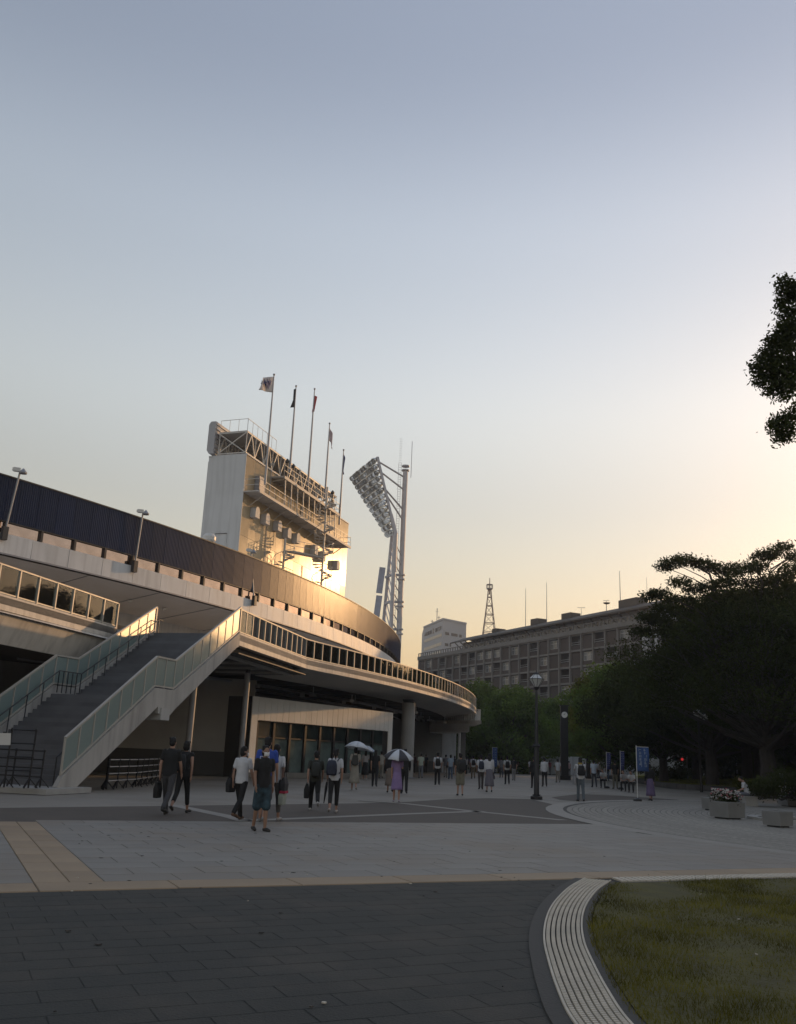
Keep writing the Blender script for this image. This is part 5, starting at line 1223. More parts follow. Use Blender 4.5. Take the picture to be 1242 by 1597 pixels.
# upright banner flags
BLU = mat('banner_blue', (0.028, 0.07, 0.2), 0.7, var=0.15, scale=1.5); BLUD = mat('banner_deep_blue', (0.02, 0.03, 0.13), 0.7, var=0.15)
BLET = mat('banner_lettering', (0.3, 0.36, 0.45), 0.7, var=0.05)
def banner(px, py0, py1, w_, y, label, m, pole_b=0.0, seed=1):
    a = on_y(px, py0, y); b = on_y(px, py1, y); h = a.z-b.z
    t = thing('banner_flag', label, 'banner', (a.x, y, 0), group='upright banner flags')
    part('pole', MB().tube([(-w_/2, 0, 0), (-w_/2, 0, a.z+.06)], .018, 6).bar((-w_/2, 0, a.z), (w_/2, 0, a.z), .02, .02), WHITE_PAINT, t, world=False)
    part('foot', MB().lathe([(.2, 0), (.2, .1), (.08, .16)], (-w_/2, 0, 0), 10), DARK_STEEL, t, world=False)
    V = []; nx, ny = 6, 14
    f = lambda p, q: Vector((-w_/2+w_*p, .07*math.sin(q*5+p*3)*p, b.z+h*(1-q)))
    for j in range(ny+1):
        for i in range(nx+1): V.append(f(i/nx, j/ny))
    mb = MB().add(V, [(j*(nx+1)+i, j*(nx+1)+i+1, (j+1)*(nx+1)+i+1, (j+1)*(nx+1)+i) for j in range(ny) for i in range(nx)])
    o = part('cloth', mb, m, t, smooth=True, world=False); s = o.modifiers.new('thick', 'SOLIDIFY'); s.thickness = .006
    L_ = MB(); r2 = random.Random(seed)
    for c_ in range(2):
        for k in range(6):
            q = .12+k*.13; p = .3+c_*.4; cc = f(p, q)+Vector((0, -.02, 0)); s_ = w_*.2
            for _ in range(3):
                if r2.random() < .5: L_.box(cc+Vector((0, 0, r2.uniform(-.5, .5)*s_)), (s_, .004, s_*.16))
                else: L_.box(cc+Vector((r2.uniform(-.5, .5)*s_, 0, 0)), (s_*.16, .004, s_))
    part('lettering', L_, BLET, t, world=False); return t
banner(1002, 1165, 1203, .58, 43.5, 'bright blue upright banner beside the woman in the long purple skirt', BLU, seed=3)
banner(949, 1174, 1200, .3, 66, 'deep blue upright banner left of the man in khaki trousers', BLUD, seed=4)
banner(970.5, 1172, 1201, .28, 64, 'deep blue upright banner just right of the man in khaki trousers', BLUD, seed=5)
banner(772, 1166, 1196, .5, 96, 'pale blue far banner among the trunks left of the lamp post', BLU, seed=6)
# flower planters and stone seats
PLN = mat('planter_concrete', (0.2, 0.2, 0.195), 0.8, var=0.16, scale=1.5, bump=0.25, bscale=25)
FLW1 = mat('petal_white', (.5, .48, .46), .7, var=.1); FLW2 = mat('petal_pink', (.42, .14, .16), .7, var=.2)
FOL = leafmat('planter_foliage', (.03, .04, .016), .4, 6, .2)
def planter(px, py, w_, h, label, flowers=True, rz=.5, seed=0):
    p = on_z(px, py); t = thing('planter', label, 'planter', (p.x, p.y, 0), rz, group='square stone planters')
    mb = MB(); k = w_/2
    rings = [[(s*x, s*y, z) for x, y in ((-1, -1), (1, -1), (1, 1), (-1, 1))] for s, z in ((k*.95, .05), (k, h-.02), (k-.015, h), (k-.06, h), (k-.07, h-.1))]
    mb.loft(rings); part('box', mb, PLN, t, world=False); part('foot', MB().box((0, 0, .03), (w_*.7, w_*.7, .06)), DARK_STEEL, t, world=False)
    part('soil', MB().box((0, 0, h-.13), (w_-.16, w_-.16, .04)), mat('planter_soil', (.04, .03, .02), .9, var=.3), t, world=False)
    if flowers:
        cl = [((random.uniform(-.8, .8)*k, random.uniform(-.8, .8)*k, h+random.uniform(0, .18)), (.22, .22, .16)) for _ in range(16)]
        o = leaves(cl, 1600, .035, 'foliage', FOL, t, (0, 0, 0), .4, seed)
        r2 = random.Random(seed)
        bl = [MB(), MB()]
        for i in range(150):
            c = Vector((r2.uniform(-1.0, 1.0)*k, r2.uniform(-1.0, 1.0)*k, h+r2.uniform(.08, .4))); s = r2.uniform(.025, .045)
            bl[0 if r2.random() < .72 else 1].loft([[c+Vector((s*q*math.cos(a), s*q*math.sin(a), z)) for a in (0, 1.26, 2.51, 3.77, 5.03)] for q, z in ((.2, -.02), (1, .01), (.3, .025))])
        stuff(part('blossoms', bl[0], FLW1, t, world=False)); stuff(part('blossoms', bl[1], FLW2, t, world=False))
    return t
planter(1135, 1277, .82, .55, 'stone planter full of white and pink flowers', seed=3)
planter(1112, 1264, .6, .5, 'plain stone block half hidden behind the flower planter', False, .3)
planter(1214, 1290, .62, .46, 'plain square stone block nearest the camera at the right', False, .55)
planter(1236, 1258, 1.0, .5, 'low stone planter cut by the right edge of the view', True, .1, 9)
sb = on_z(1168, 1257.5); seat = thing('stone_seat', 'pale stone block that the man in a white shirt sits on', 'seat', (sb.x, sb.y, 0), .2)
part('block', MB().box((0, 0, .2), (.62, .5, .4)).box((0, 0, .42), (.68, .56, .05)), KERB, seat, world=False)
# circular kerb of the small basin by the planters
bs = on_z(1240, 1281); basin = thing('round_kerb', 'low round stone kerb with a dark middle by the square blocks', 'kerb', (bs.x, bs.y, 0))
nS = 30
for i in range(nS):
    a0, a1 = 2*math.pi*(i+.03)/nS, 2*math.pi*(i+.97)/nS
    part('kerb_stone', MB().loft([[(r_*math.cos(a), r_*math.sin(a), z) for r_, z in ((1.15, 0), (1.5, 0), (1.5, .1), (1.15, .1))] for a in (a0, (a0+a1)/2, a1)]), KERB, basin, world=False)
part('soil', MB().lathe([(1.14, .02), (.01, .02)], (0, 0, 0), 24), DARKJ, basin, world=False)
# raised lawn with kerb under the trees
lk = [on_z(x, y) for x, y in ((905, 1209), (960, 1216), (1000, 1222), (1040, 1229), (1100, 1233.5), (1160, 1238), (1260, 1247), (1400, 1262))]
lk = resample(spline(lk, 8), .9)
kb = thing('lawn_kerb', 'dark stone kerb edging the raised lawn under the trees', 'kerb', tuple(lk[0]))
KST = mat('dark_kerb_stone', (.075, .072, .068), .85, var=.2, scale=3, rnd=.15)
for a, b in zip(lk[:-1], lk[1:]):
    d = (b-a).normalized()*.01; part('kerb_stone', MB().bar(a+d+Vector((0, 0, .2)), b-d+Vector((0, 0, .2)), .3, .42), KST, kb)
lkx = np.array([(p.x, p.y) for p in lk])
def mound(X, Y):
    X = np.asarray(X, float); Y = np.asarray(Y, float); d = np.full(X.shape, 1e9)
    for a in lkx[::2]: d = np.minimum(d, np.hypot(X-a[0], Y-a[1]))
    q = np.clip(d/34, 0, 1); return .34+.95*(q*q*(3-2*q))**.8
lp_ = [(p.x, p.y) for p in lk]+[tuple((p*(1+52/p.length)).to_2d()) for p in reversed(lk)]
LAW2 = mat('park_lawn', (.11, .11, .028), .95, var=.35, scale=.6, bump=.6, bscale=20, world=True)
gv = [[p*(1+52/p.length*q/12) for q in range(13)] for p in lk]; flat_ = [p for r_ in gv for p in r_]; zz_ = mound([p.x for p in flat_], [p.y for p in flat_]); nk = 13
struct(part('park_lawn', MB().add([(p.x, p.y, z) for p, z in zip(flat_, zz_)], [(i*nk+j, (i+1)*nk+j, (i+1)*nk+j+1, i*nk+j+1) for i in range(len(lk)-1) for j in range(nk-1)]), LAW2))
gp = grass('grass', lp_, 110000, .05, .13, .03, leafmat('park_grass', (.15, .15, .03), .6, .8, .35), (10, 60, 34, 118), .36, zfun=mound); tag(stuff(gp), 'grass on the raised lawn under the trees', 'grass')
# low planting at the right under the trees
def shrub(px, py, y, w_, h, label, m, n, seed, ls=.08):
    p = on_y(px, py, y); t = thing('shrub', label, 'shrub', (p.x, y, .3), group='shrubs on the raised lawn')
    r2 = random.Random(seed); cl = [((p.x+r2.uniform(-w_, w_)*.5, y+r2.uniform(-w_, w_)*.3, .3+h*r2.uniform(.2, .8)), (w_*.22, w_*.22, h*.3)) for _ in range(14)]
    st_ = MB()
    for c, r_ in cl: st_.tube([(p.x, y, .3), c], [.03, .008], 4)
    part('stem', st_, BARK, t); leaves(cl, n, ls, 'foliage', m, t, (p.x, y, .3), .2, seed); return t
shrub(1218, 1230, 44, 3.6, 1.4, 'dark low shrub bank behind the seated man at the right', LEAF_D, 5000, 4)
shrub(1170, 1222, 62, 1.6, .8, 'low yellow flowering plants behind the seated man', LEAF_Y, 1600, 5)
shrub(1040, 1205, 96, 5, 1.3, 'low hedge plants at the far side of the lawn', LEAF_D, 3000, 6, .12)
# ---- street beyond: white sign board, parked vehicles, traffic lights
def board_sign(px0, px1, py0, py1, y, label):
    a = on_y(px0, py1, y); b = on_y(px1, py0, y); t = thing('sign_board', label, 'sign', (a.x, y, 0)); w_, h = b.x-a.x, b.z-a.z
    m_ = mat('sign_white', (.5, .52, .54), .6, var=.06)
    part('board', MB().box((w_/2, 0, a.z+h/2), (w_, .08, h)), m_, t, world=False)
    part('leg', MB().box((w_*.08, .1, a.z/2), (.1, .1, a.z)).box((w_*.92, .1, a.z/2), (.1, .1, a.z)), DARK_STEEL, t, world=False)
    part('emblem', MB().slab([(w_*.1+.32*math.cos(k*math.pi/8), -.05, a.z+h*.5+.32*math.sin(k*math.pi/8)*(1.15 if k < 9 else .9)) for k in range(16)], (0, -1, 0), .02), DARK_STEEL, t, world=False)
    L_ = MB(); r2 = random.Random(8)
    for row in range(2):
        for k in range(9 if row == 0 else 7):
            cx_ = w_*.22+k*w_*.075; cz_ = a.z+h*(.68-.36*row); s_ = h*.2
            for _ in range(4):
                if r2.random() < .5: L_.box((cx_, -.05, cz_+r2.uniform(-.5, .5)*s_), (s_, .02, s_*.2))
                else: L_.box((cx_+r2.uniform(-.5, .5)*s_, -.05, cz_), (s_*.2, .02, s_))
    part('lettering', L_, mat('sign_ink', (.06, .08, .16), .6, var=0), t, world=False); return t
board_sign(1066, 1140, 1182.5, 1199, 108, 'white site board with a round emblem and two dark lines of lettering behind the trees')
TYRE = mat('tyre', (.012, .012, .012), .8, var=.1); CARG = mat('car_glass', (.02, .025, .03), .08, var=.1, spec=.9)
HEADL = mat('headlamp', (.9, .9, .85), .3, var=0, emit=(1, .95, .85, 3.0)); TAILL = mat('tail_lamp', (.35, .02, .02), .3, var=0)
def vehicle(px, y, kind, col, label, rz=0.0, lights=False):
    p = on_y(px, 1200, y); t = thing({'van': 'parked_van', 'car': 'parked_car', 'truck': 'parked_truck'}[kind], label, 'car' if kind == 'car' else kind, (p.x, y, 0), rz, group='vehicles on the street')
    m_ = mat('vehicle_paint', col, .3, var=.04, spec=.6); L_, W_, Hh = {'van': (4.7, 1.8, 1.95), 'car': (4.3, 1.7, 1.45), 'truck': (6.5, 2.2, 2.9)}[kind]
    pr = {'van': [(-.5, .3), (.5, .3), (.5, .55), (.46, .8), (.36, .97), (.3, 1), (-.47, 1), (-.5, .9)], 'car': [(-.5, .22), (.5, .22), (.5, .5), (.44, .62), (.24, .66), (.08, .98), (-.2, 1), (-.38, .7), (-.49, .64)],
          'truck': [(-.5, .25), (.5, .25), (.5, .5), (.46, .78), (.3, .8), (.28, 1), (-.5, 1)]}[kind]
    rings = [[(x*L_, yy*W_, z*Hh) for x, z in pr] for yy in (-.5, .5)]
    b = MB(); n = len(pr); b.loft(rings); part('body', b, m_, t, world=False)
    wz0, wz1 = (.62, .93) if kind != 'truck' else (.52, .74)
    wx = {'van': (-.42, .34), 'car': (-.28, .14), 'truck': (.32, .44)}[kind]
    for s in (-1, 1): part('side_window', MB().box(((wx[0]+wx[1])/2*L_, s*(W_/2+.005), (wz0+wz1)/2*Hh), ((wx[1]-wx[0])*L_, .02, (wz1-wz0)*Hh*.8)), CARG, t, world=False)
    part('windscreen', MB().slab([(L_*(.47 if kind != 'car' else .235), -W_*.42, Hh*.7), (L_*(.47 if kind != 'car' else .235), W_*.42, Hh*.7), (L_*(.385 if kind != 'car' else .1), W_*.4, Hh*.94), (L_*(.385 if kind != 'car' else .1), -W_*.4, Hh*.94)], (1, 0, .3), .02), CARG, t, world=False)
    for x in (-.31, .31):
        for s in (-1, 1):
            wv = part('wheel', MB().loft([[(x*L_+r_*math.cos(a*math.pi/8), s*(W_/2-.1)+o, .32+r_*math.sin(a*math.pi/8)) for a in range(16)] for r_, o in ((.3, -.11), (.33, -.08), (.33, .08), (.3, .11))]), TYRE, t, world=False)
            part('rim', MB().loft([[(x*L_+r_*math.cos(a*math.pi/5), s*(W_/2-.1)+s*o, .32+r_*math.sin(a*math.pi/5)) for a in range(10)] for r_, o in ((.2, .1), (.19, .13))]), GALV, wv, world=False)
    for s in (-1, 1):
        part('headlight', MB().box((L_*.5, s*W_*.36, Hh*.42), (.06, .34, .16)), HEADL if lights else LAMPG, t, world=False); part('tail_light', MB().box((-L_*.5, s*W_*.4, Hh*.5), (.05, .18, .3)), TAILL, t, world=False)
    return t
vehicle(1044, 118, 'truck', (.5, .5, .5), 'white boxy truck parked beyond the lawn under the trees')
vehicle(1090, 132, 'van', (.42, .43, .44), 'pale van beyond the white site board')
vehicle(1176, 112, 'car', (.4, .42, .44), 'pale car beyond the yellow flowering plants', 1.2)
vehicle(1207, 108, 'car', (.05, .05, .055), 'dark car with bright headlamps between the right trunks', R(-100), True)
def signal(px, py, y, lit, label):
    p = on_y(px, py, y); t = thing('traffic_light', label, 'traffic light', (p.x, y, 0), group='traffic lights on the street')
    part('pole', MB().tube([(.9, 0, 0), (.9, 0, p.z+.5)], .08, 8).tube([(.9, 0, p.z), (0, 0, p.z)], .04, 6), GREY_STEEL, t, world=False)
    part('housing', MB().box((0, 0, p.z), (1.15, .2, .4)), DARK_STEEL, t, world=False)
    for k, (nm, c) in enumerate((('green', (.02, .5, .35)), ('amber', (.4, .25, .02)), ('red', (.5, .03, .03)))):
        m_ = mat('signal_'+nm, [v*.15 for v in c], .3, var=0, emit=((*c, 0.9) if nm == lit else None))
        part('lens', MB().loft([[((k-1)*.36+r_*math.cos(a*math.pi/6), o, p.z+r_*math.sin(a*math.pi/6)) for a in range(12)] for r_, o in ((.14, -.1), (.14, -.13), (.08, -.15))]), m_, t, world=False)
        part('visor', MB().box(((k-1)*.36, -.2, p.z+.17), (.32, .2, .03)), DARK_STEEL, t, world=False)
signal(1058.5, 1184, 100, 'red', 'small red traffic light left of the white site board')
signal(1134, 1154, 100, 'green', 'green traffic light shining among the dark leaves')
# ---- crowd barriers and sign at the stair foot
def barrier(a, b, h, label, tiers=4, m=BLACK, foot=True, chrome=False):
    a, b = Vector(a), Vector(b); t = thing('barrier', label, 'barrier', tuple(a), group='crowd barriers by the stairs')
    L_ = (b-a).length; n = max(1, int(round(L_/1.1))); d = (b-a).normalized(); e = Vector((-d.y, d.x, 0))
    for i in range(n+1):
        q = a+(b-a)*i/n; part('post', MB().tube([q+Vector((0, 0, .02)), q+Vector((0, 0, h))], .028, 8).ell(q+Vector((0, 0, h)), (.04, .04, .04), 8, 5), m, t)
        for k in range(3): ang = k*2.094+.4; f_ = Vector((math.cos(ang), math.sin(ang), 0)); part('foot', MB().bar(q+Vector((0, 0, .3)), q+f_*.26+Vector((0, 0, .02)), .035, .03), m, t)
        for k in range(tiers): part('clamp', MB().ell(q+Vector((0, 0, h*(1-.23*k)-.02)), (.045, .045, .045), 8, 4), m, t)
    for k in range(tiers): z = h*(1-.23*k)-.02; part('rail', MB().tube([a+Vector((0, 0, z)), b+Vector((0, 0, z))], .022, 6), GALV if chrome else m, t)
    return t
ba = sp(-1.2, .17, 0.1); 
barrier(sp(-1.15, .17, 0.12), sp(-.9, .17, 2.3), 1.12, 'black pipe barrier closing the foot of the stairs, right piece')
barrier(sp(-1.2, .17, 2.45), sp(-.9, .17, 4.7), 1.12, 'black pipe barrier closing the foot of the stairs, left piece')
ta_, tb_ = on_z(6, 1229, .17), on_z(44, 1230, .17)
barrier(ta_, tb_, 1.72, 'tall black pipe frame carrying a white notice on the stair foot')
nb_ = on_y(3, 1160, ta_.y); nt2 = thing('notice_board', 'blank pale notice hung on the pipe frame at the far left', 'sign', tuple(nb_))
part('sheet', MB().slab([tuple(on_y(x_, y_, ta_.y-.08)) for x_, y_ in ((-14, 1161.5), (16.5, 1162), (17.5, 1143.5), (-13, 1143))], (0, -1, 0), .02), WHITE_PAINT, nt2)
part('clip', MB().box(on_y(8, 1143, ta_.y-.06), (.1, .05, .06)), DARK_STEEL, nt2)
bq = [on_z(147, 1231), on_z(166, 1232), on_z(211, 1228), on_z(232, 1222)]
barrier(bq[1], bq[2], 1.05, 'row barrier with steel rails right of the stair stringer, longer piece', 4, BLACK, chrome=True)
barrier(bq[2], bq[3]+Vector((0.2, 1.2, 0)), 1.05, 'short barrier at the far end of the barrier row under the stairs', 4, BLACK, chrome=True)
barrier(bq[0]+Vector((0, 1.3, 0)), bq[1]+Vector((-.1, 0.25, 0)), 1.05, 'short barrier tucked under the stair stringer', 4, BLACK, chrome=True)
# ================================================================== people
SKIN = mat('skin', (.34, .2, .145), .6, var=.06); SKIN2 = mat('skin_tan', (.26, .15, .1), .6, var=.06)
HAIRM = mat('black_hair', (.006, .005, .005), .75, var=.2, scale=30); MASK = mat('face_mask', (.6, .6, .6), .8, var=.05)
EYEM = mat('eye', (.02, .015, .012), .3, var=0)
_cl = {}
def cloth(c):
    if c not in _cl: _cl[c] = mat('cloth', c, .85, var=.2, scale=4, bump=.3, bscale=14)
    return _cl[c]
PATT = mat('patterned_cloth', (.025, .05, .065), .85, var=.85, scale=7, bump=.2)
def ring(c, rx, ry, n=12, tilt=0.0):
    return [Vector((c[0]+rx*math.cos(2*math.pi*k/n), c[1]+ry*math.sin(2*math.pi*k/n), c[2]+tilt*ry*math.sin(2*math.pi*k/n))) for k in range(n)]
def caps(mb, pts, rs, n=8):
    """tapered limb with rounded ends"""
    p0, p1 = Vector(pts[0]), Vector(pts[-1]); d0_ = (Vector(pts[1])-p0).normalized(); d1_ = (p1-Vector(pts[-2])).normalized()
    P = [p0-d0_*rs[0]*.85, p0-d0_*rs[0]*.45]+[Vector(p) for p in pts]+[p1+d1_*rs[-1]*.45, p1+d1_*rs[-1]*.85]
    mb.tube(P, [rs[0]*.35, rs[0]*.86]+list(rs)+[rs[-1]*.86, rs[-1]*.35], n); return mb
def finish(name, mb, m, t, vox, smooth=2, label=None):
    o = link(name, mb.mesh(name), m, t, label=label)
    r_ = o.modifiers.new('remesh', 'REMESH'); r_.mode = 'VOXEL'; r_.voxel_size = vox; r_.use_smooth_shade = True
    if smooth: s = o.modifiers.new('smooth', 'SMOOTH'); s.iterations = smooth; s.factor = .5
    return o
def person(px, py, hpx, label, top, bottom, kind='trousers', sleeve='short', hair='short', shoes=(.02, .02, .02), yaw=0.0, phase=.5, swing=1.0, near=False, female=False, armL=None, armR=None, mask=False, pos=None, skin=SKIN, lean=.03, hem=None, group='people walking across the plaza', headturn=0.0, hat=None, bow=0.0):
    """px,py = where the feet stand in the photograph, hpx = height there; faces away from the camera by default"""
    p = on_z(px, py) if pos is None else Vector(pos)
    ctr = p.copy(); wd = p.y*_cp-EYE*_sp
    Hm = hpx*wd/FPX/_cp*1.0; Hm = min(1.86, max(1.48, Hm)); k = Hm/1.715
    t = thing('person', label, 'person', (p.x, p.y, 0), yaw, group=group); t.scale = (k*.94, k*.95, k)
    vox = .0115 if near else .021; r2 = random.Random(int(px*7+py)); sw = .93 if female else 1.0
    # legs
    J = {}
    for s, ph_ in ((-1, phase), (1, -phase)):
        th = ph_*.55; kn = max(0, -ph_)*.75+.06; hip = Vector((s*.085, 0, .9)); knee = hip+Vector((s*.01, .43*math.sin(th), -.43*math.cos(th)))
        sh = th-kn; ank = knee+Vector((0, .42*math.sin(sh), -.42*math.cos(sh))); ft = -.9*max(0, kn-.15) if ph_ < 0 else .15*ph_
        toe = ank+Vector((s*.03, .19*math.cos(ft), .19*math.sin(ft)-.05*math.cos(ft))); J[s] = (hip, knee, ank, toe, ft)
    zmin = min(min(j[2].z-.075, j[3].z-.028) for j in J.values())
    for s in J: J[s] = tuple(v-Vector((0, 0, zmin)) if isinstance(v, Vector) else v for v in J[s])
    dz = -zmin
    def T(x, y, z): return Vector((x, y+lean*max(0, z-.9)+bow*max(0, z-1.05)**1.0, z+dz-bow*.35*max(0, z-1.05)))
    body = MB()
    body.loft([[T(*v) for v in ring((0, 0, z), rx*sw, ry)] for z, rx, ry in ((.84, .09, .07), (.88, .15, .1), (.96, .163, .108), (1.06, .138, .094), (1.14, .135, .092), (1.26, .16, .108), (1.36, .168, .1), (1.42, .14, .082), (1.455, .07, .062), (1.48, .055, .055), (1.53, .052, .056))])
    hc = T(0, .012, 1.6); hr_ = Matrix.Rotation(headturn, 3, 'Z')@Matrix.Rotation(-.05-bow*.6, 3, 'X')
    def HD(v): return hc+hr_@Vector(v)
    body.ell(hc+hr_@Vector((0, 0, .015)), (.074, .092, .1), 14, 10, hr_).ell(HD((0, .022, -.045)), (.055, .068, .07), 12, 8, hr_)
    body.ell(HD((0, .1, -.012)), (.014, .02, .026), 8, 5, hr_)
    for s in (-1, 1): body.ell(HD((s*.076, -.005, -.01)), (.012, .022, .034), 8, 5, hr_)
    body.ell(HD((0, .088, -.058)), (.026, .012, .011), 8, 4, hr_)
    for s in (-1, 1):
        hip, knee, ank, toe, ft = J[s]; caps(body, [hip, hip+(knee-hip)*.5, knee, knee+(ank-knee)*.3, ank], [.082, .07, .05, .053, .034])
        if near: caps(body, [ank+Vector((0, -.03, -.03)), ank+(toe-ank)*.55+Vector((0, 0, -.012)), toe], [.035, .034, .026])
    arms = {}
    for s, spec in ((-1, armL), (1, armR)):
        sh_ = T(s*.178*sw, 0, 1.405); a_ = -phase*s*-1*.4*swing if spec is None else 0
        a_ = (phase if s == 1 else -phase)*.42*swing
        if spec is None: el = sh_+Vector((s*.05, -.28*math.sin(-a_), -.285*math.cos(a_))); wr = el+Vector((s*-.005, .25*math.sin(a_+.3), -.245*math.cos(a_+.3)))
        else: el, wr = T(*spec[0]), T(*spec[1])
        arms[s] = (sh_, el, wr); caps(body, [sh_, sh_+(el-sh_)*.5, el, el+(wr-el)*.35, wr], [.052, .045, .038, .037, .026])
        d = (wr-el).normalized(); sd_ = Vector((s, 0, 0)); sd_ = (sd_-d*sd_.dot(d)).normalized(); fw_ = d.cross(sd_).normalized(); fw_ = fw_ if fw_.y > 0 else -fw_
        pal = wr+d*.055
        body.loft([[wr+d*q+sd_*(.017*sx*w_)+fw_*(.036*sy*w2) for sx, sy in ((-1, -1), (1, -1), (1, 1), (-1, 1))] for q, w_, w2 in ((0, .9, .6), (.03, 1, .9), (.085, .8, 1.0))])
        for f_ in range(4):
            b_ = wr+d*.08+fw_*(-.031+.0205*f_); ln = (.058, .07, .074, .062)[f_]; m_ = b_+d*ln*.55+sd_*-.004; e_ = m_+d*ln*.42-sd_*.018
            body.tube([b_, m_, e_], [.0088, .0082, .0065], 6)
        th0 = wr+d*.025+fw_*.03; body.tube([th0, th0+d*.035+fw_*.026-sd_*.006, th0+d*.066+fw_*.03-sd_*.014], [.0105, .0095, .007], 6)
    finish('body', body, skin, t, vox, 1)
    # shirt
    if kind != 'nude':
        top_m = top if not isinstance(top, tuple) else cloth(top); bot_m = bottom if not isinstance(bottom, tuple) else cloth(bottom)
        sh = MB(); e = .018; h0 = .86 if kind != 'dress' else .9
        if kind in ('skirt',): h0 = 1.0
        sh.loft([[T(*v) for v in ring((0, 0, z), rx*sw+e, ry+e)] for z, rx, ry in ((h0, .158, .107), (.94 if h0 < .94 else h0+.02, .165, .11), (1.06, .152, .1), (1.16, .15, .1), (1.27, .165, .112), (1.36, .172, .104), (1.42, .146, .086), (1.452, .085, .07), (1.475, .062, .056))])
        for s in (-1, 1):
            a, el, wr = arms[s]; q = {'short': .62, 'long': 1, 'none': .12}[sleeve]
            if sleeve == 'long': caps(sh, [a, el, el+(wr-el)*.5, wr-(wr-el)*.04], [.066, .052, .047, .04])
            else: caps(sh, [a, a+(el-a)*q*.5, a+(el-a)*q], [.066, .063, .06])
        finish('dress_top' if kind == 'dress' else 'shirt', sh, top_m, t, vox, 2)
        if kind in ('trousers', 'shorts', 'cropped'):
            tr = MB(); tr.loft([ring((0, 0, z+dz), rx*sw, ry) for z, rx, ry in ((.82, .12, .09), (.88, .168, .118), (.96, .178, .122), (1.02, .165, .112))])
            for s in (-1, 1):
                hip, knee, ank, toe, ft = J[s]
                if kind == 'trousers': caps(tr, [hip, hip+(knee-hip)*.5, knee, knee+(ank-knee)*.4, ank+(knee-ank)*.03], [.1, .088, .07, .068, .06])
                elif kind == 'cropped': caps(tr, [hip, hip+(knee-hip)*.5, knee, knee+(ank-knee)*.62], [.098, .084, .068, .06])
                else: caps(tr, [hip, hip+(knee-hip)*.5, knee+(hip-knee)*.02], [.108, .112, .112])
            finish('shorts' if kind == 'shorts' else 'trousers', tr, bot_m, t, vox, 2)
        else:
            hem_ = hem if hem is not None else .42; n = 28; sk = MB(); rings = []; z1 = 1.04; yo = (J[-1][2].y+J[1][2].y)/2
            for j in range(9):
                q = j/8; z = z1+(hem_-z1)*q; rx = (.155+(.1 if kind == 'skirt' else .085)*q**.8); ry = (.115+(.13 if kind == 'skirt' else .09)*q**.8)
                rings.append([Vector((math.cos(2*math.pi*i/n)*(rx*sw+.013*q*math.cos(i*2*math.pi*7/n+j*.2)), yo*q*.6+math.sin(2*math.pi*i/n)*(ry+.013*q*math.cos(i*2*math.pi*7/n+j*.2)), z+dz*0.8)) for i in range(n)])
            sk.loft(rings); o = link('skirt' if kind == 'skirt' else 'dress_skirt', sk.mesh('skirt', smooth=True), bot_m, t)
    # shoes
    shm = cloth(shoes); so = MB()
    for s in (-1, 1):
        hip, knee, ank, toe, ft = J[s]; dn = Vector((0, -math.sin(ft), -math.cos(ft))) if False else Vector((0, 0, -1))
        heel = ank+Vector((0, -.045, -.035)); caps(so, [heel, ank+(toe-ank)*.5+Vector((0, 0, -.01)), toe+Vector((0, .01, 0))], [.04, .043, .034])
    finish('shoes', so, shm, t, vox, 1)
    # hair
    hm = MB(); hm.ell(HD((0, -.018, .038)), (.086, .098, .094), 14, 9, hr_).ell(HD((0, -.045, -.015)), (.078, .07, .075), 12, 8, hr_)
    for i in range(10): hm.ell(HD((r2.uniform(-.06, .06), r2.uniform(-.08, .05), .07+r2.uniform(0, .035))), (.032, .032, .028), 6, 4)
    if hair == 'long': hm.loft([[HD(v) for v in ring((0, y, z), rx, ry, 10)] for z, y, rx, ry in ((.03, -.05, .08, .055), (-.08, -.07, .085, .045), (-.2, -.09, .085, .035), (-.3, -.1, .06, .022))])
    if hair == 'bob': hm.ell(HD((0, -.03, -.03)), (.092, .085, .1), 12, 8, hr_)
    if hair == 'tail': caps(hm, [HD((0, -.1, .02)), HD((0, -.13, -.06)), HD((0, -.12, -.17))], [.03, .036, .016])
    finish('hair', hm, HAIRM, t, .012 if near else .02, 1)
    if hat: 
        part('hat', MB().loft([[HD(v) for v in ring((0, -.01, z), r_, r_*1.12, 16)] for z, r_ in ((.03, .16), (.045, .165), (.06, .1), (.12, .09), (.145, .06))]), cloth(hat), t, world=False)
    if near or mask:
        em = MB()
        for s in (-1, 1): em.ell(HD((s*.03, .089, .01)), (.013, .008, .006), 8, 4, hr_)
        link('eyes', em.mesh('eyes'), EYEM, t)
    if mask:
        mk = MB(); rows = []
        for j in range(5):
            z = -.012-.085*j/4; rows.append([HD((.066*math.sin(a), .05+.062*math.cos(a)+.012*math.sin(j*math.pi/4)*math.cos(a), z)) for a in [(-1.15+2.3*i/8) for i in range(9)]])
        mk.add([v for r_ in rows for v in r_], [(j*9+i, j*9+i+1, (j+1)*9+i+1, (j+1)*9+i) for j in range(4) for i in range(8)])
        for s in (-1, 1): mk.tube([HD((s*.06, .075, -.03)), HD((s*.08, .0, 0.0))], .003, 4)
        o = link('face_mask', mk.mesh('face_mask', smooth=True), MASK, t); so_ = o.modifiers.new('thick', 'SOLIDIFY'); so_.thickness = .004
    t['_k'] = k; t['_dz'] = dz
    INFO[t.name] = dict(k=k, T=T, arms=arms, loc=Vector((p.x, p.y, 0)), yaw=yaw, dz=dz, hc=hc)
    return t
INFO = {}
def at_person(t, v):
    i = INFO[t.name]; return i['loc']+Matrix.Rotation(i['yaw'], 3, 'Z')@(Vector(v)*i['k'])
def worn(t, name, label, cat, group):
    i = INFO[t.name]; o = thing(name, label, cat, tuple(i['loc']), i['yaw'], group); o.scale = (i['k']*.94, i['k']*.95, i['k']); return o
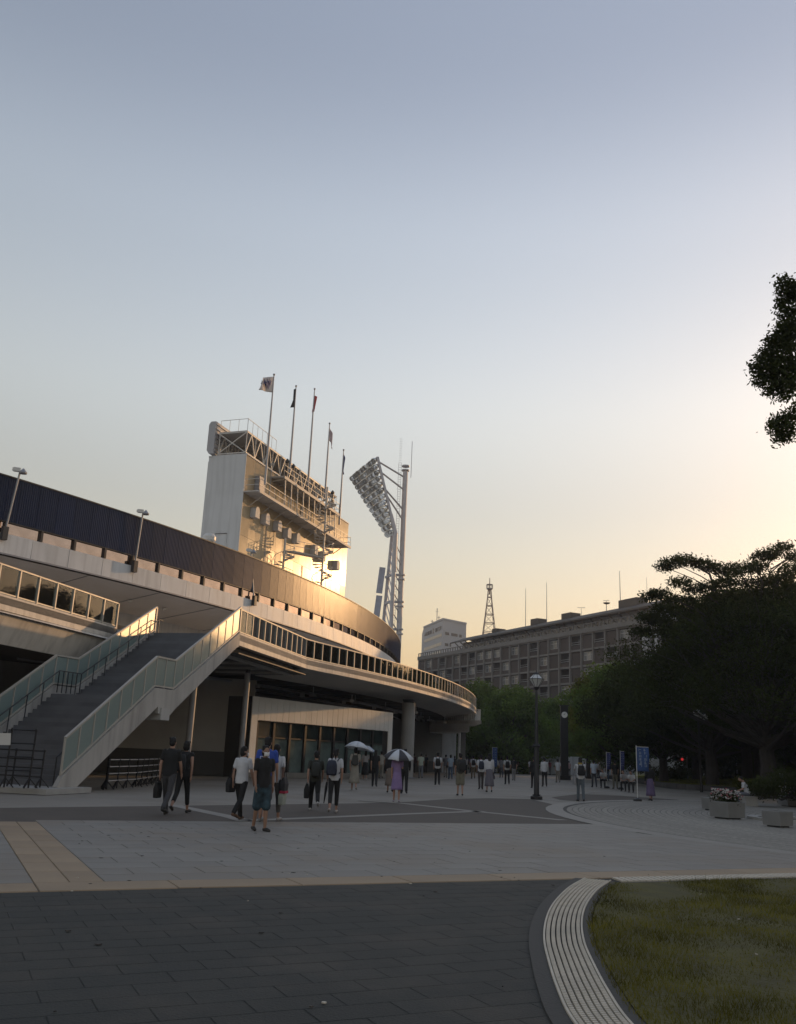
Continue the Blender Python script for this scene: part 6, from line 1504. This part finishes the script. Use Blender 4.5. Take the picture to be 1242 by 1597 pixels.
def backpack(t, col, label, big=1.0, x=0.0):
    i = INFO[t.name]; T = i['T']; o = worn(t, 'backpack', label, 'backpack', 'backpacks and bags carried by walkers'); m_ = cloth(col)
    b = MB(); rr_ = []
    for z, w_, d_ in ((1.0, .11, .05), (1.02, .135, .075), (1.1, .145, .09), (1.28, .14, .085), (1.38, .115, .065), (1.41, .07, .04)):
        rr_.append([T(x+w_*big*(abs(math.cos(a))**.6)*(1 if math.cos(a) > 0 else -1), -.125-d_*big*(1+(abs(math.sin(a))**.6)*(1 if math.sin(a) > 0 else -1)), z) for a in [2*math.pi*(q+.5)/14 for q in range(14)]])
    b.loft(rr_); link('bag_body', b.mesh('bag_body', smooth=True), m_, o)
    pk = MB().box(T(x, -.125-.19*big, 1.12), (.2*big, .05, .16)); link('pocket', pk.mesh('pocket'), m_, o)
    for s in (-1, 1):
        st_ = MB().tube([T(s*.09+x*.3, -.13, 1.39), T(s*.1, -.06, 1.455), T(s*.105, .06, 1.44), T(s*.115, .125, 1.3), T(s*.15, .05, 1.1), T(s*.13, -.12, 1.06)], .016, 5); link('strap', st_.mesh('strap'), m_, o)
    return o
def hand_bag(t, side, col, label, w_=.3, h=.3, drop=.12, d_=.1, shoulder=False, accent=None):
    i = INFO[t.name]; wr = i['arms'][side][2]; o = worn(t, 'bag', label, 'bag', 'backpacks and bags carried by walkers'); m_ = cloth(col) if isinstance(col, tuple) else col
    g = wr+Vector((side*.02, 0, -.07)) if not shoulder else Vector((i['arms'][side][0].x+side*.1, -.04, i['arms'][side][0].z-.42))
    tp = g+Vector((0, 0, -drop)) if not shoulder else g
    b = MB().loft([[tp+Vector((d_*sx*a, w_/2*sy*c, z)) for sx, sy in ((-.5, -1), (.5, -1), (.5, 1), (-.5, 1))] for z, a, c in ((-h, .9, .8), (-h*.95, 1.1, .95), (-h*.4, 1.25, 1.05), (0, .5, .92))])
    ob_ = link('bag_body', b.mesh('bag_body'), m_, o); bv = ob_.modifiers.new('b', 'BEVEL'); bv.width = .02; bv.segments = 2
    if accent: ab = MB().box(tp+Vector((0, 0, -h*.9)), (d_*1.32, w_*1.0, h*.16)); link('bag_trim', ab.mesh('bag_trim'), cloth(accent), o)
    for s in (-1, 1):
        up_ = (g+Vector((0, 0, .01))) if not shoulder else i['arms'][side][0]+Vector((0, 0, .065))
        hd = MB().tube([tp+Vector((s*d_*.2, -w_*.28, 0)), up_+Vector((s*.01, -.02, 0)), up_+Vector((s*.01, .02, 0)), tp+Vector((s*d_*.2, w_*.28, 0))], .009, 5); link('handle', hd.mesh('handle'), m_, o)
    return o
UMW = mat('umbrella_white', (.55, .58, .62), .7, var=.08); UMB = mat('umbrella_pale_blue', (.36, .44, .56), .7, var=.08); UMD = mat('umbrella_dark_lining', (.05, .05, .06), .8, var=.1)
def umbrella(t, label, r_, apex, tiltx, tilty, m, hand=1, m2=None):
    i = INFO[t.name]; o = worn(t, 'umbrella', label, 'umbrella', 'open parasols over walkers')
    ax = Vector((tiltx, tilty, 1)).normalized(); A = Vector(apex); e1 = ax.orthogonal().normalized(); e2 = ax.cross(e1); n = 8
    wr = i['arms'][hand][2]
    for k in range(n):
        V = []; 
        for j in range(5):
            q = j/4
            for s in range(4):
                a = 2*math.pi*(k+s/3)/n; sag = 1-.06*q*math.sin(s/3*math.pi)
                V.append(A-ax*(r_*.52*q**1.9)+(e1*math.cos(a)+e2*math.sin(a))*r_*q*sag-ax*(-.02*q*math.sin(s/3*math.pi)))
        g = MB().add(V, [(j*4+s, j*4+s+1, (j+1)*4+s+1, (j+1)*4+s) for j in range(4) for s in range(3)])
        g_ = link('canopy_panel', g.mesh('canopy_panel', smooth=True), (m2 if (m2 and k % 2) else m), o); s_ = g_.modifiers.new('t', 'SOLIDIFY'); s_.thickness = .006
        a = 2*math.pi*k/n; link('rib', MB().tube([A-ax*(r_*.52*(q/4)**1.9+.012)+(e1*math.cos(a)+e2*math.sin(a))*r_*q/4 for q in range(5)], .004, 4).mesh('rib'), DARK_STEEL, o)
    link('shaft', MB().tube([A+ax*.06, A-ax*.3, wr+(A-wr).normalized()*.05, wr+Vector((0, 0, -.07))], [.006, .007, .008, .012], 6).mesh('shaft'), DARK_STEEL, o); return o
K = (.013, .013, .014); W = (.5, .51, .53); NV = (.025, .03, .05)
BAGG = 'backpacks and bags carried by walkers'
up_arm = lambda s: ((s*.22, .1, 1.2), (s*.1, .28, 1.32))
# --- the nearer walkers
P1 = person(258, 1271.5, 114, 'man in black shirt and loose dark grey trousers at the far left of the walkers', K, (.05, .05, .055), 'trousers', near=True, yaw=-.15, phase=.55, hem=.3, shoes=(.03, .03, .03))
hand_bag(P1, -1, K, 'black bag hanging low beside the leftmost walker', .28, .34, .1)
P2 = person(281, 1268.5, 106, 'short haired woman in black with cropped trousers, bare right arm swinging', K, K, 'cropped', near=True, female=True, hair='bob', phase=-.6, yaw=-.1, sleeve='none')
backpack(P2, (.02, .02, .022), 'black backpack on the short haired woman in black', 1.05, -.06)
P3 = person(372, 1279.5, 108, 'man in white short sleeved shirt and black trousers with white mask', W, K, near=True, phase=.6, yaw=-.35, hair='bob', shoes=(.12, .07, .045), mask=True, headturn=-.9)
hand_bag(P3, -1, (.02, .02, .022), 'black shoulder bag at the left hip of the man in the white shirt', .34, .34, .1, shoulder=True)
P4 = person(405, 1296.5, 123, 'man in black T-shirt and patterned blue shorts walking towards the camera', K, PATT, 'shorts', near=True, yaw=math.pi+.5, phase=.18, mask=True, skin=SKIN2, shoes=(.03, .028, .026), hair='bob', headturn=-.1)
JERS = mat('blue_jersey', (.02, .06, .33), .7, var=.25, scale=5)
P5 = person(409, 1283, 124, 'person in a blue sports jersey with a white number, half hidden behind others', JERS, (.05, .05, .06), 'shorts', near=True, phase=.4, yaw=-.1, shoes=(.2, .2, .2))
i5 = INFO[P5.name]; bn5 = MB(); T5 = i5['T']
def numeral(mb, strokes, x0, w_, z0, h):
    for (xa, za), (xb, zb2) in strokes:
        mb.bar(T5(x0+xa*w_, -.139, z0+za*h), T5(x0+xb*w_, -.139, z0+zb2*h), .012, .028, up=(0, 1, 0))
numeral(bn5, [((.5, 0), (.5, 1)), ((.2, .8), (.5, 1))], .02, .12, 1.12, .2)
numeral(bn5, [((0, .5), (1, .5)), ((0, .5), (0, 1)), ((0, 1), (1, 1)), ((1, 1), (1, .2)), ((1, .2), (.5, 0))], -.12, .1, 1.12, .2)
link('number', bn5.mesh('number'), cloth((.45, .5, .6)), P5)
P6 = person(424, 1281, 112, 'dark haired woman in a white top with bags behind the man in patterned shorts', W, (.1, .1, .1), 'cropped', near=True, female=True, phase=-.5, yaw=-.15, hair='long', shoes=(.3, .28, .27))
hand_bag(P6, 1, (.03, .03, .035), 'dark patterned tote bag with a red trim', .34, .36, .0, shoulder=True, accent=(.3, .02, .05))
hand_bag(P6, 1, (.3, .33, .29), 'pale grey green tote bag hanging low', .36, .32, .12)
P7 = person(489, 1265, 90, 'man in dark olive T-shirt, striding with a jacket over his arm', (.028, .03, .024), K, near=True, phase=.85, yaw=.1, shoes=(.4, .4, .4))
backpack(P7, (.03, .033, .03), 'slim dark backpack of the man in olive', .95)
hand_bag(P7, -1, K, 'black jacket hanging from the left hand of the man in olive', .2, .4, .02, .14)
P8 = person(519, 1268, 93, 'woman in white top with cropped black trousers and hair tied back', (.46, .47, .5), K, 'cropped', near=True, female=True, hair='tail', phase=-.45, yaw=.05, shoes=(.4, .36, .33))
backpack(P8, NV, 'navy backpack slung to the left of the woman in the white top', 1.1, -.1)
fu = worn(P8, 'folded_umbrella', 'folded dark umbrella held by the woman in the white top', 'umbrella', None)
w8 = INFO[P8.name]['arms'][-1][2]
link('cloth_wrap', MB().tube([w8+Vector((-.01, .0, -.1)), w8+Vector((-.03, .03, -.3)), w8+Vector((-.07, .1, -.68))], [.03, .042, .012], 8).mesh('cloth_wrap'), cloth(K), fu)
link('grip', MB().tube([w8+Vector((-.0, -.02, .03)), w8+Vector((0, 0, -.06)), w8+Vector((-.01, 0, -.1))], .012, 6).mesh('grip'), DARK_STEEL, fu)
# --- the middle distance
G2 = 'people walking across the plaza'
def hold(s=1): return ((s*.2, .06, 1.16), (s*.1, .2, 1.3))
P9 = person(552, 1232.5, 63, 'person in pale beige top and long beige skirt under a white parasol', (.34, .32, .29), (.26, .24, .2), 'skirt', female=True, hair='bob', hem=.28, armR=hold(), phase=.4, shoes=(.25, .23, .2))
backpack(P9, (.05, .05, .045), 'dark backpack of the person under the white parasol')
umbrella(P9, 'white parasol with dark blue dots held by the beige walker', .58, (.08, .06, 1.98), .1, .1, UMW)
P10 = person(569, 1217, 52, 'person in black with a long black skirt under a pale blue parasol', (.3, .29, .3), K, 'skirt', female=True, hair='long', hem=.3, armR=hold(), phase=.3, shoes=(.3, .3, .3))
umbrella(P10, 'pale blue and white parasol just behind the white one', .62, (.06, .06, 1.98), .12, .05, UMB, 1, UMW)
P11 = person(584, 1227, 53, 'slim person dressed all in black beside the parasols', K, K, phase=.3, hair='long', female=True)
P12 = person(594, 1214, 45, 'man in cream shirt and beige trousers beyond the black dressed walker', (.36, .34, .3), (.24, .22, .18), phase=.4)
P12b = person(600, 1212.5, 42, 'person in dull red top next to the cream shirt', (.2, .06, .06), (.2, .19, .17), phase=-.4, hat=(.5, .5, .48))
P13 = person(618, 1251, 71, 'woman in a lilac dress under a grey and white parasol', (.24, .17, .34), (.24, .17, .34), 'dress', female=True, hair='bob', hem=.42, armR=hold(), phase=.2, sleeve='short', shoes=(.4, .35, .4))
umbrella(P13, 'grey and white parasol over the woman in the lilac dress', .6, (.05, .06, 1.86), .05, -.2, UMW, 1, UMD)
P14 = person(608, 1236.5, 60, 'person in grey brown skirt and black sleeves left of the lilac dress', K, (.15, .12, .1), 'skirt', 'long', female=True, hair='bob', hem=.3, phase=.5)
P15 = person(630, 1238, 70, 'person in black standing just right of the lilac dress', K, K, 'trousers', 'long', phase=.3)
P16 = person(656, 1214, 44, 'man in pale green shirt and grey trousers by the round pillar', (.4, .45, .38), (.17, .18, .2), phase=.35)
P17 = person(645, 1206, 33, 'person in dark maroon next to the round pillar', (.06, .02, .025), (.03, .02, .025), 'trousers', 'long', phase=.2)
P18 = person(682, 1224.5, 52, 'man in white shirt and dark trousers with a black backpack', W, K, phase=.25); backpack(P18, K, 'black backpack on the man in the white shirt by the annex')
P19 = person(702.5, 1215.5, 40, 'person in light blue shirt and blue jeans with a small bag', (.27, .33, .4), (.06, .09, .14), phase=.4, hair='bob'); hand_bag(P19, -1, K, 'small dark bag at the hip of the light blue shirt', .22, .2, .02, shoulder=True)
P20 = person(695, 1213, 43, 'tall man in grey shirt and beige trousers left of the blue jeans', (.1, .1, .11), (.2, .18, .16), phase=-.4)
P21 = person(717.5, 1241, 61, 'man in dark camouflage shirt and khaki shorts with black shoes', (.035, .034, .03), (.16, .15, .11), 'shorts', phase=.15); backpack(P21, (.02, .02, .02), 'black backpack hanging right on the man in khaki shorts', 1.1, .08)
P22 = person(738, 1214.5, 35, 'person in white with a dark backpack left of the brown trousers', W, (.14, .1, .06), phase=.4); backpack(P22, K, 'dark backpack of the white top left of the brown trousers')
P23 = person(750, 1231.5, 50, 'man in white shirt and brown trousers with navy backpack', W, (.055, .045, .04), phase=-.35); backpack(P23, NV, 'navy backpack on the white shirt with brown trousers')
P24 = person(763, 1235.5, 57, 'woman with long black hair, white top and long grey skirt', (.5, .5, .52), (.13, .12, .14), 'skirt', female=True, hair='long', hem=.26, phase=.3, shoes=K, sleeve='long'); hand_bag(P24, 1, (.06, .05, .06), 'small grey handbag of the long haired woman', .26, .2, .06)
P25 = person(791, 1223.5, 42, 'person in white T-shirt and black trousers with a black backpack near the middle', (.42, .43, .42), K, phase=.3); backpack(P25, K, 'black backpack on the white T-shirt left of the lamp post')
P26 = person(801.5, 1217.5, 37, 'person in dark top and pale grey wide trousers', (.02, .02, .022), (.22, .22, .22), phase=-.3)
P27 = person(782, 1213, 33, 'person in grey carrying a dark bag, half hidden', (.14, .14, .15), (.08, .08, .09), phase=.3); hand_bag(P27, -1, K, 'dark bag of the half hidden person in grey', .3, .3, .05)
P28 = person(833, 1229.5, 46, 'person in dark suit partly hidden by the lamp post', K, K, 'trousers', 'long', phase=.4)
P29 = person(849.5, 1227, 48, 'man in white shirt and black trousers right of the lamp post', W, K, 'trousers', 'long', phase=.25)
P30 = person(870.5, 1220.5, 35, 'man in white shirt and khaki trousers beyond the lamp post', (.45, .46, .48), (.2, .18, .15), phase=.3)
P31 = person(827, 1208.5, 26, 'small far person in white beside the lamp post', (.4, .42, .45), K, phase=.3)
P32 = person(818.5, 1207, 25, 'small far person in mustard yellow trousers', K, (.24, .16, .03), phase=-.3)
P33 = person(906, 1250, 63, 'person in white top and jeans raising both hands to the face', W, (.1, .12, .14), phase=.22, hair='bob', armL=((-.24, .12, 1.2), (-.07, .2, 1.44)), armR=((.24, .12, 1.2), (.07, .2, 1.44)), shoes=K); backpack(P33, K, 'black backpack on the person with raised hands', 1.05)
tw = worn(P33, 'scarf', 'mustard yellow cloth round the neck of the person in jeans', 'scarf', None)
i33 = INFO[P33.name]; tf = MB().loft([[i33['T'](*v) for v in ring((0, .0, z), r_, r_*.9, 14)] for z, r_ in ((1.44, .115), (1.47, .105), (1.52, .085), (1.54, .08))]); link('cloth_wrap', tf.mesh('cloth_wrap', smooth=True), cloth((.28, .2, .04)), tw)
hand_bag(P33, -1, (.22, .22, .23), 'grey bag at the left hip of the person with raised hands', .3, .34, .0, shoulder=True)
P34 = person(927, 1228, 42, 'man in light blue shirt and dark trousers near the circle of setts', (.36, .42, .5), (.035, .037, .045), phase=.35)
P35 = person(960, 1230.5, 42, 'man in black top and khaki trousers seen from behind by the blue banner', K, (.11, .1, .075), phase=.2)
P36 = person(1015, 1249, 53, 'woman in black top and long purple skirt beside the blue banner', K, (.12, .09, .17), 'skirt', 'long', female=True, hair='bob', hem=.22, phase=-.35)
# --- far crowd
far = [(664, 1205, 31, 'dark blue', NV, K), (709, 1208, 32, 'black shirt with grey trousers', K, (.12, .12, .12)), (727, 1207, 31, 'pale grey', (.3, .3, .31), K), (757, 1210, 34, 'olive', (.07, .075, .05), K), (771, 1207, 29, 'white shirt', W, NV), (812, 1206, 27, 'rust coloured', (.2, .07, .04), K), (842, 1207, 26, 'sky blue', (.25, .35, .45), K), (858, 1209, 28, 'maroon', (.12, .02, .03), (.05, .05, .05)), (882, 1208, 26, 'charcoal', (.04, .04, .045), K), (888, 1211, 27, 'dull pink', (.3, .2, .2), (.06, .05, .05)), (897, 1209, 26, 'bottle green', (.03, .07, .05), K), (912, 1213, 30, 'white cap', W, K), (920, 1211, 28, 'brown', (.12, .08, .05), K), (938, 1216, 32, 'cream', (.4, .38, .32), (.1, .1, .1)), (735, 1205, 28, 'violet', (.15, .1, .2), K), (786, 1206, 27, 'teal', (.05, .15, .16), K), (721, 1204, 26, 'tan', (.25, .2, .14), K), (850, 1206, 24, 'red', (.25, .04, .04), K)]
for n, (px, py, h, c, a, b) in enumerate(far):
    person(px, py, h, 'small far walker in '+c+(' top' if 'shirt' not in c and 'cap' not in c else '')+' in the crowd under the trees', a, b, phase=random.uniform(-.5, .5), yaw=random.uniform(-.6, .6), female=n % 2 == 1, hair=('short', 'bob', 'long')[n % 3], group='far crowd under the trees', hat=((.5, .5, .5) if 'cap' in c else None))
far2 = [(673, 1204, 28, 'ash grey shirt', (.2, .2, .21), 'dark jeans', (.03, .04, .06)), (716, 1203, 25, 'white blouse', W, 'brown skirt trousers', (.12, .08, .05)), (732, 1204, 25, 'black shirt', K, 'cream trousers', (.3, .27, .22)), (747, 1206, 28, 'pale blue shirt', (.3, .36, .42), 'grey trousers', (.1, .1, .1)), (760, 1205, 25, 'lemon shirt', (.38, .34, .12), 'navy trousers', NV), (776, 1206, 26, 'white shirt', W, 'khaki trousers', (.18, .16, .1)), (796, 1206, 25, 'dark grey shirt', (.05, .05, .055), 'black trousers', K), (806, 1207, 26, 'pink shirt', (.36, .22, .24), 'grey trousers', (.12, .12, .13)), (836, 1205, 23, 'white shirt', W, 'navy trousers', NV), (864, 1207, 25, 'green shirt', (.08, .14, .07), 'black trousers', K), (876, 1206, 24, 'white shirt', W, 'dark green trousers', (.03, .05, .03)), (893, 1208, 25, 'light grey shirt', (.28, .28, .29), 'brown trousers', (.1, .07, .05)), (904, 1210, 27, 'navy shirt', NV, 'pale grey trousers', (.26, .26, .27)), (932, 1214, 29, 'white shirt', W, 'charcoal trousers', (.04, .04, .045)), (946, 1218, 31, 'black shirt', K, 'denim trousers', (.06, .09, .14))]
for n, (px, py, h, c, a, d, b) in enumerate(far2):
    person(px+random.uniform(-2, 2), py, h, 'tiny distant walker in '+c+' and '+d+' deep in the crowd', a, b, phase=random.uniform(-.6, .6), yaw=random.uniform(-1.0, 1.0), female=n % 3 == 0, hair=('bob', 'short', 'long')[n % 3], group='far crowd under the trees')
# --- seated people
def seated(px, py, hpx, label, top, bottom, y, seat_h, yaw, bow=.3):
    p = on_y(px, py, y); t = thing('person', label, 'person', (p.x, y, seat_h-.5), yaw, group='people sitting on the stone seats'); vox = .02
    T = lambda x, y_, z: Vector((x, y_+bow*max(0, z-.6), z)); body = MB()
    body.loft([[T(*v) for v in ring((0, 0, z), rx, ry)] for z, rx, ry in ((.5, .15, .12), (.58, .17, .13), (.7, .14, .1), (.88, .165, .11), (1.0, .165, .095), (1.06, .07, .06), (1.14, .05, .054))])
    hc = T(0, .03, 1.22)+Vector((0, .03, -.03)); body.ell(hc, (.075, .095, .11), 12, 9).ell(hc+Vector((0, .095, -.02)), (.013, .018, .024), 6, 4)
    for s in (-1, 1):
        body.ell(hc+Vector((s*.078, 0, -.01)), (.012, .022, .03), 6, 4)
        caps(body, [Vector((s*.1, .02, .56)), Vector((s*.13, .44, .53)), Vector((s*.13, .4, .1))], [.08, .055, .036])
        a = T(s*.18, 0, 1.0); e_ = T(s*.2, .14, .76); w_ = Vector((s*.08, .4, .66)); caps(body, [a, e_, w_], [.05, .04, .028])
        for f_ in range(4): body.tube([w_+Vector((-s*.02, .02, .03-.018*f_)), w_+Vector((-s*.05, .06, .02-.018*f_)), w_+Vector((-s*.08, .055, .01-.018*f_))], [.009, .008, .007], 5)
        body.tube([w_+Vector((0, .02, .03)), w_+Vector((-s*.03, .03, .06))], [.01, .008], 5)
    finish('body', body, SKIN, t, vox, 1)
    sh = MB(); sh.loft([[T(*v) for v in ring((0, 0, z), rx, ry)] for z, rx, ry in ((.53, .17, .14), (.62, .185, .145), (.72, .165, .125), (.88, .185, .13), (1.0, .182, .112), (1.055, .08, .07))])
    for s in (-1, 1): a = T(s*.18, 0, 1.0); e_ = T(s*.2, .14, .76); caps(sh, [a, a+(e_-a)*.7], [.064, .06])
    finish('shirt', sh, cloth(top), t, vox, 2)
    tr = MB().loft([ring((0, .02, z), rx, ry) for z, rx, ry in ((.47, .16, .14), (.52, .18, .15), (.62, .17, .14))])
    for s in (-1, 1): caps(tr, [Vector((s*.1, .02, .56)), Vector((s*.13, .44, .53)), Vector((s*.13, .4, .12))], [.095, .07, .055])
    finish('trousers', tr, cloth(bottom), t, vox, 2)
    so = MB()
    for s in (-1, 1): caps(so, [Vector((s*.13, .36, .045)), Vector((s*.135, .52, .035))], [.042, .036])
    finish('shoes', so, cloth(K), t, vox, 1); hm = MB().ell(hc+Vector((0, -.018, .03)), (.086, .1, .095), 12, 8); finish('hair', hm, HAIRM, t, vox, 1); return t
seated(1167, 1250, 40, 'man in white shirt sitting on a stone block by the flower planter', W, (.13, .14, .17), sb.y, .5, R(75), .35)
for px, py, y, c, lb in ((987, 1216, 58, W, 'person in white bending forward on the lawn kerb'), (975, 1214, 60, (.3, .3, .32), 'person in grey sitting on the lawn kerb left of the one in white'), (943, 1211, 66, (.4, .42, .45), 'person in pale shirt sitting on the kerb by the left deep blue banner')):
    seated(px, py, 30, lb, c, K, y, .5, R(150), .7)
# ================================================================== evening haze between the camera and the far things
hzm = bpy.data.materials.new('evening_haze'); hzm.use_nodes = True; hn = hzm.node_tree
for x in list(hn.nodes): hn.nodes.remove(x)
ho = hn.nodes.new('ShaderNodeOutputMaterial'); hv = hn.nodes.new('ShaderNodeVolumePrincipled')
hv.inputs['Color'].default_value = (.82, .84, .88, 1); hv.inputs['Density'].default_value = 0.0004; hv.inputs['Anisotropy'].default_value = 0.3
hn.links.new(hv.outputs[0], ho.inputs['Volume'])
hb = part('haze', MB().box((0, 750, 35), (3020, 4520, 72.2)), hzm); stuff(hb)
